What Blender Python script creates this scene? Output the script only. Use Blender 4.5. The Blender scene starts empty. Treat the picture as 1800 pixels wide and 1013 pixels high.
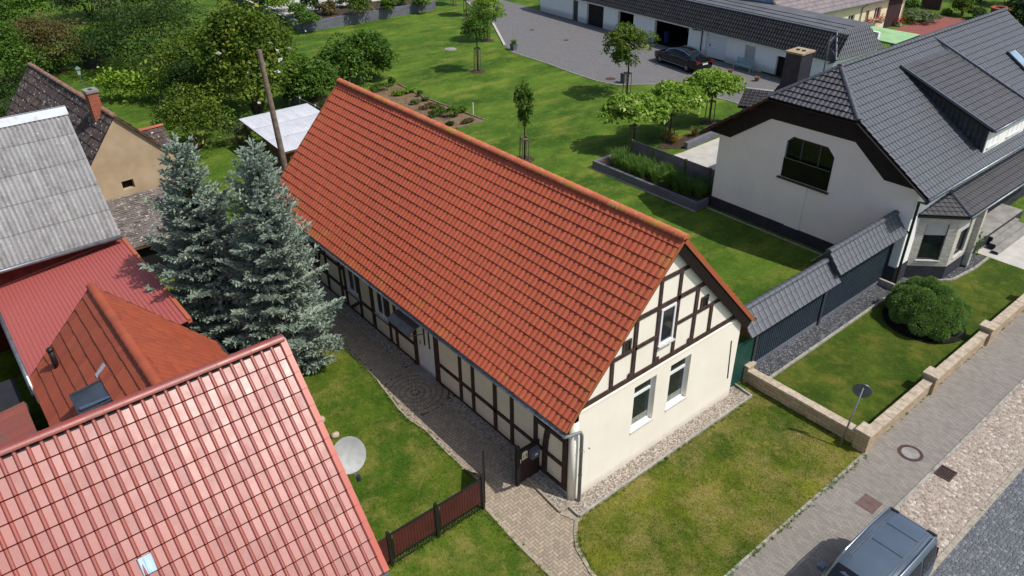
import bpy, bmesh, math, random
import numpy as np
from mathutils import Vector, Matrix
SC = bpy.context.scene
COL = SC.collection
# ------------------------------------------------------------------ camera, sky, sun, exposure
CAM_C = (-11.80178798, 11.90409294, 18.35255885)
CAM_R = ((-0.63560079, -0.77193369, -0.01140283),
         (0.40112702, -0.34283097, 0.84944926),
         (0.65962774, -0.53533663, -0.52754709))
CAM_F = 1324.139            # focal length in pixels of an 1800 px wide picture
cam = bpy.data.cameras.new('camera')
cam.sensor_width = 36.0
cam.lens = CAM_F / 1800.0 * 36.0
cam.clip_start = 0.5
cam.clip_end = 3000
co = bpy.data.objects.new('camera', cam)
COL.objects.link(co)
r_, u_, f_ = [Vector(v) for v in CAM_R]
co.matrix_world = Matrix(((r_.x, u_.x, -f_.x, CAM_C[0]), (r_.y, u_.y, -f_.y, CAM_C[1]),
                          (r_.z, u_.z, -f_.z, CAM_C[2]), (0, 0, 0, 1)))
SC.camera = co
SUN_D = Vector((0.60, 0.36, -1.0)).normalized()     # the way the light travels
SUN_EL = math.asin(-SUN_D.z)
SUN_AZ = math.atan2(-SUN_D.x, -SUN_D.y)
world = bpy.data.worlds.new("World")
SC.world = world
world.use_nodes = True
wn = world.node_tree
bgn = wn.nodes['Background']
sky = wn.nodes.new('ShaderNodeTexSky')
sky.sky_type = 'NISHITA'
sky.sun_disc = False
sky.sun_elevation = SUN_EL
sky.sun_rotation = SUN_AZ
sky.dust_density = 2.0
sky.ozone_density = 1.0
wn.links.new(sky.outputs[0], bgn.inputs[0])
bgn.inputs[1].default_value = 0.115
sl = bpy.data.lights.new('sun', 'SUN')
sl.energy = 3.6
sl.angle = math.radians(0.55)
sl.color = (1.0, 0.95, 0.87)
so = bpy.data.objects.new('sun', sl)
COL.objects.link(so)
so.rotation_euler = (-SUN_D).to_track_quat('Z', 'Y').to_euler()
so.location = (0, 0, 60)
SC.view_settings.view_transform = 'Standard'
SC.view_settings.look = 'None'
SC.view_settings.gamma = 1.0
SC.view_settings.exposure = 0.06
SC.render.engine = 'CYCLES'
SC.cycles.max_bounces = 6
SC.render.resolution_x = 1024
SC.render.resolution_y = 576

# ------------------------------------------------------------------ terrain and small helpers
def gz(x):
    t = min(1.0, max(0.0, (x + 0.6) / 3.6))
    return 0.35 * t * t * (3 - 2 * t)
KNOTS = [-0.6 + 0.3 * i for i in range(13)]

def at(px, py, z=None):
    """ground point seen at a pixel of the 1800 px photograph"""
    a, b = (px - 900) / CAM_F, -(py - 506.5) / CAM_F
    d = r_ * a + u_ * b + f_
    zz = 0.35 if z is None else z
    for _ in range(12):
        t = (zz - CAM_C[2]) / d.z
        P = Vector(CAM_C) + d * t
        if z is not None:
            break
        zz = gz(P.x)
    return P
def ppm(P):
    return CAM_F / (Vector(P) - Vector(CAM_C)).dot(f_)

RNG = np.random.default_rng(7)
random.seed(7)

def S(r, g, b, k=1.0):
    def c(v):
        v /= 255.0
        return (v / 12.92 if v <= 0.04045 else ((v + 0.055) / 1.055) ** 2.4) * k
    return (c(r), c(g), c(b), 1.0)

# ------------------------------------------------------------------ materials
class NT:
    def __init__(s, name):
        s.m = bpy.data.materials.new(name)
        s.m.use_nodes = True
        s.t = s.m.node_tree
        s.b = s.t.nodes['Principled BSDF']
        s.tc = None
    def n(s, kind, props=None, **inp):
        nd = s.t.nodes.new('ShaderNode' + kind)
        for k, v in (props or {}).items():
            setattr(nd, k, v)
        for k, v in inp.items():
            s.set(nd.inputs[int(k[1:]) if k[0] == 'i' and k[1:].isdigit() else k.replace('_', ' ')], v)
        return nd
    def set(s, sock, v):
        if isinstance(v, bpy.types.NodeSocket):
            s.t.links.new(v, sock)
        else:
            sock.default_value = v
    def co(s):
        if s.tc is None:
            s.tc = s.n('TexCoord')
        return s.tc.outputs['Object']
    def mapped(s, scale=(1, 1, 1), rot=(0, 0, 0), loc=(0, 0, 0)):
        m = s.n('Mapping')
        s.set(m.inputs['Vector'], s.co())
        m.inputs['Scale'].default_value = scale
        m.inputs['Rotation'].default_value = rot
        m.inputs['Location'].default_value = loc
        return m.outputs[0]
    def noise(s, scale, detail=4.0, rough=0.55, vec=None):
        nd = s.n('TexNoise')
        s.set(nd.inputs['Vector'], vec if vec is not None else s.co())
        nd.inputs['Scale'].default_value = scale
        nd.inputs['Detail'].default_value = detail
        nd.inputs['Roughness'].default_value = rough
        return nd.outputs['Fac']
    def ramp(s, fac, a, b):
        nd = s.n('MapRange')
        s.set(nd.inputs['Value'], fac)
        nd.inputs['From Min'].default_value = a
        nd.inputs['From Max'].default_value = b
        return nd.outputs['Result']
    def mix(s, fac, a, b, mode='MIX'):
        nd = s.n('MixRGB', {'blend_type': mode})
        s.set(nd.inputs[0], fac)
        s.set(nd.inputs[1], a)
        s.set(nd.inputs[2], b)
        return nd.outputs[0]
    def math(s, op, a, b=0.0):
        nd = s.n('Math', {'operation': op})
        s.set(nd.inputs[0], a)
        s.set(nd.inputs[1], b)
        return nd.outputs[0]
    def attr(s, name):
        nd = s.n('Attribute')
        nd.attribute_name = name
        return nd.outputs['Fac']
    def bump(s, h, strength=0.4, dist=0.02):
        nd = s.n('Bump')
        s.set(nd.inputs['Height'], h)
        nd.inputs['Strength'].default_value = strength
        nd.inputs['Distance'].default_value = dist
        s.t.links.new(nd.outputs[0], s.b.inputs['Normal'])
    def done(s, color, rough=0.8, spec=0.4, metal=0.0, **kw):
        s.set(s.b.inputs['Base Color'], color)
        s.set(s.b.inputs['Roughness'], rough)
        s.set(s.b.inputs['Specular IOR Level'], spec)
        s.set(s.b.inputs['Metallic'], metal)
        for k, v in kw.items():
            s.set(s.b.inputs[k.replace('_', ' ')], v)
        return s.m

def plain(name, c, c2=None, scale=3.0, rough=0.7, spec=0.4, metal=0.0, bump=0.0, bscale=30.0, lo=0.35, hi=0.65, **kw):
    t = NT(name)
    col = c
    if c2 is not None:
        col = t.mix(t.ramp(t.noise(scale, 6.0), lo, hi), c, c2)
    if bump:
        t.bump(t.noise(bscale, 4.0), bump, 0.01)
    return t.done(col, rough, spec, metal, **kw)

def tile_mat(name, c1, c2, stain=None, stain_scale=1.2, lo=0.5, hi=0.75, rough=0.6, spec=0.4, speck=None, sp_lo=0.62, sp_hi=0.68, sp_scale=9.0, coat=0.0, rv=0.5, edge=None, ior=None, streak=None, jd=0.85):
    t = NT(name)
    r0 = t.attr('rnd')
    r = t.math('MAXIMUM', r0, 0.0)
    col = t.mix(r, c1, c2)
    big = t.ramp(t.noise(0.35, 5.0), 0.3, 0.7)
    col = t.mix(t.math('MULTIPLY', big, 0.22), col, c2)
    fine = t.ramp(t.noise(14.0, 5.0), 0.35, 0.7)
    col = t.mix(t.math('MULTIPLY', fine, 0.22), col, tuple(v * 0.45 for v in c1[:3]) + (1,))
    if stain is not None:
        st = t.ramp(t.noise(stain_scale, 7.0, 0.65), lo, hi)
        if edge is not None:
            st = t.math('MULTIPLY', t.math('MAXIMUM', st, 0.0), t.math('ADD', t.math('MULTIPLY', t.attr('edge'), 1.0), edge))
        st = t.math('MINIMUM', st, 0.9)
        col = t.mix(st, col, stain)
    if streak is not None:
        col = t.mix(t.math('MULTIPLY', t.ramp(t.noise(1.0, 5.0, 0.6, t.mapped(streak)), 0.4, 0.7), 0.55), col, tuple(v * 0.5 for v in c1[:3]) + (1,))
    if speck is not None:
        col = t.mix(t.ramp(t.noise(sp_scale, 3.0, 0.6), sp_lo, sp_hi), col, speck)
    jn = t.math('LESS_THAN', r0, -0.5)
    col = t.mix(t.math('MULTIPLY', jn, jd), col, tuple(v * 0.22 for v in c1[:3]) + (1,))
    rg = t.math('ADD', t.math('MULTIPLY', t.noise(3.0, 4.0), 0.25), rough - 0.12)
    rg = t.math('ADD', rg, t.math('MULTIPLY', r, 0.10))
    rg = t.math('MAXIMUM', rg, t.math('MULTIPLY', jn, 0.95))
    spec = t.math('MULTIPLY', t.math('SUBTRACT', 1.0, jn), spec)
    t.bump(t.noise(60.0, 3.0), 0.12, 0.01)
    kw = dict(Coat_Weight=coat, Coat_Roughness=0.25) if coat else {}
    if ior: kw['IOR'] = ior
    return t.done(col, rg, spec, 0.0, **kw)

def grass_mat(name, a, b, dry, dry_lo=0.5, dry_hi=0.7, patch=0.25, dirt=None, dirt_lo=0.68, dirt_hi=0.74, stretch=(1, 1, 1)):
    t = NT(name)
    v = t.mapped(stretch)
    p1 = t.ramp(t.noise(patch, 6.0, 0.6, v), 0.36, 0.62)
    p2 = t.ramp(t.noise(patch * 4.5, 6.0, 0.65, v), 0.34, 0.66)
    col = t.mix(p1, a, b)
    col = t.mix(t.math('MULTIPLY', p2, 0.55), col, tuple(q * 0.58 for q in a[:3]) + (1,))
    d = t.ramp(t.noise(patch * 2.6, 8.0, 0.72, t.mapped(stretch, loc=(13, 7, 0))), dry_lo, dry_hi)
    col = t.mix(t.math('MULTIPLY', d, 0.8), col, dry)
    d2 = t.ramp(t.noise(2.6, 6.0, 0.7, t.mapped(loc=(5, 9, 0))), 0.52, 0.72)
    col = t.mix(t.math('MULTIPLY', d2, 0.45), col, dry)
    if dirt is not None:
        dd = t.ramp(t.noise(0.9, 6.0, 0.7, t.mapped(loc=(3, 31, 0))), dirt_lo, dirt_hi)
        col = t.mix(t.math('MULTIPLY', dd, 0.85), col, dirt)
    m1 = t.ramp(t.noise(9.0, 6.0, 0.7), 0.28, 0.72)
    m2 = t.ramp(t.noise(42.0, 5.0, 0.8), 0.25, 0.75)
    g = t.math('ADD', t.math('MULTIPLY', m1, 0.55), t.math('MULTIPLY', m2, 0.75))
    g = t.math('ADD', g, 0.38)
    cx = t.n('CombineXYZ'); t.set(cx.inputs[0], g); t.set(cx.inputs[1], g); t.set(cx.inputs[2], g)
    col = t.mix(1.0, col, cx.outputs[0], 'MULTIPLY')
    fl = t.ramp(t.noise(19.0, 2.0, 0.5, t.mapped(loc=(1, 2, 0))), 0.765, 0.775)
    col = t.mix(t.math('MULTIPLY', fl, 0.7), col, S(214, 206, 120))
    t.bump(t.noise(45.0, 6.0, 0.8), 0.9, 0.05)
    return t.done(col, 0.9, 0.15)

def blade_mat(name, a, b, dry, dry_lo, dry_hi, patch, k=1.25):
    """grass blades that follow the patches of the lawn they grow in"""
    t = NT(name)
    r = t.attr('rnd')
    col = t.mix(t.ramp(t.noise(patch, 6.0, 0.6), 0.36, 0.62), a, b)
    p2 = t.ramp(t.noise(patch * 4.5, 6.0, 0.65), 0.34, 0.66)
    col = t.mix(t.math('MULTIPLY', p2, 0.5), col, tuple(q * 0.6 for q in a[:3]) + (1,))
    d = t.ramp(t.noise(patch * 2.6, 8.0, 0.72, t.mapped(loc=(13, 7, 0))), dry_lo, dry_hi)
    col = t.mix(t.math('MULTIPLY', d, 0.8), col, dry)
    g = t.math('ADD', t.math('MULTIPLY', r, 0.9), 0.62)
    g = t.math('MULTIPLY', g, k)
    cx = t.n('CombineXYZ'); t.set(cx.inputs[0], g); t.set(cx.inputs[1], g); t.set(cx.inputs[2], g)
    col = t.mix(1.0, col, cx.outputs[0], 'MULTIPLY')
    m = t.done(col, 0.7, 0.2)
    tr = t.n('BsdfTranslucent'); t.set(tr.inputs[0], col)
    mx = t.n('MixShader'); mx.inputs[0].default_value = 0.3
    t.t.links.new(t.b.outputs[0], mx.inputs[1]); t.t.links.new(tr.outputs[0], mx.inputs[2])
    t.t.links.new(mx.outputs[0], t.t.nodes['Material Output'].inputs[0])
    return m

def plaster_mat(name, a, b, z0=0.0, zh=0.5, dirt=(0.36, 0.33, 0.28, 1), streak=0.25):
    """render with splash dirt near the ground and faint run-off streaks"""
    t = NT(name)
    col = t.mix(t.ramp(t.noise(0.9, 6.0), 0.35, 0.65), a, b)
    sx = t.n('SeparateXYZ'); t.set(sx.inputs[0], t.co())
    h = t.math('ADD', sx.outputs[2], t.math('MULTIPLY', t.noise(3.0, 6.0, 0.7), -0.55 * zh * 2))
    k = t.ramp(h, z0 + zh * 0.45, z0 - zh * 0.5)
    col = t.mix(t.math('MULTIPLY', k, 0.55), col, dirt)
    st = t.ramp(t.noise(1.0, 5.0, 0.6, t.mapped((5, 5, .28))), 0.52, 0.78)
    col = t.mix(t.math('MULTIPLY', st, streak), col, tuple(q * 0.72 for q in b[:3]) + (1,))
    t.bump(t.noise(70.0, 3.0), 0.15, 0.01)
    return t.done(col, 0.92, 0.15)

def leaf_mat(name, a, b, tip=None, rough=0.6, trans=0.25):
    t = NT(name)
    r = t.attr('rnd')
    col = t.mix(r, a, b)
    if tip is not None:
        col = t.mix(t.ramp(r, 0.72, 0.95), col, tip)
    n2 = t.ramp(t.noise(1.4, 3.0), 0.35, 0.65)
    col = t.mix(t.math('MULTIPLY', n2, 0.4), col, tuple(v * 0.6 for v in a[:3]) + (1,))
    m = t.done(col, rough, 0.3)
    if trans:
        tr = t.n('BsdfTranslucent')
        t.set(tr.inputs[0], t.mix(0.35, col, (0.20, 0.28, 0.02, 1)))
        mx = t.n('MixShader')
        mx.inputs[0].default_value = trans
        t.t.links.new(t.b.outputs[0], mx.inputs[1])
        t.t.links.new(tr.outputs[0], mx.inputs[2])
        t.t.links.new(mx.outputs[0], t.t.nodes['Material Output'].inputs[0])
    return m

def stone_mat(name, cols, scale, mortar, jitter=1.0, edge=0.06, rough=0.85, vec_scale=(1, 1, 1), bump=0.6, rot=0.0, rv=0.3):
    """irregular set stones or gravel: voronoi cells, each with its own shade"""
    t = NT(name)
    v = t.mapped(vec_scale, (0, 0, rot))
    vo = t.n('TexVoronoi', {'feature': 'F1'})
    t.set(vo.inputs['Vector'], v); vo.inputs['Scale'].default_value = scale; vo.inputs['Randomness'].default_value = jitter
    ve = t.n('TexVoronoi', {'feature': 'DISTANCE_TO_EDGE'})
    t.set(ve.inputs['Vector'], v); ve.inputs['Scale'].default_value = scale; ve.inputs['Randomness'].default_value = jitter
    cr = t.n('ValToRGB')
    cr.color_ramp.interpolation = 'CONSTANT'
    sep = t.n('SeparateColor')
    t.set(sep.inputs[0], vo.outputs['Color'])
    t.set(cr.inputs[0], sep.outputs[0])
    el = cr.color_ramp.elements
    el[0].color = cols[0]; el[0].position = 0
    el[1].color = cols[1]; el[1].position = 1.0 / len(cols)
    for i, c in enumerate(cols[2:]):
        e = el.new((i + 2) / len(cols)); e.color = c
    col = t.mix(t.math('MULTIPLY', t.noise(scale * 2.5, 5.0), rv), cr.outputs[0], mortar)
    big = t.ramp(t.noise(0.6, 5.0, 0.6), 0.35, 0.7)
    col = t.mix(t.math('MULTIPLY', big, 0.3), col, mortar)
    e = t.ramp(ve.outputs['Distance'], 0.0, edge)
    col = t.mix(e, mortar, col)
    t.bump(t.ramp(ve.outputs['Distance'], 0.0, edge * 3), bump, 0.03)
    return t.done(col, rough, 0.3)

def brick_mat(name, a, b, mortar, w, h, gap=0.008, rot=0.0, rough=0.85, offset=0.5, bump=0.4, vertical=False, dirt=None):
    t = NT(name)
    if vertical:
        sx = t.n('SeparateXYZ'); t.set(sx.inputs[0], t.co())
        cx = t.n('CombineXYZ')
        t.set(cx.inputs[0], t.math('ADD', sx.outputs[0], sx.outputs[1])); t.set(cx.inputs[1], sx.outputs[2])
        v = cx.outputs[0]
    else:
        v = t.mapped((1, 1, 1), (0, 0, rot))
    br = t.n('TexBrick')
    t.set(br.inputs['Vector'], v)
    br.offset = offset
    br.inputs['Color1'].default_value = a
    br.inputs['Color2'].default_value = b
    br.inputs['Mortar'].default_value = mortar
    br.inputs['Scale'].default_value = 1.0
    br.inputs['Mortar Size'].default_value = gap
    br.inputs['Brick Width'].default_value = w
    br.inputs['Row Height'].default_value = h
    col = br.outputs['Color']
    n1 = t.ramp(t.noise(0.8, 6.0, 0.65), 0.3, 0.7)
    col = t.mix(t.math('MULTIPLY', n1, 0.3), col, dirt or tuple(v * 0.6 for v in a[:3]) + (1,))
    col = t.mix(t.math('MULTIPLY', t.ramp(t.noise(30, 4), 0.3, 0.7), 0.25), col, tuple(v * 0.5 for v in a[:3]) + (1,))
    t.bump(br.outputs['Fac'], -bump, 0.01)
    return t.done(col, rough, 0.3)

M = {}
def glass(name='glass', c=(0.012, 0.016, 0.018, 1), spec=0.6):
    t = NT(name)
    return t.done(t.mix(t.ramp(t.noise(1.5, 3), 0.3, 0.7), c, tuple(v * 2.0 for v in c[:3]) + (1,)), 0.06, spec)

# ------------------------------------------------------------------ mesh helpers
class MB:
    def __init__(s):
        s.v = []; s.f = []
    def add(s, vs, fs):
        o = len(s.v)
        s.v += [tuple(v) for v in vs]
        s.f += [tuple(i + o for i in f) for f in fs]
        return s
    def quad(s, *p):
        return s.add(p, [tuple(range(len(p)))])
    def box(s, x0, x1, y0, y1, z0, z1):
        vs = [(x, y, z) for z in (z0, z1) for y in (y0, y1) for x in (x0, x1)]
        return s.add(vs, [(0, 2, 3, 1), (4, 5, 7, 6), (0, 1, 5, 4), (2, 6, 7, 3), (0, 4, 6, 2), (1, 3, 7, 5)])
    def obox(s, c, U, V, N, a, b, n0, n1=None):
        """box with half sizes a, b along U, V and from n0 to n1 along N"""
        c, U, V, N = Vector(c), Vector(U), Vector(V), Vector(N)
        if n1 is None:
            n0, n1 = -n0, n0
        vs = [c + U * i + V * j + N * k for k in (n0, n1) for j in (-b, b) for i in (-a, a)]
        return s.add(vs, [(0, 2, 3, 1), (4, 5, 7, 6), (0, 1, 5, 4), (2, 6, 7, 3), (0, 4, 6, 2), (1, 3, 7, 5)])
    def bar(s, p, q, w, d, N=(0, 0, 1)):
        """a squared bar from p to q, w across, d along N"""
        p, q, N = Vector(p), Vector(q), Vector(N)
        D = (q - p).normalized()
        W = D.cross(N)
        if W.length < 1e-4:
            W = D.cross(Vector((1, 0, 0)))
        W.normalize()
        H = W.cross(D).normalized()
        vs = [e + W * i * w / 2 + H * j * d / 2 for e in (p, q) for (i, j) in ((-1, -1), (1, -1), (1, 1), (-1, 1))]
        return s.add(vs, [(0, 3, 2, 1), (4, 5, 6, 7), (0, 1, 5, 4), (1, 2, 6, 5), (2, 3, 7, 6), (3, 0, 4, 7)])
    def tube(s, pts, rad, n=8, cap=True):
        pts = [Vector(p) for p in pts]
        if not isinstance(rad, (list, tuple)):
            rad = [rad] * len(pts)
        o = len(s.v)
        ref = None
        for i, p in enumerate(pts):
            D = (pts[min(i + 1, len(pts) - 1)] - pts[max(i - 1, 0)]).normalized()
            if ref is None:
                ref = Vector((1, 0, 0)) if abs(D.x) < 0.8 else Vector((0, 1, 0))
            A = (ref - D * ref.dot(D)).normalized()
            ref = A
            B = D.cross(A)
            for k in range(n):
                t = 2 * math.pi * k / n
                s.v.append(tuple(p + (A * math.cos(t) + B * math.sin(t)) * rad[i]))
        for i in range(len(pts) - 1):
            for k in range(n):
                a = o + i * n + k; b = o + i * n + (k + 1) % n
                s.f.append((a, b, b + n, a + n))
        if cap:
            s.f.append(tuple(o + k for k in reversed(range(n))))
            s.f.append(tuple(o + (len(pts) - 1) * n + k for k in range(n)))
        return s
    def lathe(s, prof, c=(0, 0, 0), axis='z', n=20):
        o = len(s.v)
        for (r, h) in prof:
            for k in range(n):
                t = 2 * math.pi * k / n
                a, b = r * math.cos(t), r * math.sin(t)
                p = (a, b, h) if axis == 'z' else ((h, a, b) if axis == 'x' else (b, h, a))
                s.v.append((p[0] + c[0], p[1] + c[1], p[2] + c[2]))
        for i in range(len(prof) - 1):
            for k in range(n):
                a = o + i * n + k; b = o + i * n + (k + 1) % n
                s.f.append((a, b, b + n, a + n))
        s.f.append(tuple(o + k for k in reversed(range(n))))
        s.f.append(tuple(o + (len(prof) - 1) * n + k for k in range(n)))
        return s
    def prism(s, poly, d):
        """polygon (3D points) extruded by vector d"""
        poly = [Vector(p) for p in poly]; d = Vector(d); n = len(poly)
        vs = poly + [p + d for p in poly]
        fs = [tuple(reversed(range(n))), tuple(range(n, 2 * n))]
        fs += [(i, (i + 1) % n, (i + 1) % n + n, i + n) for i in range(n)]
        return s.add(vs, fs)
    def loft(s, secs, cap=True, close=True):
        n = len(secs[0]); o = len(s.v)
        for sec in secs:
            s.v += [tuple(p) for p in sec]
        m = n if close else n - 1
        for i in range(len(secs) - 1):
            for k in range(m):
                a = o + i * n + k; b = o + i * n + (k + 1) % n
                s.f.append((a, b, b + n, a + n))
        if cap:
            s.f.append(tuple(o + k for k in reversed(range(n))))
            s.f.append(tuple(o + (len(secs) - 1) * n + k for k in range(n)))
        return s
    def build(s, name, m, parent=None, smooth=False, world=True, fix=True, bevel=0.0, auto=None):
        me = bpy.data.meshes.new(name)
        me.from_pydata(s.v, [], s.f)
        return finish(name, me, m, parent, smooth, world, fix, bevel, auto)

def finish(name, me, m, parent=None, smooth=False, world=True, fix=True, bevel=0.0, auto=None):
    if fix:
        bm = bmesh.new(); bm.from_mesh(me)
        bmesh.ops.recalc_face_normals(bm, faces=bm.faces)
        if bevel:
            bmesh.ops.bevel(bm, geom=[e for e in bm.edges if len(e.link_faces) == 2 and e.calc_face_angle(0) > 0.7],
                            offset=bevel, segments=2, affect='EDGES', profile=0.6)
        bm.to_mesh(me); bm.free()
    if smooth:
        me.polygons.foreach_set('use_smooth', [True] * len(me.polygons))
        if auto is not None:
            try:
                me.set_sharp_from_angle(angle=auto)
            except Exception:
                pass
    me.materials.append(m)
    o = bpy.data.objects.new(name, me)
    COL.objects.link(o)
    if parent is not None:
        o.parent = parent
        if world:
            off = Vector((0, 0, 0)); p = parent
            while p is not None:
                off = off + p.location; p = p.parent
            o.location = -off
    return o

def thing(name, label, cat, loc=(0, 0, 0), rz=0.0, group=None):
    o = bpy.data.objects.new(name, None)
    COL.objects.link(o)
    o.empty_display_size = 0.3
    o.location = loc
    o.rotation_euler = (0, 0, rz)
    return tag(o, label, cat, group)
def tag(o, label, cat, group=None):
    o['label'] = label
    o['category'] = cat
    if group:
        o['group'] = group
    return o
def struct(o):
    o['kind'] = 'structure'
    return o
def stuff(o, label=None, cat=None):
    o['kind'] = 'stuff'
    if label:
        o['label'] = label; o['category'] = cat
    return o
def dup(root, loc, rz=0.0, label=None, scale=None):
    r = root.copy(); COL.objects.link(r)
    r.location = loc; r.rotation_euler = (0, 0, rz)
    if scale: r.scale = scale
    if label: r['label'] = label
    def rec(src, dst):
        for ch in list(src.children):
            c = ch.copy(); COL.objects.link(c); c.parent = dst
            rec(ch, c)
    rec(root, r)
    return r

def sheet(name, poly, m, dz=0.0, flat=None):
    """a ground sheet laid over the terrain"""
    bm = bmesh.new()
    vs = [bm.verts.new((p[0], p[1], 0)) for p in poly]
    es = [bm.edges.new((vs[i], vs[(i + 1) % len(vs)])) for i in range(len(vs))]
    bmesh.ops.triangle_fill(bm, use_beauty=True, use_dissolve=False, edges=es)
    if flat is None:
        for k in KNOTS:
            bmesh.ops.bisect_plane(bm, geom=bm.verts[:] + bm.edges[:] + bm.faces[:], plane_co=(k, 0, 0), plane_no=(1, 0, 0))
    for v in bm.verts:
        v.co.z = (gz(v.co.x) if flat is None else flat) + dz
    bmesh.ops.recalc_face_normals(bm, faces=bm.faces)
    if bm.faces and sum(f.normal.z for f in bm.faces) < 0:
        bmesh.ops.reverse_faces(bm, faces=bm.faces)
    me = bpy.data.meshes.new(name); bm.to_mesh(me); bm.free()
    return struct(finish(name, me, m, fix=False))

def wall(name, outer, holes, O, U, V, N, m, parent, depth=0.25, world=True):
    """flat wall with openings: outer and holes are lists of (u, v)"""
    O, U, V, N = Vector(O), Vector(U), Vector(V), Vector(N)
    bm = bmesh.new(); es = []; loops = []
    for loop in [outer] + list(holes):
        vs = [bm.verts.new(O + U * a + V * b) for a, b in loop]
        loops.append(vs)
        es += [bm.edges.new((vs[i], vs[(i + 1) % len(vs)])) for i in range(len(vs))]
    bmesh.ops.triangle_fill(bm, use_beauty=True, use_dissolve=False, edges=es)
    for vs in loops:
        ws = [bm.verts.new(v.co - N * depth) for v in vs]
        for i in range(len(vs)):
            j = (i + 1) % len(vs)
            bm.faces.new((vs[i], vs[j], ws[j], ws[i]))
    me = bpy.data.meshes.new(name); bm.to_mesh(me); bm.free()
    return finish(name, me, m, parent, world=world)
def rect(u0, u1, v0, v1):
    return [(u0, v0), (u1, v0), (u1, v1), (u0, v1)]

def window(parent, c, U, V, N, w, h, fm, gm, bars=0, fw=0.07, sill=None, world=True, transom=None, depth=0.06, name='window'):
    """frame (part) with pane and sill (sub-parts); c is the centre of the frame's front"""
    c, U, V, N = Vector(c), Vector(U), Vector(V), Vector(N)
    b = MB()
    for sgn in (-1, 1):
        b.obox(c + U * sgn * (w / 2 - fw / 2), U, V, N, fw / 2, h / 2, -depth, 0)
        b.obox(c + V * sgn * (h / 2 - fw / 2), U, V, N, w / 2 - fw, fw / 2, -depth, 0)
    for i in range(bars):
        u = -w / 2 + w * (i + 1) / (bars + 1)
        b.obox(c + U * u, U, V, N, fw * 0.5, h / 2 - fw, -depth, 0)
    if transom is not None:
        b.obox(c + V * (h / 2 - transom), U, V, N, w / 2 - fw, fw * 0.6, -depth, -0.003)
    fr = b.build(name, fm, parent, world=world)
    g = MB().obox(c - N * depth * 0.7, U, V, N, w / 2 - fw * 0.9, h / 2 - fw * 0.9, -0.01, 0.0)
    g.build('pane', gm, fr, world=world)
    if sill is not None:
        s = MB().obox(c - V * (h / 2 + 0.02), U, V, N, w / 2 + 0.03, 0.018, -depth, sill)
        s.build('sill', M['sill_metal'] if 'sill_metal' in M else fm, fr, world=world)
    return fr

def tiles(name, O, U, V, lu, lv, tw, cl, prof, step, m, parent, clips=(), rseed=0, stagger=0.0, world=True, jit=0.004, edge_w=0.7, wob=0.0, joint=0.014, smooth=True):
    """roof covering made tile by tile: U along the eave, V up the slope"""
    O, U, V = Vector(O), Vector(U).normalized(), Vector(V).normalized()
    N = U.cross(V)
    rng = np.random.default_rng(rseed + 11)
    nt = max(1, round(lu / tw)); tw = lu / nt
    nc = max(1, round(lv / cl)); cl = lv / nc
    fr = [p[0] for p in prof]; hs = [p[1] for p in prof]
    K = len(prof)
    vs = []; fs = []; rn = []; ed = []
    jm = rng.normal(0, jit, (nc, nt + 2))
    rm = np.clip(rng.normal(0.5, 0.27, (nc, nt + 2)), 0, 1)
    row = None
    O_, U_, V_, N_ = [np.array(a) for a in (O, U, V, N)]
    for k in range(nc):
        off = stagger * tw * (k % 2)
        us = []; ti = []; h = []
        for i in range(-1 if off else 0, nt + (0 if off else 0)):
            for a, b in zip(fr, hs):
                us.append((i + a) * tw + off); ti.append(i + 1); h.append(b)
        us.append(nt * tw if not off else lu); ti.append(nt); h.append(hs[0])
        us = np.clip(np.array(us), 0, lu); h = np.array(h); ti = np.array(ti)
        j0 = jm[k, ti]
        wv = wob * np.sin(us * 0.55 + k * 0.23) if wob else 0
        base = len(vs)
        n = len(us)
        A = O_ + np.outer(us, U_) + V_ * (k * cl) + np.outer(step + h + j0 + wv, N_)
        A0 = O_ + np.outer(us, U_) + V_ * (k * cl - joint) + np.outer(np.full(n, 0.003) + h + wv, N_)
        B = O_ + np.outer(us, U_) + V_ * ((k + 1) * cl + 0.02) + np.outer(h + wv - 0.002, N_)
        vs += A0.tolist() + A.tolist() + B.tolist()
        for q in range(n - 1):
            if us[q + 1] - us[q] < 1e-6:
                continue
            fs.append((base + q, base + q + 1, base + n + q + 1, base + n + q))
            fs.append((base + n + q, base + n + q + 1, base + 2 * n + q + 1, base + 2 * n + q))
            r = rm[k, ti[q]]
            e = max(0.0, 1 - min(us[q], lu - us[q]) / edge_w)
            e = max(e, 0.8 - k * 0.16)
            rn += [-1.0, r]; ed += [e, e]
    me = bpy.data.meshes.new(name)
    me.from_pydata(vs, [], fs)
    a = me.attributes.new('rnd', 'FLOAT', 'FACE'); a.data.foreach_set('value', rn)
    a = me.attributes.new('edge', 'FLOAT', 'FACE'); a.data.foreach_set('value', ed)
    if clips:
        bm = bmesh.new(); bm.from_mesh(me)
        for (a, b, c) in clips:       # keep a*u + b*v <= c
            nrm = U * a + V * b
            L2 = a * a + b * b
            pc = O + (U * a + V * b) * (c / L2)
            bmesh.ops.bisect_plane(bm, geom=bm.verts[:] + bm.edges[:] + bm.faces[:], plane_co=pc, plane_no=nrm, clear_outer=True)
        bm.to_mesh(me); bm.free()
    o = finish(name, me, m, parent, smooth=smooth, world=world, fix=False, auto=0.6 if smooth else None)
    return o

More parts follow.
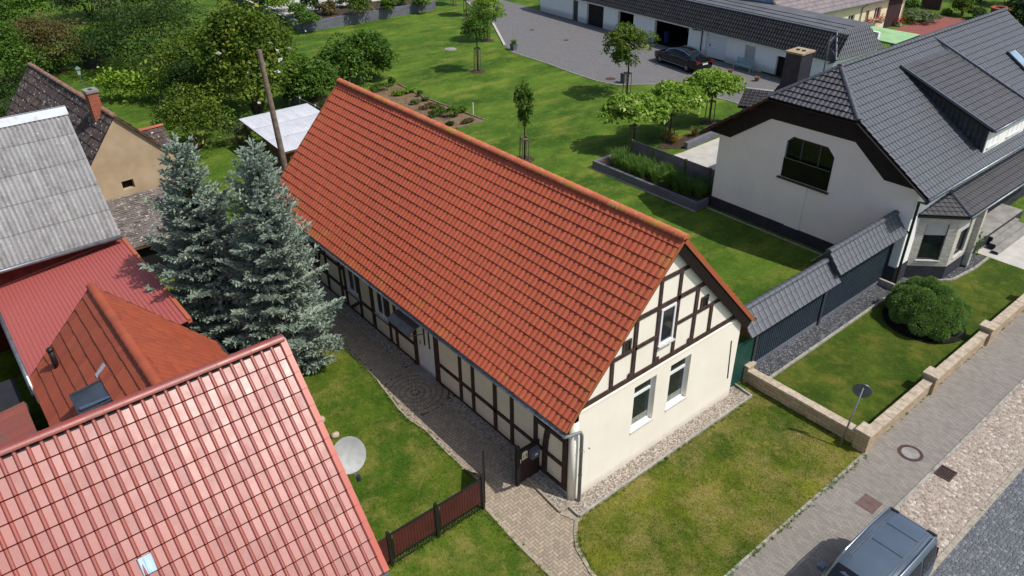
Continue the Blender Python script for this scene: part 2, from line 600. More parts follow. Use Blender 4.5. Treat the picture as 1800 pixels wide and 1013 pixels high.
PROF_BARREL = [(0, 0), (.08, .003), (.2, .015), (.35, .026), (.5, .030), (.65, .026), (.8, .015), (.92, .003)]
PROF_S = [(0, 0.0), (.31, 0.0), (.63, 0.0), (.645, .018), (.69, .036), (.75, .045), (.82, .047), (.89, .038), (.955, .020), (.985, .0)]
PROF_GROOVE = [(0, 0), (.02, -.014), (.09, -.014), (.11, .004), (.3, .012), (.55, .012), (.9, .006)]
PROF_FLAT = [(0, .012), (.1, .004), (.35, 0), (.52, .012), (.6, .003), (.85, 0), (.93, .01)]
PROF_PLAIN = [(0, 0), (.03, -.008), (.06, 0), (.5, .003), (.97, 0)]
PROF_CORR = [(i / 8.0, 0.028 * (1 - math.cos(2 * math.pi * i / 8.0)) / 2 * 2) for i in range(8)]

def ridge_caps(name, p, q, r, m, parent, seg=0.36, world=True, n=9, up=(0, 0, 1)):
    p, q = Vector(p), Vector(q)
    D = (q - p); L = D.length; D.normalize()
    W = D.cross(Vector(up)).normalized(); H = W.cross(D).normalized()
    k = max(1, round(L / seg)); sg = L / k
    b = MB()
    for i in range(k):
        secs = []
        for (t, rr) in ((0.0, r * 1.06), (0.06, r * 1.06), (0.07, r), (1.0, r * 0.95)):
            c = p + D * (i + t) * sg
            secs.append([c + W * math.cos(math.pi * j / (n - 1)) * rr + H * (math.sin(math.pi * j / (n - 1)) * rr * 0.8 - 0.02) for j in range(n)])
        b.loft(secs, cap=True, close=True)
    me = bpy.data.meshes.new(name); me.from_pydata(b.v, [], b.f)
    a = me.attributes.new('rnd', 'FLOAT', 'FACE')
    per = len(b.f) // k
    rv = [random.random() for _ in range(k)]
    a.data.foreach_set('value', [rv[min(k - 1, i // per)] for i in range(len(b.f))])
    a = me.attributes.new('edge', 'FLOAT', 'FACE'); a.data.foreach_set('value', [1.0] * len(b.f))
    return finish(name, me, m, parent, smooth=True, world=world, auto=0.7)

# ------------------------------------------------------------------ foliage helpers
def leaf_quads(P, size, rng, up=0.35, aspect=0.55, out=None, sj=0.35):
    n = len(P)
    Nn = rng.normal(size=(n, 3)); Nn[:, 2] = np.abs(Nn[:, 2]) + up
    if out is not None:
        Nn += out * 0.9
    Nn /= np.linalg.norm(Nn, axis=1)[:, None]
    R = rng.normal(size=(n, 3))
    A = np.cross(Nn, R); A /= np.linalg.norm(A, axis=1)[:, None] + 1e-9
    B = np.cross(Nn, A)
    s = size * (1 + sj * rng.normal(size=n)).clip(0.4, 1.9)
    a = A * (s / 2)[:, None]; b = B * (s * aspect / 2)[:, None]
    bend = Nn * (s * 0.12)[:, None]
    Q = np.stack([P - a - bend, P - b + bend * .5, P + a - bend, P + b + bend * .5], 1)
    return Q.reshape(-1, 3)
def quads_obj(name, Q, rnd, m, parent=None, world=False):
    n = len(Q) // 4
    me = bpy.data.meshes.new(name)
    me.vertices.add(n * 4); me.vertices.foreach_set('co', np.ascontiguousarray(Q, dtype=np.float32).ravel())
    me.loops.add(n * 4); me.loops.foreach_set('vertex_index', np.arange(n * 4, dtype=np.int32))
    me.polygons.add(n); me.polygons.foreach_set('loop_start', np.arange(0, n * 4, 4, dtype=np.int32))
    try:
        me.polygons.foreach_set('loop_total', np.full(n, 4, dtype=np.int32))
    except Exception:
        pass
    me.update(calc_edges=True)
    a = me.attributes.new('rnd', 'FLOAT', 'FACE'); a.data.foreach_set('value', np.asarray(rnd, dtype=np.float32))
    me.validate()
    return finish(name, me, m, parent, world=world, fix=False)
def clump_points(c, R, K, per, rng, cr=0.38, flat_bottom=None, fill=0.55):
    """leaf positions: K clumps spread over an ellipsoid, each clump a rough shell"""
    c = np.array(c, float); R = np.array(R, float)
    D = rng.normal(size=(K, 3)); D /= np.linalg.norm(D, axis=1)[:, None]
    if flat_bottom is not None:
        D[:, 2] = np.where(D[:, 2] < flat_bottom, -D[:, 2] * rng.random(K), D[:, 2])
    rad = fill + (0.82 - fill) * rng.random(K)
    C = D * rad[:, None]
    P = []; out = []; ci = []
    for i in range(K):
        q = rng.normal(size=(per, 3)); q /= np.linalg.norm(q, axis=1)[:, None]
        q[:, 2] = np.where(q[:, 2] < -0.3, -q[:, 2], q[:, 2])
        rr = cr * (0.6 + 0.7 * rng.random()) * (0.55 + 0.5 * rng.random(per) ** 0.5)
        P.append(C[i] + q * rr[:, None]); out.append(q); ci.append(np.full(per, rng.random()))
    P = np.concatenate(P); out = np.concatenate(out); ci = np.concatenate(ci)
    return c + P * R, out, ci, c + C * R
def bush(name, label, cat, loc, R, m, leaf=0.16, K=26, per=70, seed=0, group=None, stems=True, cr=0.38, up=0.35, zc=0.82, aspect=0.55):
    leaf *= .74; per = int(per * 1.6)
    rng = np.random.default_rng(seed + 100)
    t = thing(name, label, cat, loc, 0, group)
    P, out, ci, C = clump_points((0, 0, R[2] * zc), R, K, per, rng, cr, flat_bottom=-0.55)
    P[:, 2] = np.maximum(P[:, 2], 0.03 + 0.1 * rng.random(len(P)))
    Q = leaf_quads(P, leaf, rng, up, aspect, out)
    quads_obj('foliage', Q, (0.55 * ci + 0.45 * rng.random(len(P))), m, t)
    if stems:
        b = MB()
        for i in range(min(7, K)):
            e = Vector(C[i])
            b.tube([(random.uniform(-.1, .1), random.uniform(-.1, .1), -0.05), (e.x * 0.4, e.y * 0.4, e.z * 0.5), tuple(e)], [0.05 * R[2] / 1.2, 0.03, 0.012], 5)
        b.build('stem', M['bark'], t, world=False)
    return t
def tree(name, label, cat, loc, h, crown_c, R, m, leaf=0.2, K=24, per=60, seed=0, group=None, tr=0.07, cr=0.38, stakes=0, flat_bottom=None, aspect=0.55, up=0.35, sk_h=1.6, fill=0.5):
    leaf *= .70; per = int(per * 1.8)
    rng = np.random.default_rng(seed + 300)
    rnd = random.Random(seed)
    t = thing(name, label, cat, loc, 0, group)
    P, out, ci, C = clump_points(crown_c, R, K, per, rng, cr, flat_bottom, fill)
    quads_obj('crown', leaf_quads(P, leaf, rng, up, aspect, out), 0.55 * ci + 0.45 * rng.random(len(P)), m, t)
    b = MB()
    top = Vector(crown_c) + Vector((0, 0, R[2] * 0.45))
    b.tube([(0, 0, -0.05), (rnd.uniform(-.03, .03), rnd.uniform(-.03, .03), h * 0.4), (0, 0, crown_c[2] - R[2] * 0.3), tuple(top)], [tr * 1.25, tr, tr * 0.8, tr * 0.25], 8)
    for i in range(min(K, 10)):
        e = Vector(C[i]); s0 = Vector((0, 0, crown_c[2] - R[2] * rnd.uniform(0.1, 0.6)))
        mid = s0.lerp(e, 0.5) + Vector((0, 0, 0.06 * R[2]))
        b.tube([s0, mid, e], [tr * 0.5, tr * 0.32, tr * 0.12], 5)
    b.build('trunk', M['bark'], t, world=False, smooth=True)
    if stakes:
        for i in range(stakes):
            a = 2 * math.pi * i / stakes + 0.5
            MB().tube([(0.32 * math.cos(a), 0.32 * math.sin(a), -0.1), (0.27 * math.cos(a), 0.27 * math.sin(a), sk_h)], 0.035, 7).build('stake', M['stake'], t, world=False)
        k = MB()
        for i in range(stakes):
            a = 2 * math.pi * i / stakes + 0.5; a2 = 2 * math.pi * (i + 1) / stakes + 0.5
            k.bar((0.28 * math.cos(a), 0.28 * math.sin(a), sk_h - .08), (0.28 * math.cos(a2), 0.28 * math.sin(a2), sk_h - .08), 0.03, 0.08)
        k.build('stake_rail', M['stake'], t, world=False)
        MB().lathe([(0.62, 0.0), (0.6, 0.03), (0.3, 0.06), (0.02, 0.07)], n=18).build('mulch_ring', M['mulch'], t, world=False, smooth=True)
    return t
# ------------------------------------------------------------------ materials used
M['bark'] = plain('bark', S(92, 78, 62), S(60, 50, 42), 8, 0.9, 0.2, bump=0.6, bscale=25)
M['stake'] = plain('weathered_stake', S(138, 126, 108), S(100, 92, 80), 6, 0.85, 0.2)
M['mulch'] = stone_mat('bark_mulch', [S(92, 72, 58), S(70, 55, 46), S(112, 92, 78)], 14, S(50, 40, 34), bump=0.8)
M['lawn'] = grass_mat('garden_lawn', S(56, 90, 24), S(96, 126, 40), S(136, 140, 60), 0.5, 0.74, 0.16, stretch=(1.6, .8, 1))
M['lawn_front'] = grass_mat('dry_front_lawn', S(76, 100, 28), S(132, 136, 42), S(160, 142, 90), 0.44, 0.70, 0.26, dirt=S(164, 146, 110), dirt_lo=0.66, dirt_hi=0.78)
M['lawn_yard'] = grass_mat('yard_lawn', S(66, 102, 24), S(106, 122, 40), S(150, 138, 76), 0.48, 0.7, 0.30, dirt=S(148, 130, 98), dirt_lo=0.68, dirt_hi=0.78)
M['lawn_street'] = grass_mat('mown_street_lawn', S(54, 82, 20), S(90, 108, 34), S(130, 122, 54), 0.5, 0.75, 0.30)
M['soil'] = plain('garden_soil', S(132, 112, 90), S(100, 82, 64), 4, 0.95, 0.1, bump=0.9, bscale=18)
M['sidewalk'] = brick_mat('sidewalk_bricks', S(158, 152, 144), S(134, 129, 123), S(112, 107, 101), 0.20, 0.075, 0.006, rot=0.0, dirt=S(100, 96, 91))
M['cobble'] = stone_mat('mixed_field_stones', [S(164, 154, 144), S(134, 124, 118), S(184, 174, 163), S(112, 110, 110), S(152, 128, 120), S(214, 208, 198), S(120, 108, 100), S(170, 158, 146)], 9.0, S(172, 158, 144), 1.0, 0.14, vec_scale=(1.0, 1.3, 1), bump=0.7, rv=0.45)
M['road'] = stone_mat('small_granite_setts', [S(122, 127, 133), S(106, 112, 120), S(138, 142, 146), S(114, 117, 121), S(98, 104, 112)], 9.0, S(92, 94, 98), 0.6, 0.09, bump=0.8)
M['kerb'] = plain('concrete_kerb', S(172, 168, 160), S(136, 132, 126), 5, 0.9, 0.2, bump=0.3, bscale=40)
M['gravel_light'] = stone_mat('light_gravel', [S(212, 204, 192), S(176, 164, 150), S(150, 134, 120), S(226, 220, 210), S(128, 116, 106), S(196, 182, 164)], 24, S(140, 130, 118), 1.0, 0.06, bump=0.7)
M['gravel_grey'] = stone_mat('grey_chippings', [S(128, 130, 134), S(96, 98, 104), S(152, 154, 158), S(80, 82, 88), S(112, 116, 122)], 15, S(60, 62, 66), 1.0, 0.08, bump=1.0)
M['drive'] = brick_mat('grey_drive_pavers', S(128, 126, 126), S(112, 112, 114), S(92, 90, 90), 0.24, 0.16, 0.012, rot=0.1, dirt=S(104, 102, 104))
M['paver'] = tile_mat('path_paver', S(178, 164, 144), S(150, 138, 122), rough=0.9, spec=0.2)
M['path_edge'] = plain('path_edge_stone', S(176, 164, 146), S(140, 130, 116), 7, 0.9, 0.2, bump=0.3)
M['joint'] = plain('paver_joint', S(112, 102, 88), S(84, 78, 66), 6, 0.95, 0.1)
M['redpave'] = brick_mat('red_brick_paving', S(162, 96, 88), S(140, 80, 74), S(120, 84, 78), 0.22, 0.11, 0.012)
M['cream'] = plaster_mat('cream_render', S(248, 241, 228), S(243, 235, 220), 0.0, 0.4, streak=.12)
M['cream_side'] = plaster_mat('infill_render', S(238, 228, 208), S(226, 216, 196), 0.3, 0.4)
M['blackwood'] = plain('black_brown_board', S(34, 25, 23), S(26, 20, 19), 5, 0.8, 0.2)
M['timber'] = plain('dark_timber', S(80, 60, 56), S(56, 41, 38), 5, 0.75, 0.3, bump=0.4, bscale=30)
M['pvc'] = plain('white_window_frame', S(236, 238, 240), None, rough=0.35, spec=0.5)
M['sill_metal'] = plain('pale_sill', S(208, 208, 206), S(184, 184, 184), 3, 0.5, 0.4)
M['glass'] = glass()
M['zinc'] = plain('zinc_sheet', S(132, 138, 144), S(108, 114, 120), 4, 0.45, 0.5, 0.6)
M['zinc_pipe'] = plain('grey_pipe', S(132, 138, 142), S(112, 118, 122), 4, 0.5, 0.5, 0.3)
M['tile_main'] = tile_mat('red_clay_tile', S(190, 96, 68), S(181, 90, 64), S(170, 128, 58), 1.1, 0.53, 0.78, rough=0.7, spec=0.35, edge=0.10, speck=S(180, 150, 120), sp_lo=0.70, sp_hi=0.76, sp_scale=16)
M['ridge_main'] = tile_mat('lichen_ridge_tile', S(204, 114, 82), S(184, 100, 70), S(172, 134, 54), 1.5, 0.50, 0.68, rough=0.8, spec=0.3, speck=S(170, 160, 140), sp_lo=0.6, sp_hi=0.7, sp_scale=10)
M['verge_main'] = plain('red_verge_tile', S(176, 88, 60), S(150, 96, 56), 2.0, 0.75, 0.3)
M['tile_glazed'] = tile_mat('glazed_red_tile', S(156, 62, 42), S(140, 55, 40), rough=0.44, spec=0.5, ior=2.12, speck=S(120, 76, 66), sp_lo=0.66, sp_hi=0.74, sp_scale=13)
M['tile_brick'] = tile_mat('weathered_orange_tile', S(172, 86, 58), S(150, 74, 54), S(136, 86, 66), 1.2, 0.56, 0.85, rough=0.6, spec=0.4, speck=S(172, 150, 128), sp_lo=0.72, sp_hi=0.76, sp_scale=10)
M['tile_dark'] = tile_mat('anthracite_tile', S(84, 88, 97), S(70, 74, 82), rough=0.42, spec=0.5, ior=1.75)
M['tile_dark_matt'] = tile_mat('anthracite_matt_tile', S(86, 86, 90), S(68, 67, 71), rough=0.5, spec=0.5, ior=1.7)
M['tile_charcoal'] = tile_mat('charcoal_tile', S(64, 61, 63), S(48, 46, 48), rough=0.55, spec=0.4)
M['tile_old'] = tile_mat('old_lichen_tile', S(96, 82, 80), S(70, 60, 60), S(120, 104, 92), 1.5, 0.5, 0.7, rough=0.85, spec=0.2, speck=S(196, 192, 188), sp_lo=0.62, sp_hi=0.66, sp_scale=5)
M['ridge_old'] = tile_mat('old_ridge_tile', S(150, 98, 82), S(120, 88, 78), S(150, 130, 118), 2.5, 0.45, 0.6, rough=0.85, spec=0.2)
M['tile_brown'] = tile_mat('mauve_brown_tile', S(140, 128, 130), S(118, 108, 112), rough=0.6, spec=0.4)
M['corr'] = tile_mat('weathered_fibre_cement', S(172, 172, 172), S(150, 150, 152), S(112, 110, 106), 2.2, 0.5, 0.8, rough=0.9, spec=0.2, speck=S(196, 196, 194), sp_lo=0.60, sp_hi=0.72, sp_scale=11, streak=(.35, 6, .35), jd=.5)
M['slate_moss'] = tile_mat('mossy_slate', S(138, 130, 126), S(100, 94, 92), S(86, 74, 52), 3.0, 0.55, 0.7, rough=0.9, spec=0.2, speck=S(206, 202, 196), sp_lo=0.60, sp_hi=0.66, sp_scale=7)
M['sheet_red'] = tile_mat('red_painted_sheet', S(176, 94, 90), S(167, 87, 84), rough=0.5, spec=0.4)
M['sheet_red2'] = tile_mat('faded_red_sheet', S(150, 84, 72), S(128, 78, 70), S(110, 84, 78), 1.5, 0.5, 0.7, rough=0.55, spec=0.4)
M['sheet_orange'] = tile_mat('orange_sheet', S(182, 104, 78), S(166, 92, 70), rough=0.6, spec=0.3)
M['sheet_white'] = tile_mat('pale_corrugated_sheet', S(212, 214, 220), S(196, 200, 208), S(176, 180, 188), 1.0, 0.5, 0.75, rough=0.55, spec=0.4)
M['wallred'] = plain('dark_red_boards', S(104, 44, 40), S(80, 34, 32), 3, 0.8, 0.2)
M['beige'] = plain('beige_render', S(190, 170, 142), S(170, 149, 121), 0.8, 0.92, 0.1, bump=0.25, bscale=20)
M['brick'] = brick_mat('chimney_brick', S(178, 92, 66), S(150, 74, 54), S(160, 130, 108), 0.24, 0.08, 0.01, vertical=True)
M['boards'] = plain('brown_boards', S(120, 92, 72), S(84, 64, 52), 3, 0.85, 0.2)
M['concrete'] = plain('concrete', S(156, 154, 150), S(130, 128, 124), 2, 0.9, 0.2, bump=0.2)
M['terrace'] = plain('pale_terrace_slabs', S(196, 193, 187), S(178, 175, 169), 1.5, 0.85, 0.2)
M['white'] = plaster_mat('white_render', S(247, 247, 243), S(240, 241, 238), 0.3, 0.4, streak=.14)
M['plinth'] = plain('anthracite_plinth', S(62, 64, 72), S(52, 54, 62), 2, 0.85, 0.2)
M['soffit'] = plain('charcoal_cladding', S(48, 46, 48), S(40, 38, 40), 3, 0.8, 0.2)
M['fascia'] = plain('brown_fascia', S(104, 66, 44), S(86, 54, 38), 4, 0.7, 0.3)
M['anth'] = plain('anthracite_metal', S(58, 62, 68), S(50, 54, 60), 3, 0.45, 0.5)
M['slat'] = plain('blue_grey_slat', S(50, 62, 76), S(42, 53, 66), 3, 0.55, 0.4)
M['greenmetal'] = plain('dark_green_metal', S(36, 84, 76), S(28, 70, 64), 3, 0.5, 0.4)
M['black'] = plain('black_metal', S(28, 27, 28), S(36, 34, 34), 5, 0.5, 0.4)
M['maroon'] = plain('maroon_panel', S(84, 40, 38), S(70, 33, 32), 2.5, 0.55, 0.4)
M['dish'] = plain('dish_white', S(172, 175, 174), S(140, 142, 140), 5.0, 0.6, 0.3, lo=0.45, hi=0.95)
M['wood_pole'] = plain('grey_pole_wood', S(138, 122, 108), S(106, 94, 84), 5, 0.9, 0.2, bump=0.4)
M['stone_wall'] = brick_mat('sand_stone_blocks', S(200, 178, 146), S(172, 150, 122), S(140, 120, 98), 0.36, 0.14, 0.012, vertical=True, dirt=S(140, 124, 104))
M['cap'] = plain('stone_coping', S(196, 182, 162), S(164, 150, 132), 6, 0.9, 0.2, bump=0.5, bscale=30)
M['block_grey'] = brick_mat('grey_split_blocks', S(122, 124, 134), S(104, 106, 118), S(76, 78, 86), 0.5, 0.16, 0.01, vertical=True)
M['clad'] = brick_mat('pale_stone_cladding', S(226, 220, 210), S(196, 188, 176), S(170, 162, 152), 0.34, 0.09, 0.008, vertical=True, bump=0.8)
M['needle'] = leaf_mat('blue_spruce_needles', S(154, 172, 156), S(184, 200, 186), S(206, 216, 202), 0.65, 0.12)
M['needle_green'] = leaf_mat('dark_conifer', S(36, 60, 28), S(56, 82, 36), None, 0.7, 0.1)
M['leaf_dark'] = leaf_mat('dark_green_leaf', S(40, 66, 24), S(62, 92, 32), None)
M['leaf_mid'] = leaf_mat('mid_green_leaf', S(62, 98, 28), S(92, 128, 40), S(120, 150, 56))
M['leaf_bright'] = leaf_mat('bright_green_leaf', S(96, 134, 28), S(134, 168, 48), S(172, 196, 78))
M['leaf_yellow'] = leaf_mat('yellow_green_leaf', S(62, 92, 22), S(106, 130, 36), S(162, 168, 60))
M['leaf_plane'] = leaf_mat('pale_plane_leaf', S(112, 150, 44), S(152, 186, 72), S(200, 222, 130), 0.5, 0.35)
M['leaf_brown'] = leaf_mat('brownish_leaf', S(86, 84, 44), S(118, 102, 62), S(140, 112, 84))
M['leaf_grey'] = leaf_mat('grey_green_leaf', S(92, 108, 66), S(120, 136, 92), None)
M['pine'] = leaf_mat('mountain_pine', S(124, 158, 80), S(150, 182, 98), S(172, 198, 116), 0.7, 0.2)
M['flower_red'] = leaf_mat('red_flowers', S(190, 24, 30), S(220, 50, 50), None)
M['flower_white'] = leaf_mat('white_flowers', S(240, 238, 232), S(224, 222, 214), None)
M['reed'] = leaf_mat('ornamental_grass', S(70, 108, 40), S(110, 146, 60), None)
M['reed_dry'] = leaf_mat('dry_grass', S(170, 140, 66), S(196, 170, 96), None)
M['terracotta'] = plain('terracotta', S(150, 110, 92), S(130, 92, 76), 4, 0.8, 0.2)
M['greypot'] = plain('grey_planter', S(104, 106, 114), S(90, 92, 100), 3, 0.7, 0.3)
M['mint'] = plain('mint_paint', S(150, 186, 186), S(134, 170, 170), 4, 0.6, 0.3)
M['greenroof'] = tile_mat('pale_green_felt', S(158, 198, 148), S(146, 186, 136), S(132, 166, 120), 0.7, 0.45, 0.7, rough=0.8, spec=0.2)
M['bluewall'] = plain('pale_blue_sheet', S(188, 204, 220), S(174, 192, 210), 2, 0.6, 0.3)
M['darkbrown'] = plain('dark_brown_door', S(72, 50, 52), S(58, 42, 44), 3, 0.7, 0.3)
M['bin'] = plain('black_bin', S(44, 46, 56), S(36, 38, 46), 3, 0.5, 0.4)
M['bluebin'] = plain('blue_bin', S(30, 46, 100), None, rough=0.5)
M['lampgreen'] = plain('green_lamp_paint', S(78, 128, 104), S(64, 110, 90), 5, 0.5, 0.4)
M['rust'] = plain('rusty_iron', S(96, 74, 66), S(70, 54, 50), 12, 0.8, 0.3, 0.2)
M['cover_brown'] = plain('brown_cover', S(112, 92, 88), S(96, 78, 74), 6, 0.8, 0.3)
M['signgrey'] = plain('sign_back', S(112, 120, 132), S(98, 106, 118), 3, 0.4, 0.5, 0.5)
M['steel'] = plain('galvanised_steel', S(150, 154, 158), S(128, 132, 136), 5, 0.4, 0.5, 0.7)
M['chrome'] = plain('chrome', S(220, 222, 224), None, rough=0.15, spec=0.5, metal=1.0)
M['paint_blue'] = plain('slate_blue_paint', S(98, 112, 128), S(90, 104, 120), 1.2, 0.32, 0.5, 0.35, Coat_Weight=0.6, Coat_Roughness=0.1)
M['paint_black'] = plain('black_car_paint', S(10, 10, 11), None, rough=0.12, spec=0.35, Coat_Weight=0.3, Coat_Roughness=0.03)
M['tyre'] = plain('tyre_rubber', S(24, 24, 25), None, rough=0.85)
M['rim'] = plain('alloy_rim', S(150, 152, 156), None, rough=0.3, metal=0.8)
M['redlight'] = plain('red_lamp_glass', S(130, 10, 14), None, rough=0.15, spec=0.6)
M['plate'] = plain('number_plate', S(222, 222, 216), None, rough=0.4)
M['ivory'] = plain('ivory_enamel', S(232, 224, 188), None, rough=0.4)
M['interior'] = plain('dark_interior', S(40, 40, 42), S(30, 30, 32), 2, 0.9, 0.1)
M['shutter'] = plain('grey_roller_shutter', S(196, 196, 194), S(184, 184, 182), 2, 0.7, 0.3)
M['stone'] = plain('field_stone', S(186, 172, 152), S(156, 142, 124), 5, 0.9, 0.2, bump=0.5)
X, Y, Z = Vector((1, 0, 0)), Vector((0, 1, 0)), Vector((0, 0, 1))

# ------------------------------------------------------------------ the setting: ground sheets
def ground():
    xs = [-400, -120, -40, -12] + [-6 + 0.6 * i for i in range(9)] + KNOTS + [3.5, 8, 20, 60, 140, 420]
    xs = sorted(set(round(x, 3) for x in xs))
    ys = [-420, -160, -80, -40, -20, 0, 20, 60, 160, 420]
    b = MB()
    b.v = [(x, y, gz(x)) for x in xs for y in ys]
    n = len(ys)
    b.f = [(i * n + j, (i + 1) * n + j, (i + 1) * n + j + 1, i * n + j + 1) for i in range(len(xs) - 1) for j in range(n - 1)]
    struct(b.build('ground', M['lawn']))
ground()
sheet('front_lawn', [(-4.8, 1.5), (-2.3, 1.42), (-1.4, 1.12), (-.95, .8), (-.62, .3), (-.62, -8.55), (0.2, -9.1), (-4.8, -9.1)], M['lawn_front'], 0.004)
sheet('yard_lawn', [(-4.8, 2.33), (1.6, 2.33), (2.3, 1.9), (20, 1.7), (20, 6.8), (3, 7), (-4.8, 7.0)], M['lawn_yard'], 0.004)
sheet('street_lawn', [(-4.6, -9.3), (-.5, -9.6), (-.45, -20.9), (-1.7, -22.8), (-1.9, -26.2), (-4.6, -26.2)], M['lawn_street'], 0.004)
sheet('street_lawn', [(-4.6, -30.6), (-1.9, -30.6), (-1.0, -60), (-4.6, -60)], M['lawn_street'], 0.004)
sheet('sidewalk', [(-6.65, 40), (-4.8, 40), (-4.8, -9.2), (-4.68, -9.2), (-4.68, -90), (-6.65, -90)], M['sidewalk'], 0.006)
sheet('cobble_verge', [(-8.42, 40), (-6.65, 40), (-6.65, -90), (-8.42, -90)], M['cobble'], 0.003)
sheet('road', [(-16, 40), (-8.42, 40), (-8.42, -90), (-16, -90)], M['road'], 0.004)
kb = MB()
yy = 40.0
while yy > -88:
    kb.box(-6.73, -6.63, yy - 0.985, yy, -0.05, 0.035 + random.uniform(0, .004)); yy -= 1.0
struct(kb.build('sidewalk_kerb', M['kerb']))
kb = MB(); yy = 40.0
while yy > -88:
    kb.box(-8.52, -8.36, yy - 0.49, yy, -0.05, 0.02 + random.uniform(0, .008)); yy -= 0.5
struct(kb.build('road_kerb', plain('worn_road_kerb', S(176, 168, 154), S(146, 138, 126), 6, .9, .2, bump=.4)))
kb = MB(); yy = 1.3
while yy > -8.9:
    kb.box(-4.86, -4.78, yy - 0.485, yy, -0.05, 0.03 + random.uniform(0, .01)); yy -= 0.5
struct(kb.build('lawn_kerb', M['kerb']))

# brick path in herringbone, every paver laid on its own
PATH = [(20.5, 0.62), (8.9, 0.62), (8.9, 0.02), (6.2, 0.02), (6.2, 0.62), (-.1, 0.62), (-.62, 0.42), (-.95, .78), (-1.4, 1.13), (-2.3, 1.42), (-4.78, 1.5),
        (-4.78, 2.33), (1.5, 2.33), (2.0, 2.05), (2.4, 1.86), (3.9, 1.93), (5.4, 1.86), (6.2, 2.0), (7.0, 1.98), (7.8, 1.86), (8.5, 1.78), (8.95, 1.7), (10, 1.66), (13.2, 1.62), (20.5, 1.6)]
def inside(p, poly):
    c = False; n = len(poly)
    for i in range(n):
        (x1, y1), (x2, y2) = poly[i], poly[(i + 1) % n]
        if (y1 > p[1]) != (y2 > p[1]) and p[0] < (x2 - x1) * (p[1] - y1) / (y2 - y1) + x1:
            c = not c
    return c
sheet('path_bed', PATH, M['joint'], 0.006)
def pavers():
    vs = []; fs = []; rn = []
    w = 0.105; L = 2 * w; g = 0.006
    def put(cx, cy, a, b, rot=0.0, zz=0.012, test=True):
        if test and not inside((cx, cy), PATH):
            return
        o = len(vs); ca, sa = math.cos(rot), math.sin(rot)
        j = random.uniform(0, .004)
        for (i, k) in ((-1, -1), (1, -1), (1, 1), (-1, 1)):
            x = cx + (i * a * ca - k * b * sa); y = cy + (i * a * sa + k * b * ca)
            vs.append((x, y, gz(x) + zz + j + random.uniform(-.002, .002)))
        fs.append((o, o + 1, o + 2, o + 3)); rn.append(min(1, max(0, random.gauss(.5, .3))))
    # herringbone at 45 degrees
    ang = 0.0
    cc = (7.35, 1.05); R0, R1 = 1.02, 1.24
    for i in range(-60, 220):
        for j in range(-30, 40):
            # cell: horizontal then vertical
            m = (i + j) % 4
            bx = i * w; by = j * w
            if m == 0:
                p = (bx + w, by + w / 2); a, b = L / 2 - g, w / 2 - g
            elif m == 2:
                p = (bx + w / 2, by + w); a, b = w / 2 - g, L / 2 - g
            else:
                continue
            x = p[0] - 0.0; y = p[1]
            if math.hypot(x - cc[0], (y - cc[1]) * 1.0) < R1 + 0.02:
                continue
            put(x, y, a, b)
    for (rr, dd) in ((R0 + .11, .10), (R0 - .11, .10), (R0 - .32, .1), (R0 - .53, .1), (R0 - .74, .1), (R0 - .94, .08)):
        nn = max(5, int(2 * math.pi * rr / .112))
        for q in range(nn):
            t = 2 * math.pi * q / nn
            put(cc[0] + rr * math.cos(t), cc[1] + rr * math.sin(t), dd - g, math.pi * rr / nn - g, t)
    me = bpy.data.meshes.new('path'); me.from_pydata(vs, [], fs)
    a = me.attributes.new('rnd', 'FLOAT', 'FACE'); a.data.foreach_set('value', rn)
    struct(finish('path', me, M['paver'], fix=False))
pavers()
kb = MB()
for seg in ([(20.5, 0.60), (8.9, 0.60)], [(6.2, 0.60), (-.1, 0.60), (-.1, 0.02)],):
    for a, b in zip(seg[:-1], seg[1:]):
        n = max(1, int(math.hypot(b[0] - a[0], b[1] - a[1]) / 1.0))
        for i in range(n):
            p = Vector((*a, 0)).lerp(Vector((*b, 0)), i / n); q = Vector((*a, 0)).lerp(Vector((*b, 0)), (i + 0.985) / n)
            p.z = gz(p.x) + 0.03; q.z = gz(q.x) + 0.03
            kb.bar(p, q, 0.07, 0.14)
outer = PATH[13:]
for a, b in zip(outer[:-1], outer[1:]):
    p = Vector((a[0], a[1] + .03, gz(a[0]) + .01)); q = Vector((b[0], b[1] + .03, gz(b[0]) + .01))
    kb.bar(p, q, 0.06, 0.07)
for pts_ in ([(1.45, 2.35), (-4.75, 2.35)], [(-.12, .60), (-.62, .40), (-.97, .77), (-1.42, 1.12), (-2.3, 1.40), (-3.4, 1.47), (-4.75, 1.5)]):
    for a, b in zip(pts_[:-1], pts_[1:]):
        n = max(1, round(math.hypot(b[0] - a[0], b[1] - a[1]) / .22))
        for i in range(n):
            p = Vector((*a, 0)).lerp(Vector((*b, 0)), i / n); q = Vector((*a, 0)).lerp(Vector((*b, 0)), (i + .96) / n)
            p.z = gz(p.x) + .012; q.z = gz(q.x) + .012 + random.uniform(0, .006)
            kb.bar(p, q, .11, .06)
struct(kb.build('path_kerb', M['path_edge']))
sheet('path_corner', [(-.05, .02), (-.08, .66), (-.70, .47), (-.70, .2), (-.05, .2)], M['path_edge'], .007)
sheet('gravel_strip', [(20.4, 0.0), (20.4, 0.57), (8.9, 0.57), (8.9, 0.0)], M['gravel_light'], 0.03)
sheet('gravel_strip', [(6.2, 0.0), (6.2, 0.57), (-.07, 0.57), (-.07, 0.0)], M['gravel_light'], 0.03)
sheet('gravel_strip', [(0.02, 0.25), (-.56, .25), (-.56, -8.55), (0.25, -8.55), (0.25, -8), (0.02, -8)], M['gravel_light'], 0.03)
kb = MB()
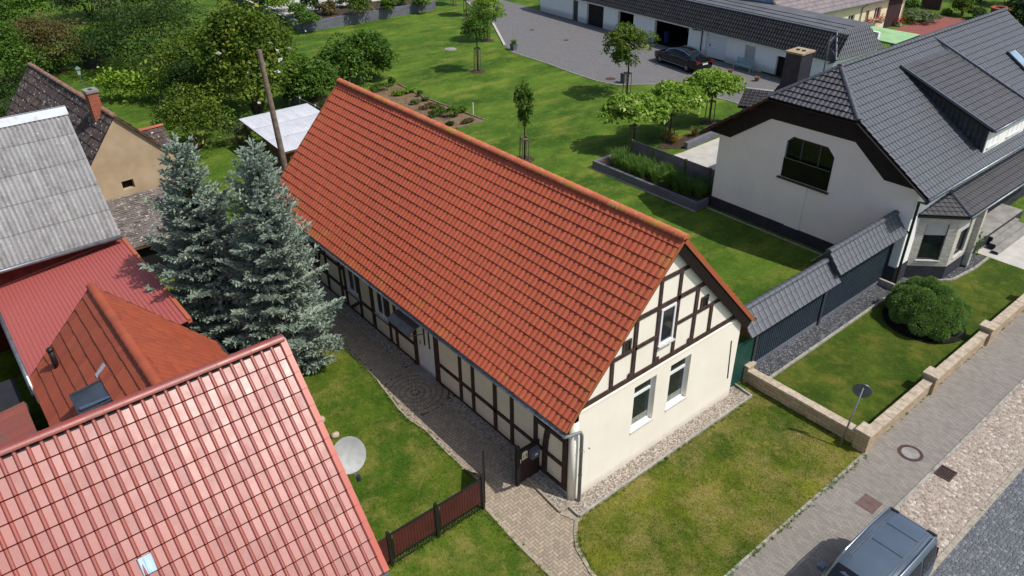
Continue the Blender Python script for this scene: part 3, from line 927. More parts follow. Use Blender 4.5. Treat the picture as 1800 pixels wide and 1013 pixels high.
for (a, b) in (((-.59, .25), (-.59, -8.6)), ((-.59, -8.6), (.25, -8.65)), ((-.1, .25), (-.59, .25))):
    n = max(1, int(math.hypot(b[0] - a[0], b[1] - a[1])))
    for i in range(n):
        p = Vector((*a, 0)).lerp(Vector((*b, 0)), i / n); q = Vector((*a, 0)).lerp(Vector((*b, 0)), (i + .99) / n)
        p.z = gz(p.x) + .03; q.z = gz(q.x) + .03
        kb.bar(p, q, 0.07, 0.14)
struct(kb.build('gravel_kerb', M['kerb']))

# ------------------------------------------------------------------ the half-timbered house
HW, HE, HR, HL = 8.0, 3.33, 8.11, 20.33
H = thing('half_timbered_house', 'cream half-timbered house with a long red barrel tile roof in the middle of the picture', 'house', (0, -4, 0))
slope = Vector((0, -(4.0 + 0.52), HR - HE)); SLN = slope.length
# lower gable wall with two window openings, thicker than the timbered gable above
wl = [(2.55, 3.58, 1.42, 3.28), (4.27, 5.30, 1.42, 3.28)]
wall('wall', rect(0, HW, -0.1, 3.62), [rect(a, b, c, d) for a, b, c, d in wl], (0, 0, 0), -Y, Z, -X, M['cream'], H, 0.2)
MB().box(-0.03, 0.2, -HW, 0.0, 3.58, 3.625).build('ledge', M['cream'], H)
g = MB()
g.prism([(0.025, -0.02, 3.6), (0.025, -HW + 0.02, 3.6), (0.025, -HW + .02, 3.75), (0.025, -4, HR - .12), (0.025, -0.02, 3.75)], (0.2, 0, 0))
g.build('gable_wall', M['cream'], H)
TW = 0.0
def gx(u0, z0, u1, z1, w=0.17, x=0.06):
    return (Vector((x, -u0, z0)), Vector((x, -u1, z1)), w)
gt = MB()
def zr(u):          # underside of the roof over the gable
    return HR - 0.17 - abs(u - 4) * (HR - HE) / 4.52
gt_list = [(0.15, 3.78, 7.85, 3.78, .2), (2.25, 5.93, 5.72, 5.93, .17), (3.28, 6.9, 4.72, 6.9, .15), (1.2, 4.87, 2.37, 4.87, .14), (2.37, 4.87, 3.35, 4.87, .14),
           (4.22, 4.93, 5.17, 4.93, .14), (5.17, 4.93, 6.75, 4.93, .14), (3.42, 4.42, 4.22, 4.42, .10),
           (1.44, 3.88, 1.44, 4.8, .15), (2.37, 3.88, 2.37, 5.85, .17), (3.36, 3.88, 3.36, 6.84, .15), (4.23, 3.88, 4.23, 6.84, .15), (5.17, 3.88, 5.17, 5.85, .17), (6.05, 3.88, 6.05, 4.87, .15)]
for k, (u0, z0, u1, z1, w) in enumerate(gt_list):
    d = 0.055 + 0.003 * (k % 5)
    gt.bar((0.02 - d / 2 + .02, -u0 + random.uniform(-.015, .015), z0), (0.02 - d / 2 + .02, -u1 + random.uniform(-.015, .015), z1), w * .86, d, (1, 0, 0))
for (u, z) in ((2.27, 3.95), (3.45, 3.95), (5.07, 3.97)):
    gt.obox((-0.005, -u, z), Y, Z, -X, .1, .09, 0, .025)
gt.build('timber_frame', M['timber'], H)
window(H, (-0.03, -3.79, 5.14), -Y, Z, -X, 0.68, 1.34, M['pvc'], M['glass'], 0, 0.075, 0.09, depth=0.05)
for (u, z) in ((2.02, 5.12), (5.61, 5.18)):
    window(H, (-0.015, -u, z), -Y, Z, -X, 0.36, 0.46, M['timber'], M['glass'], 0, 0.06, depth=0.04)
for (a, b, c, d) in wl:
    wf_ = window(H, (0.13, -(a + b) / 2, (c + d) / 2), -Y, Z, -X, b - a, d - c, M['pvc'], M['glass'], 0, 0.085, 0.17, depth=0.06, transom=0.52)
    MB().obox((0.168, -(a + b) / 2 - .05, c + .22), -Y, Z, -X, .36, .13, -.004, 0).build('curtain', plain('pale_curtain', S(150, 154, 146), S(120, 126, 118), 6, .6) if 'pale_curtain' not in bpy.data.materials else bpy.data.materials['pale_curtain'], wf_)  # pale panel on the pane's outside: painted reflection standing for the inner sill
MB().bar((-.012, -7.72, 1.0), (-.012, -7.55, 2.75), 0.035, 0.02, (1, 0, 0)).build('cable_cover', M['black'], H)
# long side wall with its timbers
WT = [(11.72, 10.72, 1.28, 2.62), (14.06, 13.0, 1.28, 2.62)]
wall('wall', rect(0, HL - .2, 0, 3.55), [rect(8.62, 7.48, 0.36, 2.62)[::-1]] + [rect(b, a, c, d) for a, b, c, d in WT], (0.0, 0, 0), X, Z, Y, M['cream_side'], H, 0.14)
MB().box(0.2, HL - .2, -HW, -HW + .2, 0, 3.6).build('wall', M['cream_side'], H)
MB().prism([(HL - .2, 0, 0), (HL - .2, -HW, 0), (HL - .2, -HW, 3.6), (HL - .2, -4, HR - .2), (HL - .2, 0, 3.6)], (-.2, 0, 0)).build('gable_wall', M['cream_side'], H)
st = MB()
def tb(x0, z0, x1, z1, w, k=0):
    d = 0.05 + 0.003 * (k % 4)
    st.bar((x0, d / 2 - .005, z0), (x1, d / 2 - .005, z1), w, d, (0, 1, 0))
for k, (x, w) in enumerate([(14.61, .14), (14.21, .13), (12.97, .14), (11.91, .22), (10.62, .15), (10.14, .15), (8.74, .22), (7.30, .26), (5.83, .15), (5.08, .15), (3.83, .16), (2.93, .15), (1.74, .17), (0.36, .22),
                            (15.9, .14), (16.9, .15), (17.9, .14), (19.0, .14), (19.9, .2)]):
    tb(x, 0.42, x, 3.4, w, k)
for k, (x0, x1, z) in enumerate([(7.2, .36, 1.27), (1.7, .36, 2.3), (10.62, 8.74, 1.27), (20.1, 10.62, 1.2), (20.1, 14.3, 2.2)]):
    tb(x0, z, x1, z, .13, k + 2)
tb(20.2, 0.36, 8.62, 0.36, .13, 1); tb(7.48, 0.36, 0.26, 0.36, .13, 1); tb(20.2, 3.3, 0.1, 3.3, .16, 3)
st.bar((13.9, .03, .45), (12.95, .03, 1.2), .13, .052, (0, 1, 0))
st.bar((16.8, .03, 1.2), (15.95, .03, 3.2), .13, .052, (0, 1, 0))
# curved brace near the street corner
pr = [(1.30, .42), (1.29, 1.0), (1.27, 1.5), (1.22, 1.95), (1.13, 2.4), (.98, 2.85), (.86, 3.1)]
for (a, b) in zip(pr[:-1], pr[1:]):
    st.bar((a[0], .024, a[1] - .02), (b[0], .024, b[1] + .02), .22, .056, (0, 1, 0))
st.build('timber_frame', M['timber'], H)
MB().box(0.02, HL - .2, -.05, 0.03, 0.0, 0.30).build('plinth', M['kerb'], H)
# rounded plaster corner pier
MB().lathe([(0.13, -0.1), (0.13, 3.3)], (0.1, -0.06, 0), n=16).build('corner_pier', M['cream'], H, smooth=True)
for (a, b, c, d) in WT:
    window(H, ((a + b) / 2, -.05, (c + d) / 2), X, Z, Y, a - b, d - c, M['pvc'], M['glass'], 1, 0.07, 0.12, depth=0.05)
dr = MB().box(7.50, 8.60, -.12, -.06, 0.40, 2.62)
dr.obox((8.05, -.06, 0.95), X, Z, Y, .40, .38, 0, .012); 
for dx in (-.25, 0.0, .25):
    dr.obox((8.05 + dx, -.048, .95), X, Z, Y, .09, .33, 0, .012)
for sx in (-1, 1):
    dr.obox((8.05 + sx * .52, -.06, 1.5), X, Z, Y, .03, 1.1, 0, .02)
D = dr.build('door', M['pvc'], H)
for dx in (-.16, .16):
    MB().obox((8.05 + dx, -.058, 1.95), X, Z, Y, .045, .42, 0, .012).build('pane', M['glass'], D)
MB().bar((8.48, -.02, 1.45), (8.48, -.02, 1.62), .03, .03, (0, 1, 0)).build('handle', M['steel'], D)
MB().box(7.4, 8.7, 0.0, 0.36, 0.0, 0.37).build('doorstep', M['concrete'], H)
cn = MB()
cn.loft([[(8.0, .03, 2.66), (8.0, .45, 2.56), (8.0, .72, 2.38), (8.0, .73, 2.40), (8.0, .45, 2.58), (8.0, .03, 2.68)],
         [(9.5, .03, 2.66), (9.5, .45, 2.56), (9.5, .72, 2.38), (9.5, .73, 2.40), (9.5, .45, 2.58), (9.5, .03, 2.68)]])
for x in (8.02, 9.48):
    cn.bar((x, .04, 2.2), (x, .68, 2.38), .04, .03)
cn.build('canopy', plain('canopy_sheet', S(142, 142, 140), S(118, 118, 117), 3, .3, .5, .4), H)
# roof
for sgn in (1, -1):
    if sgn == 1:
        O, U, V = (HL, 0.52, HE), -X, slope
    else:
        O, U, V = (-.14, -8.52, HE), X, Vector((0, 4.52, HR - HE))
    tiles('roof', O, U, V, HL + .14, SLN, 0.215, 0.346, PROF_BARREL, 0.034, M['tile_main'], H, rseed=3 + sgn, jit=0.005, wob=0.018)
ridge_caps('ridge_cap', (HL + .03, -4, HR + .03), (-.2, -4, HR + .03), 0.16, M['ridge_main'], H, 0.38)
def slab(y0, z0, y1, z1, x0, x1, off, th):
    d = Vector((0, y1 - y0, z1 - z0)).normalized(); n = Vector((0, -d.z, d.y))
    if n.z < 0: n = -n
    p = Vector((0, y0, z0)) + n * off; q = Vector((0, y1, z1)) + n * off
    return MB().prism([(x0, p.y, p.z), (x0, q.y, q.z), (x0, (q - n * th).y, (q - n * th).z), (x0, (p - n * th).y, (p - n * th).z)], (x1 - x0, 0, 0))
for sy in (1, -1):
    ye, yr = (0.52, -4.0) if sy == 1 else (-8.52, -4.0)
    slab(ye, HE, yr, HR, -.08, HL - .02, -.015, .09).build('roof_deck', M['soffit'], H)
    slab(ye, HE, yr, HR, -.16, -.135, .035, .10 if sy == 1 else .15).build('verge_tile', M['verge_main'], H)
    slab(ye, HE, yr, HR, HL + .01, HL + .045, .05, .17).build('verge_tile', M['verge_main'], H)
    slab(ye, HE, yr, HR, -.125, -.09, -.06 if sy == 1 else -.10, .08 if sy == 1 else .36).build('bargeboard', M['blackwood'], H)
gu = MB()
for y, s in ((0.60, 1), (-8.60, -1)):
    secs = []
    for x in (HL, -.18):
        secs.append([(x, y + .075 * math.cos(math.pi + math.pi * j / 8) , HE - .03 + .075 * math.sin(math.pi + math.pi * j / 8)) for j in range(9)] +
                    [(x, y + .062 * math.cos(2 * math.pi - math.pi * j / 8), HE - .03 + .062 * math.sin(2 * math.pi - math.pi * j / 8)) for j in range(9)])
    gu.loft(secs)
gu.build('gutter', M['zinc'], H)
MB().tube([(-.05, .58, HE - .1), (-.09, .54, HE - .2), (-.12, .35, HE - .25), (-.13, 0.0, HE - .32), (-.13, -.1, HE - .36), (-.13, -.16, HE - .5), (-.13, -.17, HE - .7), (-.13, -.17, 0.05)], 0.055, 10).build('downpipe', M['zinc_pipe'], H, smooth=True)
cl = MB()
for z in (2.2, 1.15): cl.lathe([(.065, z), (.065, z + .05)], (-.13, -.17, 0), n=10)
cl.build('pipe_clip', M['steel'], H)
# ------------------------------------------------------------------ red glazed house in the foreground
def deck(p, q, r, s, th, m, parent, name='roof_deck'):
    p, q, r, s = [Vector(a) for a in (p, q, r, s)]
    n = (q - p).cross(s - p).normalized()
    if n.z < 0: n = -n
    return MB().prism([a - n * 0.02 for a in (p, q, r, s)], -n * th).build(name, m, parent)
GR, GE = (3.56, 7.52), (-.42, 2.73)          # ridge and eave (x, z)
G = thing('glazed_roof_house', 'house under shiny red glazed roof tiles in the near left corner', 'house', (1.5, 12, 0))
sv = Vector((GR[0] - GE[0], 0, GR[1] - GE[1]))
tiles('roof', (GE[0], 20.0, GE[1]), -Y, sv, 20 - 6.79, sv.length, 0.255, 0.445, PROF_S, 0.03, M['tile_glazed'], G, rseed=21, jit=0.002, joint=.028, smooth=False)
sb = Vector((-sv.x, 0, sv.z))
tiles('roof', (2 * GR[0] - GE[0], 6.79, GE[1]), Y, sb, 20 - 6.79, sv.length, 0.262, 0.445, PROF_S, 0.03, M['tile_glazed'], G, rseed=22, jit=0.002)
ridge_caps('ridge_cap', (GR[0], 6.74, GR[1] + .06), (GR[0], 20, GR[1] + .06), 0.13, M['tile_glazed'], G, 0.42)
for sx in (1, -1):
    x0 = GE[0] if sx == 1 else 2 * GR[0] - GE[0]
    d = Vector((GR[0] - x0, 0, GR[1] - GE[1])).normalized(); n = Vector((-d.z, 0, d.x)) * (1 if sx == 1 else -1)
    p, q = Vector((x0, 6.70, GE[1])), Vector((GR[0], 6.70, GR[1] + .02))
    k = 14; v = MB()
    for i in range(k):
        a = p.lerp(q, i / k); b = p.lerp(q, (i + 1.0) / k)
        v.prism([a + n * .085, b + n * .06, b - n * .12, a - n * .12], (0, .05, 0))
        v.prism([a + n * .085 + Vector((0, .05, 0)), b + n * .06 + Vector((0, .05, 0)), b + n * .045 + Vector((0, .05, 0)), a + n * .07 + Vector((0, .05, 0))], (0, .1, 0))
    v.build('verge_tile', plain('glazed_verge', S(184, 88, 70), S(176, 82, 66), 3, 0.4, 0.6) if sx == 1 else bpy.data.materials['glazed_verge'], G)
deck((GE[0] + .03, 6.8, GE[1]), (GE[0] + .03, 20, GE[1]), (GR[0], 20, GR[1]), (GR[0], 6.8, GR[1]), .1, M['soffit'], G)
deck((2 * GR[0] - GE[0] - .03, 20, GE[1]), (2 * GR[0] - GE[0] - .03, 6.8, GE[1]), (GR[0], 6.8, GR[1]), (GR[0], 20, GR[1]), .1, M['soffit'], G)
MB().prism([(0, 7.0, -.05), (7.1, 7.0, -.05), (7.1, 7.0, 3.0), (3.56, 7.0, 7.2), (0, 7.0, 3.0)], (0, 12.6, 0)).build('wall', M['cream'], G)
MB().tube([(GE[0] - .06, 6.75, GE[1] - .05), (GE[0] - .06, 20, GE[1] - .05)], 0.07, 10).build('gutter', M['zinc'], G, smooth=True)
# one clear glass tile
d = sv.normalized(); n = Vector((-d.z, 0, d.x))
def on_roof(px, py):
    a, b = (px - 900) / CAM_F, -(py - 506.5) / CAM_F
    dd = r_ * a + u_ * b + f_
    t = (Vector((GE[0], 0, GE[1])) - Vector(CAM_C)).dot(n) / dd.dot(n)
    return Vector(CAM_C) + dd * t
c = on_roof(259, 992)
MB().obox(c + n * .04, Y, d, n, .13, .19, -.02, .02).obox(c + n * .05, Y, d, n, .03, .17, 0, .03).build('glass_tile', glass('tile_glass', S(140, 160, 180)), G)
MB().obox(c + n * .045, Y, d, n, .145, .2, -.02, .012).build('glass_tile_frame', M['steel'], G)

# satellite dish on the verge
sd = thing('satellite_dish', 'white satellite dish fixed beside the verge of the shiny red roof', 'satellite dish', (1.75, 6.35, 4.75))
aim = Vector((-.8, .08, .38)).normalized()
q = aim.to_track_quat('Z', 'Y').to_matrix()
b = MB(); rings = []
R = 0.44
for (rr, hh) in ((.02, .0), (.12, .010), (.22, .034), (.32, .072), (.42, .124), (.445, .132), (.45, .115), (.42, .10), (.3, .045), (.15, -.008), (.02, -.015)):
    rings.append([q @ Vector((rr * math.cos(t) * 1.0, rr * 1.08 * math.sin(t), hh)) for t in [2 * math.pi * k / 28 for k in range(28)]])
b.loft(rings)
b.build('reflector', M['dish'], sd, smooth=True, world=False, auto=0.8)
a0 = q @ Vector((0, -.47, .08)); a1 = q @ Vector((.0, -.60, .40))
MB().tube([q @ Vector((0, -.3, -.05)), a0, a1], .026, 6).build('feed_arm', M['steel'], sd, world=False)
MB().tube([a1 - (q @ Vector((0, .02, .03))), a1 + (q @ Vector((0, .12, .02)))], .06, 8).build('receiver', M['bin'], sd, world=False)
MB().tube([(0, 0, -.02), q @ Vector((0, 0, -.14)), (0.05, .25, -.12), (.1, .58, -.3)], .03, 8).build('bracket', M['steel'], sd, world=False)

# ------------------------------------------------------------------ weathered orange tiled house behind it
h2 = dict(x1=12.25, yr=9.41, zr=6.05, ye=6.28, ze=2.45, yl=11.9, zl=3.62, x0=4.5)
B2 = thing('tiled_house', 'house with weathered orange interlocking roof tiles and a dark roof window', 'house', (9.8, 9.2, 0))
U = Vector((-1, 0, 0)); L = h2['x1'] - h2['x0']
v = Vector((0, h2['yr'] - h2['yl'], h2['zr'] - h2['zl']))
tiles('roof', (h2['x1'], h2['yl'], h2['zl']), U, v, L, v.length, 0.30, 0.42, PROF_FLAT, 0.045, M['tile_brick'], B2, rseed=31, jit=0.006, joint=.035)
v2 = Vector((0, h2['yr'] - h2['ye'], h2['zr'] - h2['ze']))
tiles('roof', (h2['x0'], h2['ye'], h2['ze']), -U, v2, L, v2.length, 0.30, 0.40, PROF_GROOVE, 0.03, M['tile_brick'], B2, rseed=32, jit=0.01, joint=.03, stagger=.5)
ridge_caps('ridge_cap', (h2['x1'] + .02, h2['yr'], h2['zr'] + .03), (h2['x0'], h2['yr'], h2['zr'] + .03), .15, M['tile_brick'], B2, .4)
deck((h2['x1'] - .03, h2['yl'] - .03, h2['zl']), (h2['x0'], h2['yl'] - .03, h2['zl']), (h2['x0'], h2['yr'], h2['zr']), (h2['x1'] - .03, h2['yr'], h2['zr']), .09, M['soffit'], B2)
deck((h2['x0'], h2['ye'] + .03, h2['ze']), (h2['x1'] - .03, h2['ye'] + .03, h2['ze']), (h2['x1'] - .03, h2['yr'], h2['zr']), (h2['x0'], h2['yr'], h2['zr']), .09, M['soffit'], B2)
MB().prism([(12.1, 6.7, 0), (12.1, 11.6, 0), (12.1, 11.6, 3.6), (12.1, 9.41, 5.8), (12.1, 6.7, 2.7)], (-4.9, 0, 0)).build('wall', M['beige'], B2)
w = MB()
for (ya, za, yb, zb) in ((h2['yl'], h2['zl'], h2['yr'], h2['zr']), (h2['ye'], h2['ze'], h2['yr'], h2['zr'])):
    w.bar((h2['x1'] + .03, ya, za - .02), (h2['x1'] + .03, yb, zb - .02), .05, .16, (1, 0, 0))
w.build('bargeboard', M['fascia'], B2)
MB().tube([(h2['x1'] + .05, h2['ye'] - .06, h2['ze'] - .04), (h2['x0'], h2['ye'] - .06, h2['ze'] - .04)], .065, 10).build('gutter', M['zinc'], B2, smooth=True)
MB().box(11.65, 12.3, 11.92, 11.97, 3.05, 3.75).build('fascia', M['white'], B2)
vn = Vector((0, -v.z, v.y)).normalized(); vn = vn if vn.z > 0 else -vn
vd = v.normalized(); vo = Vector((0, h2['yl'], h2['zl']))
def on2(px, py):
    a, b = (px - 900) / CAM_F, -(py - 506.5) / CAM_F
    dd = r_ * a + u_ * b + f_
    t = (vo - Vector(CAM_C)).dot(vn) / dd.dot(vn)
    return Vector(CAM_C) + dd * t
c = on2(168, 716)
hz2 = c.z + .30
rw = MB()
rw.prism([(c.x - .55, c.y + .42, c.z - .5), (c.x - .55, c.y - .42, c.z + .2), (c.x - .55, c.y - .42, hz2 + .06), (c.x - .55, c.y + .42, hz2 - .06)], (1.1, 0, 0))
for (xa, xb, ya, yb) in ((-.58, -.50, -.46, .46), (.50, .58, -.46, .46), (-.50, .50, -.46, -.40), (-.50, .50, .40, .46)):
    rw.prism([(c.x + xa, c.y + ya, hz2 + .07 - .13 * (ya + .46)), (c.x + xb, c.y + ya, hz2 + .07 - .13 * (ya + .46)), (c.x + xb, c.y + yb, hz2 + .07 - .13 * (yb + .46)), (c.x + xa, c.y + yb, hz2 + .07 - .13 * (yb + .46))], (0, 0, .07))
rwf = rw.build('roof_window', M['anth'], B2)
MB().prism([(c.x - .50, c.y - .40, hz2 + .085), (c.x + .50, c.y - .40, hz2 + .085), (c.x + .50, c.y + .40, hz2 - .02), (c.x - .50, c.y + .40, hz2 - .02)], (0, 0, .02)).build('pane', glass('roof_glass', S(46, 52, 60)), rwf)
MB().box(c.x - .46, c.x - .36, c.y - .38, c.y + .38, hz2 + .10, hz2 + .14).build('blind_rail', M['chrome'], rwf)
c = on2(100, 645)
pp = MB().tube([c - Z * .1, c + Z * .25, c + Z * .62], .085, 12)
pp.lathe([(.10, .6), (.11, .66), (.05, .72)], tuple(c), n=12)
pp.build('vent_pipe', M['black'], B2, smooth=True)
c = on2(178, 652)
MB().obox(c, X, vd, vn, .09, .2, 0, .045).build('glass_tile', glass('tile_glass_grey', S(130, 136, 150)), B2)

# ------------------------------------------------------------------ red sheet-metal roof
RS = thing('sheet_roof_shed', 'long shed under a smooth red ribbed metal roof below the grey corrugated barn', 'shed', (16.4, 9.3, 0))
zr0, zr1 = 3.62, 3.02
sv = Vector((0, 6.87 - 11.88, zr0 - zr1))
tiles('roof', (20.3, 11.88, zr1), -X, sv, 20.3 - 12.35, sv.length, 0.16, sv.length, [(0, 0), (.2, 0), (.28, .016), (.42, .016), (.5, 0)], 0.0, M['sheet_red'], RS, rseed=41, jit=0.0)
# ribs run along the shed: lay them as a second set of shallow folds
b = MB()
for i in range(36):
    p = Vector((0, 11.88, zr1)).lerp(Vector((0, 6.87, zr0)), (i + .5) / 36)
    b.prism([(20.28, p.y - .03, p.z + .004), (20.28, p.y + .03, p.z - .002), (20.28, p.y + .015, p.z + .028), (20.28, p.y - .015, p.z + .03)], (-7.9, 0, 0))
b.build('roof_ribs', M['sheet_red'], RS)
bpy.data.objects.remove([o for o in RS.children if o.name.startswith('roof') and not o.name.startswith('roof_r')][0])
MB().prism([(20.3, 11.9, zr1 - .03), (20.3, 6.85, zr0 - .03), (20.3, 6.85, zr0 + .006), (20.3, 11.9, zr1 + .006)], (-7.95, 0, 0)).build('roof', M['sheet_red'], RS)
MB().prism([(20.35, 6.80, zr0 - .14), (20.35, 6.94, zr0 - .14), (20.35, 6.94, zr0 + .05), (20.35, 6.80, zr0 + .05)], (-8.0, 0, 0)).build('verge_trim', M['sheet_orange'], RS)
MB().box(20.28, 20.40, 6.85, 11.9, zr1 - .1, zr1 + .02).prism([(20.36, 6.85, zr0 + .02), (20.36, 11.9, zr1 + .02), (20.36, 11.9, zr1 + .1), (20.36, 6.85, zr0 + .1)], (-.09, 0, 0)).build('wall_flashing', M['sheet_red2'], RS)
MB().box(12.5, 20.2, 7.05, 11.7, 0, 3.0).build('wall', M['wallred'], RS)
MB().tube([(20.3, 11.97, zr1 - .03), (12.3, 11.97, zr1 - .03)], .075, 10).build('gutter', M['zinc'], RS, smooth=True)

# ------------------------------------------------------------------ grey corrugated barn
GB = thing('corrugated_barn', 'barn with a steep weathered grey corrugated roof and pale ridge flashing', 'barn', (23.4, 12, 0))
xe, ze, xr, zr_ = 19.9, 3.98, 23.45, 8.5
sv = Vector((xr - xe, 0, zr_ - ze))
tiles('roof', (xe, 18.0, ze), -Y, sv, 18 - 6.97, sv.length, 0.177, 1.25, PROF_CORR, 0.022, M['corr'], GB, rseed=51, jit=0.003, joint=.03)
tiles('roof', (2 * xr - xe, 6.97, ze), Y, Vector((xe - xr, 0, zr_ - ze)), 18 - 6.97, sv.length, 0.177, 1.25, PROF_CORR, 0.022, M['corr'], GB, rseed=52, jit=0.003)
d = sv.normalized(); d2 = Vector((-d.x, 0, d.z))
fl = MB()
for dd in (d, d2):
    nn = Vector((-dd.z, 0, dd.x)) if dd.x > 0 else Vector((dd.z, 0, -dd.x))
    p = Vector((xr, 6.93, zr_)) + nn * .09
    fl.prism([p, p - dd * .36, p - dd * .36 - nn * .012, p - nn * .012], (0, 11.0, 0))
fl.build('ridge_flashing', plain('pale_ridge_flashing', S(196, 204, 212), S(176, 150, 148), 2.5, 0.6, 0.4, lo=.55, hi=.75), GB)
deck((xe + .05, 18, ze), (xe + .05, 7.0, ze), (xr, 7.0, zr_), (xr, 18, zr_), .06, M['boards'], GB)
MB().prism([(20.3, 7.1, 0), (26.6, 7.1, 0), (26.6, 7.1, 4.1), (23.45, 7.1, 8.3), (20.3, 7.1, 4.1)], (0, 10.8, 0)).build('wall', M['wallred'], GB)
MB().tube([(xe - .06, 6.93, ze - .05), (xe - .06, 18, ze - .05)], .085, 10).build('gutter', M['zinc'], GB, smooth=True)

# ------------------------------------------------------------------ lean-to roofs at the left edge
LT = thing('ribbed_lean_to', 'low lean-to under a faded red ribbed sheet roof at the left edge', 'lean-to', (10.0, 13, 0))
sv = Vector((0, -2.9, .35))
tiles('roof', (12.0, 15.2, 2.75), -X, sv, 4.6, sv.length, 0.22, sv.length, [(0, 0), (.15, 0), (.2, .03), (.4, .03), (.45, 0)], 0.0, M['sheet_red2'], LT, rseed=61, jit=0.002)
MB().box(7.6, 11.8, 12.3, 15.0, 0, 2.7).build('wall', M['beige'], LT)
MB().box(12.0, 12.05, 12.25, 15.25, 2.62, 2.98).build('edge_trim', M['zinc'], LT)
OS = thing('orange_sheet_shed', 'small shed under an orange ribbed sheet roof at the left picture edge', 'shed', (18.0, 14.2, 0))
sv = Vector((0, -2.6, .3))
tiles('roof', (20.0, 15.6, 2.3), -X, sv, 4.3, sv.length, 0.16, sv.length, PROF_CORR, 0.0, M['sheet_orange'], OS, rseed=62, jit=0.002)
MB().box(16.0, 19.9, 13.1, 15.5, 0, 2.25).build('wall', M['boards'], OS)
DS = thing('dark_shed', 'flat dark bitumen roofed shed in the gap beside the red sheet roof', 'shed', (14.4, 13.2, 0))
MB().box(13.3, 15.6, 12.35, 15.5, 1.75, 1.87).build('roof', plain('dark_bitumen', S(44, 46, 52), S(36, 38, 44), 1.5, .8), DS)
MB().box(13.4, 15.5, 12.45, 15.4, 0, 1.75).build('wall', M['boards'], DS)

# ------------------------------------------------------------------ old rendered house with lichen roof (turned about 5 degrees)
OH = thing('old_rendered_house', 'old beige rendered house with a steep lichen-spotted dark tile roof', 'house', (27, 4.57, 0), 0.085)
Lx, hz, half, dz = 12.9, 6.67, 2.0, 2.45
for sgn in (1, -1):
    if sgn == 1:
        O, U = (Lx, half + .35, hz - (half + .35) * 1.2), -X
    else:
        O, U = (-.12, -(half + .35), hz - (half + .35) * 1.1), X
    V = Vector((0, 0, hz)) - Vector((0, O[1], O[2])); V.x = 0
    tiles('roof', O, U, V, Lx + .12, V.length, 0.24, 0.46, PROF_PLAIN, 0.03, M['tile_old'], OH, rseed=71 + sgn, jit=0.012, world=False, wob=0.03, stagger=0.5)
ridge_caps('ridge_cap', (Lx + .05, 0, hz + .02), (-.15, 0, hz + .02), .13, M['ridge_old'], OH, .4, world=False)
wall('wall', [(-half, 0), (half, 0), (half, hz - half * 1.2 - .1), (0, hz - .08), (-half, hz - half * 1.1 - .1)][::1], [rect(-.02, .55, 3.0, 3.45)], (0, 0, 0), Y, Z, -X, M['beige'], OH, .3, world=False)
MB().box(.3, Lx - .1, -half, -half + .2, 0, hz - half * 1.1 - .1).box(.3, Lx - .1, half - .2, half, 0, hz - half * 1.2 - .1).build('wall', M['beige'], OH, world=False)
MB().box(.28, .32, -.1, .7, 2.9, 3.5).build('window', M['interior'], OH, world=False)
b = MB(); b.bar((-.1, -.02, hz - .03), (-.1, -(half + .35), hz - .03 - (half + .35) * 1.1), .05, .12, (1, 0, 0)); b.build('bargeboard', M['boards'], OH, world=False)
MB().tube([(-.1, -(half + .4), hz - (half + .35) * 1.1 - .05), (Lx, -(half + .4), hz - (half + .35) * 1.1 - .05)], .06, 8).build('gutter', M['zinc'], OH, world=False)
ch = MB().box(1.3, 1.85, .02, .50, 5.6, 7.55).build('chimney', M['brick'], OH, world=False)
MB().box(1.24, 1.91, -.04, .56, 7.55, 7.66).build('chimney_cap', M['concrete'], ch, world=False)
MB().box(1.45, 1.7, .18, .34, 7.66, 7.675).build('flue', M['black'], ch, world=False)

# small tiled outhouse beyond the chimney
AN = thing('tiled_outhouse', 'little outhouse with dark tiles and a bright orange ridge behind the chimney', 'outhouse', (31.2, 2.7, 0), 0.085)
W_ = 1.7
for sgn in (1, -1):
    O, U = ((-1.1, 1.2, 3.35), -Y) if sgn == 1 else ((1.1, -1.2, 3.35), Y)
    V = Vector((0, 0, 4.35)) - Vector((O[0], 0, O[2]))
    tiles('roof', O, U, V, 2.4, V.length, .24, .37, PROF_PLAIN, .03, M['tile_old'], AN, rseed=77 + sgn, world=False, stagger=.5)
ridge_caps('ridge_cap', (0, -1.22, 4.37), (0, 1.22, 4.37), .12, M['sheet_orange'], AN, .4, world=False)
MB().prism([(-.95, -1.1, 0), (.95, -1.1, 0), (.95, -1.1, 3.4), (0, -1.1, 4.25), (-.95, -1.1, 3.4)], (0, 2.2, 0)).build('wall', M['beige'], AN, world=False)

# mossy slate shed
MS = thing('mossy_slate_shed', 'low shed with a crumbling moss-grown slate roof beside the left spruce', 'shed', (25, 5, 0))
p0, p1, p2, p3 = Vector((22.2, 7.2, 2.15)), Vector((22.0, 3.6, 2.15)), Vector((26.7, 3.0, 2.75)), Vector((26.9, 6.6, 2.75))
sv = p3 - p0
tiles('roof', p0, p1 - p0, sv, (p1 - p0).length, sv.length, .28, .17, PROF_PLAIN, .014, M['slate_moss'], MS, rseed=81, jit=.012, stagger=.5, wob=.02)
MB().prism([p0 - Z * .12, p1 - Z * .12, p2 - Z * .12, p3 - Z * .12], (0, 0, .1)).build('roof_deck', M['boards'], MS)
MB().prism([(22.5, 6.9, 0), (22.4, 3.8, 0), (26.5, 3.3, 0), (26.6, 6.4, 0)], (0, 0, 2.05)).build('wall', M['interior'], MS)

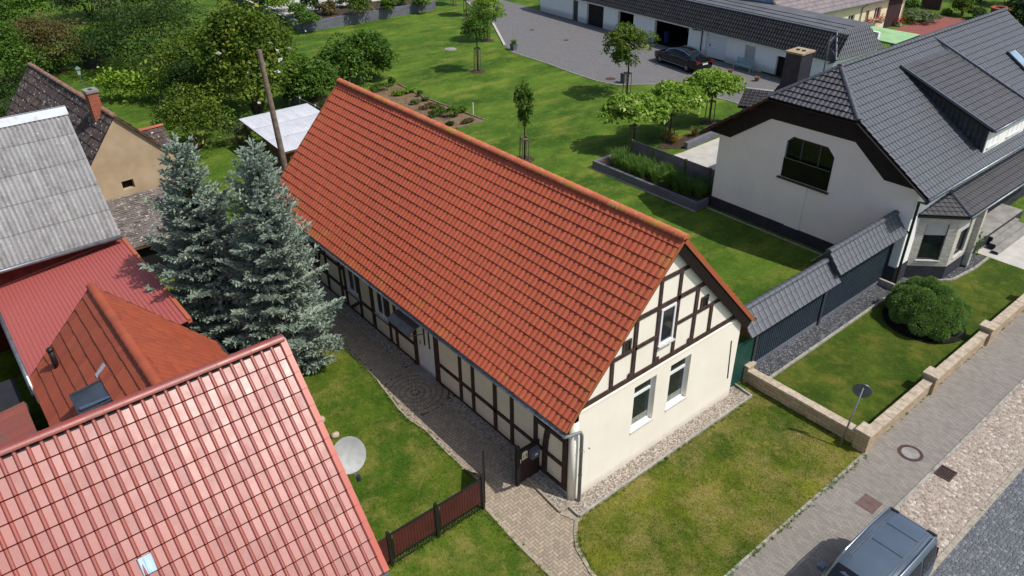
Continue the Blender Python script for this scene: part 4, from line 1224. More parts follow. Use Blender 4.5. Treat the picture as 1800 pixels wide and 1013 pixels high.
# pale corrugated shed by the pole
WS = thing('pale_roof_shed', 'brown plank shed with a pale corrugated sheet roof behind the long red roof', 'shed', (32, -6, 0))
p0, p1, p2, p3 = Vector((28.4, -3.85, 2.2)), Vector((28.4, -8.6, 2.2)), Vector((35.0, -8.6, 2.45)), Vector((35.0, -3.95, 2.45))
sv = p3 - p0
tiles('roof', p0, p1 - p0, sv, (p1 - p0).length, sv.length, .11, 2.2, [(0, 0), (.25, .008), (.5, .016), (.75, .008)], .008, M['sheet_white'], WS, rseed=83, jit=.003)
MB().prism([p0 - Z * .1, p1 - Z * .1, p2 - Z * .1, p3 - Z * .1], (0, 0, .08)).build('roof_edge', M['boards'], WS)
MB().box(28.6, 31.4, -8.4, -4.3, 0, 2.1).build('wall', M['boards'], WS)
for (x, y) in ((34.8, -4.2), (34.8, -8.3), (31.8, -4.2)):
    MB().box(x - .06, x + .06, y - .06, y + .06, 0, 2.3).build('post', M['boards'], WS)

# utility pole
tp = at(455, 88, 9.3)
UP = tag(MB().tube([(23.2, -1.9, 0.0), ((23.2 + tp.x) / 2, (-1.9 + tp.y) / 2, 4.7), tuple(tp)], [.17, .15, .12], 12).build('utility_pole', M['wood_pole'], smooth=True, auto=.8), 'tall grey wooden pole leaning a little beside the red roof', 'pole')
# garden fence of grey panels between shed and vegetables
GF = thing('panel_fence', 'grey sheet panel fence with pale posts along the vegetable garden', 'fence', (36, -10.5, 0.35))
pts = [at(510, 186), at(531, 198), at(558, 212), at(590, 228)]
for a, b in zip(pts[:-1], pts[1:]):
    MB().bar(a + Z * .55, b + Z * .55, .04, 1.05).build('panel', M['greypot'], GF)
for a in pts:
    MB().box(a.x - .05, a.x + .05, a.y - .05, a.y + .05, .3, 1.5).build('post', M['shutter'], GF)
# ------------------------------------------------------------------ white house on the right
WH = thing('white_house', 'white rendered house with half-hipped anthracite tile roof on the right', 'house', (5, -28, 0))
YG, YV = -20.0, -19.4
XR, ZR = 5.25, 8.72
XF, ZF, XB, ZB = -.70, 4.80, 11.25, 4.40      # front and back eaves
XH0, XH1, ZH = 2.98, 7.45, 7.20               # hip eave
YA = -21.25                                    # hip apex
YE = -39.0
wall('wall', [(0.0, 0.35), (10.25, 0.35), (10.25, 4.75), (7.3, 6.9), (3.1, 6.95), (0.0, 4.95)][::1],
     [[(3.95, 3.35), (6.45, 3.35), (6.45, 5.15), (6.15, 5.45), (4.35, 5.45), (3.95, 5.05)]], (0, YG, 0), X, Z, Y, M['white'], WH, .22)
MB().box(0, .25, YE + .3, YG - .22, 0.35, 4.7).build('wall', M['white'], WH)
MB().box(10.0, 10.25, YE + .3, YG - .22, 0.35, 4.7).build('wall', M['white'], WH)
MB().box(.3, 10.0, YE + .3, YE + .5, 0, 4.5).build('wall', M['white'], WH)
MB().box(-.03, 10.28, YG - .2, YG + .03, 0, .95).box(-.03, .2, -38.7, YG - .2, 0, .95).build('plinth', M['plinth'], WH)
MB().box(4.95, 5.75, YG, YG + .05, .95, 3.3).build('flue_casing', M['white'], WH)
# charcoal cladding under the verge
bd = MB()
def band(pts, inner):
    n = len(pts)
    for i in range(n - 1):
        bd.prism([(pts[i][0], YG + .002, pts[i][1]), (pts[i + 1][0], YG + .002, pts[i + 1][1]), (inner[i + 1][0], YG + .002, inner[i + 1][1]), (inner[i][0], YG + .002, inner[i][1])], (0, .045, 0))
band([(-.55, 4.78), (2.98, 7.08), (7.45, 7.08), (11.1, 4.45)], [(1.5, 4.78), (3.15, 6.05), (7.45, 6.0), (9.6, 4.45)])
bd.build('gable_cladding', M['soffit'], WH)
wf = MB()
wp = [(3.95, 3.35), (6.45, 3.35), (6.45, 5.15), (6.15, 5.45), (4.35, 5.45), (3.95, 5.05)]
for i in range(6):
    a, b = wp[i], wp[(i + 1) % 6]
    wf.bar((a[0], YG - .12, a[1]), (b[0], YG - .12, b[1]), .14, .06, (0, 1, 0))
for x in (4.72, 5.65):
    wf.bar((x, YG - .125, 3.4), (x, YG - .125, 5.42), .09, .05, (0, 1, 0))
WF = wf.build('window', M['anth'], WH)
MB().prism([(a, YG - .16, b) for a, b in wp], (0, .02, 0)).build('pane', glass('gable_glass', S(16, 19, 18), .3), WF)
MB().box(3.98, 6.42, YG + .03, YG + .045, 3.4, 4.35).build('balustrade_glass', glass('smoked_glass', S(18, 18, 19), .15), WF)
MB().box(3.97, 6.43, YG + .02, YG + .055, 4.35, 4.37).build('handrail', M['steel'], WF)
MB().box(3.85, 6.6, YG - .02, YG + .12, 3.27, 3.34).build('sill', M['anth'], WF)
# roof
vF = Vector((XR - XF, 0, ZR - ZF)); LF = vF.length
sF = vF.x / LF
lenY = -YE + YV
# front slope: U to -Y starting at the gable verge; cut the corner for the hip
def front_uv(x, y): return (YV - y, (x - XF) / sF)
h0 = front_uv(XH0, YV); h1 = front_uv(XR, YA)
def clip_line(p, q, keep):
    a, b = q[1] - p[1], -(q[0] - p[0]); c = a * p[0] + b * p[1]
    if a * keep[0] + b * keep[1] > c: a, b, c = -a, -b, -c
    return (a, b, c)
tiles('roof', (XF, YV, ZF), -Y, vF, lenY, LF, .262, .365, PROF_GROOVE, .03, M['tile_dark'], WH, clips=[clip_line(h0, h1, (8, 2))], rseed=91, jit=.003)
vB = Vector((XR - XB, 0, ZR - ZB)); LB = vB.length; sB = -vB.x / LB
g0 = (lenY - 0.0, (XB - XH1) / sB); g1 = (lenY - (YV - YA), (XB - XR) / sB)
tiles('roof', (XB, YE, ZB), Y, vB, lenY, LB, .262, .365, PROF_GROOVE, .03, M['tile_dark'], WH, clips=[clip_line(g0, g1, (3, 2))], rseed=92, jit=.003)
vH = Vector((0, YA - YV, ZR - ZH)); LH = vH.length
ha = (0, 0); hb = (XH1 - XR, LH); hc = (XH1 - XH0, 0)
tiles('roof', (XH1, YV + .05, ZH - .03), -X, vH, XH1 - XH0, LH, .235, .30, PROF_BARREL, .05, M['tile_dark_matt'], WH, clips=[clip_line(ha, hb, (2.2, .3)), clip_line(hc, hb, (2.2, .3))], rseed=93)
ridge_caps('ridge_cap', (XR, YA + .1, ZR + .05), (XR, YE, ZR + .05), .13, M['tile_dark'], WH, .36)
ridge_caps('ridge_cap', (XH0 - .02, YV + .02, ZH + .05), (XR, YA, ZR + .05), .11, M['tile_dark'], WH, .36)
ridge_caps('ridge_cap', (XH1 + .02, YV + .02, ZH + .05), (XR, YA, ZR + .05), .11, M['tile_dark'], WH, .36)
deck((XF + .03, YV - .03, ZF), (XH0, YV - .03, ZH), (XH0, YE, ZH), (XF + .03, YE, ZF), .12, M['soffit'], WH)
deck((XH0, YA, ZH), (XR, YA, ZR), (XR, YE, ZR), (XH0, YE, ZH), .12, M['soffit'], WH)
deck((XB - .03, YV - .03, ZB), (XH1, YV - .03, ZH), (XH1, YE, ZH), (XB - .03, YE, ZB), .12, M['soffit'], WH)
deck((XH1, YA, ZH), (XR, YA, ZR), (XR, YE, ZR), (XH1, YE, ZH), .12, M['soffit'], WH)
fb = MB(); fb2 = MB()
fb.bar((XB, YV + .0, ZB - .12), (XH1, YV + .0, ZH - .12), .05, .2, (0, 1, 0))
fb2.bar((XF, YV + .0, ZF - .12), (XH0, YV + .0, ZH - .12), .05, .2, (0, 1, 0))
fb2.bar((XH0, YV + .0, ZH - .13), (XH1, YV + .0, ZH - .13), .05, .16, (0, 1, 0))
for i in range(4):
    fb.bar((XB - .2 - i * .9, YV - .03, ZB - .12 + (.2 + i * .9) * .72), (XB - .2 - i * .9, YG - .1, ZB - .12 + (.2 + i * .9) * .72), .1, .14)
fb.build('bargeboard', M['fascia'], WH)
fb2.build('bargeboard', M['soffit'], WH)
MB().tube([(XF - .06, YV + .02, ZF - .04), (XF - .06, YE, ZF - .04)], .075, 10).build('gutter', M['zinc'], WH, smooth=True)
MB().tube([(XF - .02, YV - .05, ZF - .12), (XF + .1, YV - .2, ZF - .3), (-.12, YG - .12, ZF - .55), (-.12, YG - .12, .1)], .06, 10).build('downpipe', M['anth'], WH, smooth=True)
# shed dormer
DY0, DY1 = -25.25, -30.0
dx0, dz0, dx1, dz1 = 4.35, 8.13 + .05, -.45, 6.28
vD = Vector((dx0 - dx1, 0, dz0 - dz1))
DO = tiles('dormer_roof', (dx1, DY0, dz1), -Y, vD, DY0 - DY1, vD.length, .262, .34, PROF_GROOVE, .03, M['tile_dark_matt'], WH, rseed=95, jit=.003)
deck((dx1, DY0, dz1), (dx1, DY1, dz1), (dx0, DY1, dz0), (dx0, DY0, dz0), .1, M['soffit'], WH)
def zmain(x): return ZF + (x - XF) * vF.z / vF.x
U_ = Vector((-1, 0, 0)); ck = Vector((0, 0, 1))
A_ = (0, 0); 
tiles('dormer_cheek', (dx0, DY0 - .12, zmain(dx1 + .25)), -X, Z, dx0 - dx1 - .25, dz0 - zmain(dx1 + .25), .24, .3, PROF_BARREL, .04, M['tile_charcoal'], WH,
      clips=[clip_line((0, dz0 - zmain(dx1 + .25) - .1), (dx0 - dx1, dz1 - zmain(dx1 + .25) - .1), (4.5, .1)), clip_line((0, zmain(dx0) - zmain(dx1 + .25)), (dx0 - dx1 - .25, 0), (4.5, 1.0))], rseed=96)
MB().prism([(dx1 + .25, DY0 - .16, zmain(dx1 + .25)), (dx1 + .25, DY0 - .16, dz1 - .05), (dx0, DY0 - .16, dz0 - .1)], (0, -.1, 0)).build('dormer_side', M['soffit'], WH)
MB().box(dx1 + .2, dx1 + .4, DY1 + .1, DY0 - .17, zmain(dx1), dz1 - .04).build('dormer_front', M['white'], WH)
window(WH, (dx1 + .19, -26.2, 5.72), -Y, Z, -X, 1.1, .8, M['pvc'], M['glass'], 1, .06, .06)
window(WH, (dx1 + .19, -28.6, 5.72), -Y, Z, -X, 1.6, .8, M['pvc'], M['glass'], 2, .06, .06)
MB().bar((dx1 - .03, DY0 + .03, dz1 + .04), (dx0, DY0 + .03, dz0 + .05), .1, .14, (0, 1, 0)).build('verge_tile', M['tile_dark'], WH); MB().bar((dx1 - .03, DY1 - .03, dz1 + .04), (dx0 + .9, DY1 - .03, dz0 + .5), .1, .14, (0, 1, 0)).build('verge_tile', M['tile_dark'], WH)
MB().tube([(dx1 - .06, DY0, dz1 - .03), (dx1 - .06, DY1, dz1 - .03)], .06, 8).build('gutter', M['zinc'], WH, smooth=True)
# skylight far right
c = Vector((2.6, -35.2, zmain(2.6))); dF = vF.normalized(); nF = Vector((-dF.z, 0, dF.x))
sk = MB().obox(c, Y, dF, nF, .45, .7, 0, .16).build('roof_window', M['anth'], WH)
MB().obox(c, Y, dF, nF, .36, .6, .161, .17).build('pane', glass('sky_glass', S(120, 140, 158)), sk)
# low porch roof round the bay
pz0, pz1 = 3.28, 3.66
vP = Vector((1.55, 0, pz1 - pz0))
hipu = (0, 0)
tiles('porch_roof', (-1.5, -22.5, pz0), -Y, vP, 12.5, vP.length, .262, .34, PROF_GROOVE, .025, M['tile_dark_matt'], WH, clips=[clip_line((0, 0), (1.2, vP.length), (6, .2))], rseed=97, jit=.002)
pA, pB, pC = Vector((.05, -20.7, 3.4)), Vector((-1.5, -22.5, pz0)), Vector((.05, -23.7, pz1))
uu = (pB - pA); nn = uu.cross(pC - pA).normalized(); vv = nn.cross(uu.normalized())
if vv.z < 0: vv = -vv
hgt = (pC - pA).dot(vv)
uC = (pC - pA).dot(uu.normalized())
if uu.cross(vv).z < 0:
    O_p, U_p = pB, pA - pB; uC = uu.length - uC
else:
    O_p, U_p = pA, uu
tiles('porch_roof', O_p, U_p, vv, uu.length, hgt, .262, .34, PROF_GROOVE, .025, M['tile_dark_matt'], WH, clips=[clip_line((0, 0), (uC, hgt), (1, .05)), clip_line((uu.length, 0), (uC, hgt), (1, .05))], rseed=98, jit=.002)
ridge_caps('ridge_cap', (-1.52, -22.52, pz0 + .05), (.05, -23.7, pz1 + .05), .1, M['tile_dark'], WH, .34)
MB().prism([pA - Z * .03, pB - Z * .03, pC - Z * .03], (0, 0, -.12)).prism([(-1.5, -22.5, pz0 - .03), (-1.5, -35, pz0 - .03), (.05, -35, pz1 - .03), (.05, -23.7, pz1 - .03)], (0, 0, -.12)).build('porch_soffit', M['soffit'], WH)
MB().tube([(-1.56, -22.5, pz0 - .05), (-1.56, -35, pz0 - .05)], .06, 8).build('gutter', M['zinc'], WH, smooth=True)
# bay with pale stone cladding
bay = [(0.0, -21.1), (-1.25, -22.35), (-1.25, -24.3), (0.0, -24.3)]
for (a, b, nm) in ((bay[0], bay[1], 'bay_wall'), (bay[1], bay[2], 'bay_wall')):
    p, q = Vector((*a, 0)), Vector((*b, 0)); Ud = (q - p).normalized(); Nd = Ud.cross(Z).normalized()
    if Nd.x > 0: Nd = -Nd
    L = (q - p).length
    wall(nm, rect(0, L, .7, 3.25), [rect(L / 2 - .52, L / 2 + .48, 1.0, 2.85)], p, Ud, Z, Nd, M['clad'], WH, .16)
    MB().prism([p, q, q - Nd * .15, p - Nd * .15], (0, 0, .7)).build('plinth', M['plinth'], WH)
    f = window(WH, p + Ud * (L / 2 - .02) + Z * 1.92 - Nd * .08, Ud, Z, Nd, 1.0, 1.85, M['anth'], M['glass'], 0, .07, .12)
    MB().obox(p + Ud * (L / 2 - .02) + Z * 2.55 - Nd * .078, Ud, Z, Nd, .46, .28, 0, .02).build('roller_shutter', M['shutter'], f)
MB().box(-1.25, 0, -24.45, -24.3, 0, 3.25).build('bay_wall', M['clad'], WH)
MB().box(-1.5, -1.25, -24.5, -24.28, .1, 3.2).build('porch_pier', M['clad'], WH)
# chimney clad in dark sheet, with aerials
cm = MB()
cm.loft([[(7.05, -20.95, 6.6), (8.05, -20.95, 6.6), (8.05, -22.0, 6.6), (7.05, -22.0, 6.6)], [(7.05, -20.95, 7.3), (7.95, -20.95, 7.3), (7.95, -21.95, 7.3), (7.05, -21.95, 7.3)],
         [(7.05, -20.95, 8.9), (7.88, -20.95, 8.9), (7.88, -21.95, 8.9), (7.05, -21.95, 8.9)]])
cm.loft([[(7.05, -20.9, 6.9), (8.6, -20.9, 6.25), (8.6, -22.05, 6.25), (7.05, -22.05, 6.9)], [(7.05, -20.93, 7.35), (8.0, -20.93, 7.3), (8.0, -22.0, 7.3), (7.05, -22.0, 7.35)]])
cm = cm.build('chimney', plain('slate_cladding', S(58, 60, 66), S(46, 48, 54), 4, .6, .4), WH)
MB().box(7.0, 7.93, -22.0, -20.9, 8.9, 8.98).build('chimney_cap', plain('chimney_cap_stone', S(176, 158, 128), S(150, 134, 110), 5, .9), cm)
fl = MB()
for x in (7.3, 7.6): fl.lathe([(.09, 8.98), (.09, 9.02), (.02, 9.02)], (x, -21.45, 0), n=10)
fl.build('flue', M['black'], cm)
ae = thing('roof_aerial', 'mast with aerial and small round dish beside the dark chimney', 'aerial', (6.55, -22.25, 7.9))
MB().tube([(0, 0, -.2), (0, 0, 1.75)], .03, 7).build('mast', M['steel'], ae, world=False)
a = MB().tube([(0, 0, 1.5), (.15, -.6, 1.62)], .02, 6)
for t in (.2, .5, .8, 1.0): a.tube([(.15 * t - .12, -.6 * t, 1.5 + .12 * t), (.15 * t + .12, -.6 * t, 1.5 + .12 * t)], .016, 5)
a.build('antenna', M['steel'], ae, world=False)
dd = MB(); qd = Vector((-.4, -.9, .35)).normalized().to_track_quat('Z', 'Y').to_matrix()
dd.loft([[qd @ Vector((rr * math.cos(t), rr * math.sin(t), hh)) + Vector((.0, -.25, .8)) for t in [2 * math.pi * k / 20 for k in range(20)]] for rr, hh in ((.02, 0), (.2, .02), (.38, .07), (.38, .06), (.2, 0), (.02, -.02))])
dd.build('dish', M['signgrey'], ae, world=False, smooth=True, auto=.8)
MB().tube([(0, -.25, .45), (-.2, -.75, .5)], .03, 6).build('feed_arm', M['steel'], ae, world=False)

# steps and landing
LD = thing('entrance_steps', 'grey stone entrance steps and landing at the white house', 'steps', (-1.1, -27, 0))
MB().box(-1.1, 0, -31.5, -24.5, 0, .62).build('landing', M['concrete'], LD)
MB().box(-1.12, -1.101, -31.5, -24.5, 0, .60).build('landing_side', M['plinth'], LD)
for i, (xa, ya) in enumerate(((-1.32, -27.45), (-1.64, -27.08), (-1.95, -26.70))):
    xb = (-1.121, -1.322, -1.642)[i]
    MB().box(xa, xb, -30.6, ya, 0, .47 - .155 * i).build('step', M['concrete'], LD)
    MB().box(xa + .01, xb, ya, ya + .012, 0.02, .45 - .155 * i).build('step_end', M['plinth'], LD)
sheet('house_walk', [(-1.1, -26.2), (-4.6, -26.2), (-4.6, -30.6), (-1.1, -30.6)], M['terrace'], .006)
sheet('gravel_bed', [(.42, -9.6), (-.36, -9.6), (-.36, -20.9), (-1.55, -22.6), (-1.75, -24.4), (-1.7, -26), (.0, -26), (.0, -20), (.42, -20)], M['gravel_grey'], .02)
kb = MB()
lp = [(-.40, -9.6), (-.40, -20.9), (-1.6, -22.65), (-1.8, -24.5), (-1.78, -26)]
for a, b in zip(lp[:-1], lp[1:]): kb.bar((*a, .03), (*b, .03), .1, .12)
struct(kb.build('gravel_kerb', M['kerb']))

# ------------------------------------------------------------------ slatted wall with tiled top
RW = thing('tile_topped_wall', 'blue-grey slatted wall with two stepped anthracite tile roofs between the houses', 'wall', (.4, -14.5, 0))
for (y0, y1, zr, ze) in ((-8.75, -14.75, 3.12, 2.32), (-14.55, -20.15, 3.52, 2.72)):
    rx = .62
    v = Vector((.68, 0, zr - ze)); 
    tiles('roof', (rx - .68, y0, ze), -Y, v, y0 - y1, v.length, .30, .36, PROF_GROOVE, .03, M['tile_dark'], RW, rseed=int(-y0 * 3), jit=.002)
    v = Vector((-.68, 0, zr - ze))
    tiles('roof', (rx + .68, y1, ze), Y, v, y0 - y1, v.length, .30, .36, PROF_GROOVE, .03, M['tile_dark'], RW, rseed=int(-y0 * 3) + 1, jit=.002)
    ridge_caps('ridge_cap', (rx, y0 + .03, zr + .03), (rx, y1, zr + .03), .14, M['tile_dark'], RW, .36)
    MB().prism([(rx - .66, y0 - .02, ze - .02), (rx + .66, y0 - .02, ze - .02), (rx, y0 - .02, zr - .02)], (0, y1 - y0 + .04, 0)).build('gable_board', M['fascia'] if y0 > -10 else M['anth'], RW)
pl = MB(); sl_ = MB()
MB().box(.40, .62, -20.0, -9.7, 0, .28).build('plinth', M['block_grey'], RW)
y = -9.72
while y > -19.95:
    top = 2.45 if y > -14.6 else 2.85
    sl_.box(.40, .43, y - .10, y, .30, top); y -= .145
sl_.build('slats', M['slat'], RW)
MB().box(.45, .60, -20.0, -9.7, .28, 2.35).build('backing', M['anth'], RW)
for y in (-9.7, -14.6, -19.98):
    MB().box(.34, .46, y - .07, y + .07, 0, 2.5 if y > -15 else 2.8).build('post', M['anth'], RW)
GG = thing('green_gate', 'dark green slatted gate next to the cream gable wall', 'gate', (.2, -9.0, 0))
sl_ = MB(); y = -8.12
while y > -9.35:
    sl_.box(.18, .21, y - .07, y, .12, 2.05); y -= .085
sl_.build('slats', M['greenmetal'], GG)
MB().box(.215, .25, -9.4, -8.1, .2, .26).box(.215, .25, -9.4, -8.1, 1.85, 1.91).build('rail', M['black'], GG)
MB().box(.12, .26, -9.56, -9.42, 0, 2.2).build('post', M['anth'], GG)
# garden wall of stone blocks with coping and pillars
GW = thing('garden_wall', 'low sand-coloured stone block wall with coping and square pillars along the sidewalk', 'garden wall', (-4.6, -15, 0))
ps = [-9.25, -14.0, -18.75, -23.4]
def capline(p, q, parent, w=.34):
    p, q = Vector(p), Vector(q); L = (q - p).length; n = max(1, round(L / .62)); b = MB()
    for i in range(n):
        a = p.lerp(q, i / n); c = p.lerp(q, (i + .985) / n)
        b.bar(a + Z * random.uniform(-.006, .006), c + Z * random.uniform(-.006, .006), w + random.uniform(-.012, .012), .09)
    b.build('coping', M['cap'], parent, bevel=.012)
for a, b in zip(ps[:-1], ps[1:]):
    MB().box(-4.72, -4.46, b + .24, a - .24, -.1, .50).build('wall', M['stone_wall'], GW)
    capline((-4.59, a - .24, .545), (-4.59, b + .24, .545), GW)
MB().box(-4.35, .3, -9.40, -9.14, -.1, .50).build('wall', M['stone_wall'], GW)
capline((-4.35, -9.27, .545), (.05, -9.27, .545), GW)
for y in ps:
    pil = MB().box(-4.83, -4.35, y - .24, y + .24, -.1, .74).build('pillar', M['stone_wall'], GW)
    MB().box(-4.87, -4.31, y - .28, y + .28, .74, .83).build('pillar_cap', M['cap'], pil, bevel=.015)
pil = MB().box(.02, .38, -9.5, -9.08, -.1, .74).build('pillar', M['stone_wall'], GW)
MB().box(-.02, .42, -9.54, -9.04, .74, .82).build('pillar_cap', M['cap'], pil, bevel=.015)
# ------------------------------------------------------------------ planter bed, privacy fence and terrace behind the white house
sheet('terrace', [(10.3, -20.9), (16.6, -21.0)] + [(at(*p).x, at(*p).y) for p in ((1200, 268), (1262, 243), (1300, 232))] + [(10.3, -29)], M['terrace'], .01)
PB = thing('planter_border', 'grey block border of the shaded planting bed beside the white house', 'planter', (14, -19.5, .35))
bl = [(10.35, -18.95), (18.1, -18.95), (18.1, -20.9)]
b = MB()
b.box(10.3, 18.2, -19.05, -18.85, .3, .82).box(18.0, 18.2, -21.0, -19.05, .3, .82).box(10.3, 10.45, -19.9, -19.05, .3, .82)
b.build('border_wall', M['block_grey'], PB)
MB().box(10.45, 18.0, -20.9, -19.06, .3, .74).build('soil', M['mulch'], PB)
kb = MB().box(10.3, 18.4, -18.84, -18.72, .3, .375); struct(kb.build('mowing_edge', M['kerb']))
struct(MB().box(-.3, 10.2, -19.72, -19.6, .0, .375).build('mowing_edge', M['kerb']))
M['fencegrey'] = plain('fence_grey', S(92, 96, 104), S(80, 84, 92), 3, .6)
PF = thing('privacy_fence', 'dark grey slat privacy fence with olive posts behind the planting bed', 'fence', (13.5, -20.85, .35))
MB().box(10.4, 17.1, -21.02, -20.92, .3, .9).build('base_wall', M['block_grey'], PF)
for x in (17.0, 15.3, 12.9, 11.2):
    MB().box(x - .06, x + .06, -20.98, -20.86, .9, 2.0).build('post', plain('olive_post', S(96, 96, 52), S(80, 82, 46), 4, .6) if 'olive_post' not in bpy.data.materials else bpy.data.materials['olive_post'], PF)
for (a, b) in ((16.95, 15.35), (15.25, 12.95), (12.85, 11.25), (11.15, 10.4)):
    s_ = MB(); z = .96
    while z < 1.9:
        s_.box(b, a, -20.945, -20.915, z, z + .062); z += .078
    s_.build('slat_panel', M['fencegrey'], PF)

# small tile-hooded wall behind the back eave
HWp = [at(1297, 186, 2.2), at(1352, 193, 2.2), at(1323, 158, 2.75)]
HWp.append(HWp[2] + (HWp[1] - HWp[0]))
HW_ = thing('tile_hooded_wall', 'short wall with a dark tiled hood behind the back eave of the white house', 'wall', (HWp[0].x, HWp[0].y, .35))
uv_ = HWp[1] - HWp[0]; vv_ = HWp[2] - HWp[0]
vv_ = vv_ - uv_ * (vv_.dot(uv_) / uv_.dot(uv_))
if uv_.cross(vv_).z > 0:
    tiles('roof', HWp[0] - uv_ * .0, uv_, vv_, uv_.length * 1.6, vv_.length, .262, .35, PROF_S, .03, M['tile_charcoal'], HW_, rseed=131)
else:
    tiles('roof', HWp[0] + uv_ * 1.6, -uv_, vv_, uv_.length * 1.6, vv_.length, .262, .35, PROF_S, .03, M['tile_charcoal'], HW_, rseed=131)
e0 = HWp[0] + vv_; e1 = e0 + uv_ * 1.6
nd = Vector((vv_.x, vv_.y, 0)).normalized()
MB().prism([Vector((e0.x, e0.y, .3)), Vector((e1.x, e1.y, .3)), Vector((e1.x, e1.y, .3)) + nd * .3, Vector((e0.x, e0.y, .3)) + nd * .3], (0, 0, e0.z - .25)).build('wall', M['concrete'], HW_)
MB().prism([p - Z * .06 for p in (HWp[0], HWp[0] + uv_ * 1.6, e1, e0)], (0, 0, -.08)).build('roof_deck', M['soffit'], HW_)
# ------------------------------------------------------------------ long garage building (turned about 4 degrees)
GA_RZ = math.atan2(-0.0721, 0.9974)
GA = thing('garage_building', 'long white garage building with dark tiled mansard edge beside the paved drive', 'garage', (20.44, -43.4, .35), GA_RZ)
# local x along the front (left in the picture = larger), local -y into the building
u0, u1, he, dep = -3.3, 33.3, 2.45, 5.6
ops = [rect(26.84, 27.7, 0.0, 2.02), rect(22.85, 25.4, 0, 2.05), rect(18.5, 20.7, 0, 2.05), rect(11.35, 15.65, 0, 2.05), rect(6.95, 9.3, 0.0, 2.1), rect(3.9, 5.0, .70, 1.88), rect(.2, 1.75, 0, 1.65)]
wall('wall', rect(u0, u1, -.1, he + .1), ops, (0, 0, 0), X, Z, Y, M['white'], GA, .3, world=False)
MB().box(u0, u1, -dep, -dep + .25, -.1, 3.6).box(u1 - .25, u1, -dep + .25, -.3, -.1, 3.6).box(u0, u0 + .25, -dep + .25, -.3, -.1, he).build('wall', M['white'], GA, world=False)
MB().box(u0 - .03, 3.0, -.0, .03, -.1, .12).build('plinth', M['plinth'], GA, world=False)
for x in (11.2, 16.5, 21.5, 6.0, 26.0):
    MB().box(x - .1, x + .1, -dep + .25, -.35, 0, 2.6).build('partition', M['interior'], GA, world=False)
MB().box(u0 + .3, u1 - .3, -dep + .3, -.3, -.05, 0.01).build('floor', M['interior'], GA, world=False)
dd = MB(); 
z = .03
for i in range(8):
    dd.box(6.95, 9.3, -.24, -.2, z, z + .24); z += .255
d = dd.build('garage_door', M['pvc'], GA, world=False)
MB().box(8.9, 8.96, -.2, -.15, .95, 1.15).build('handle', M['black'], d, world=False)
MB().box(22.85, 25.4, -.28, -.24, 0, 2.05).build('garage_door', M['soffit'], GA, world=False)
MB().box(26.84, 27.7, -.2, -.15, 0, 2.02).build('door', M['anth'], GA, world=False)
MB().box(.2, 1.75, -.28, -.22, 0, 1.65).build('door', M['interior'], GA, world=False)
wf_ = MB()
z = .70
while z < 1.86:
    wf_.box(3.9, 5.0, -.2, -.17, z, z + .055); z += .06
wf_.build('roller_shutter', M['shutter'], GA, world=False)
MB().box(3.85, 5.05, -.1, .08, .65, .69).build('sill', M['sill_metal'], GA, world=False)
vM = Vector((0, -1.05, 1.72))
tiles('roof', (u1 + .2, .35, 2.42), -X, vM, u1 - u0 + .6, vM.length, .262, .35, PROF_S, .035, M['tile_charcoal'], GA, rseed=101, world=False)
vE = Vector((1.05, 0, 1.72))
tiles('roof', (u0 - .4, .35, 2.42), -Y, vE, dep + .6, vE.length, .262, .35, PROF_S, .035, M['tile_dark'], GA, clips=[clip_line((0, 0), (1.05, vE.length), (4, .2)), clip_line((dep + .6, 0), (dep - .45, vE.length), (3, .2))], rseed=102, world=False)
MB().prism([(u1 + .2, .3, 2.36), (u0 - .4, .3, 2.36), (u0 + .65, -.72, 4.08), (u1 + .2, -.72, 4.08)], (0, -.1, -.02)).build('roof_deck', M['soffit'], GA, world=False)
ridge_caps('ridge_cap', (u1 + .2, -.7, 4.15), (u0 + .65, -.7, 4.15), .08, M['tile_dark'], GA, .4, world=False)
ridge_caps('ridge_cap', (u0 - .4, .36, 2.5), (u0 + .65, -.7, 4.15), .09, M['tile_dark'], GA, .36, world=False)
fr = MB().box(u0 + .6, u1 + .2, -dep, -.72, 4.0, 4.1)
fr.build('flat_roof', plain('grey_felt_roof', S(104, 106, 112), S(88, 92, 98), .8, .8), GA, world=False)
rb = MB()
for y in (-1.3, -2.4, -3.5):
    rb.box(u0 + 1.0, 16, y - .03, y + .03, 4.1, 4.14)
rb.build('roof_seams', M['anth'], GA, world=False)
for i in range(4):
    MB().obox((17.5 + i * 2.4, -2.6, 4.35), X, Vector((0, .95, .3)), Vector((0, -.3, .95)), 1.0, .8, 0, .05).build('skylight', M['sheet_white'], GA, world=False)
MB().tube([(u1 + .2, .42, 2.36), (u0 - .4, .42, 2.36)], .06, 8).build('gutter', M['anth'], GA, world=False)
MB().tube([(10.6, .42, 2.3), (10.6, .3, 2.15), (9.75, .06, 2.12), (9.75, .06, .1)], .05, 8).build('downpipe', M['black'], GA, world=False)
bb = tag(MB().lathe([(.26, 0), (.31, .9), (.33, .95), (.33, 1.0), (.1, 1.04)], (0, 0, 0), n=14).build('waste_bin', M['bluebin'], smooth=True, auto=.6), 'dark blue bin standing inside the open garage', 'bin')
def gl(u, v, z=0.0):
    return Vector((20.44, -43.4, .35)) + Matrix.Rotation(GA_RZ, 3, 'Z') @ Vector((u, v, z))
bb.location = gl(14.9, -1.0)
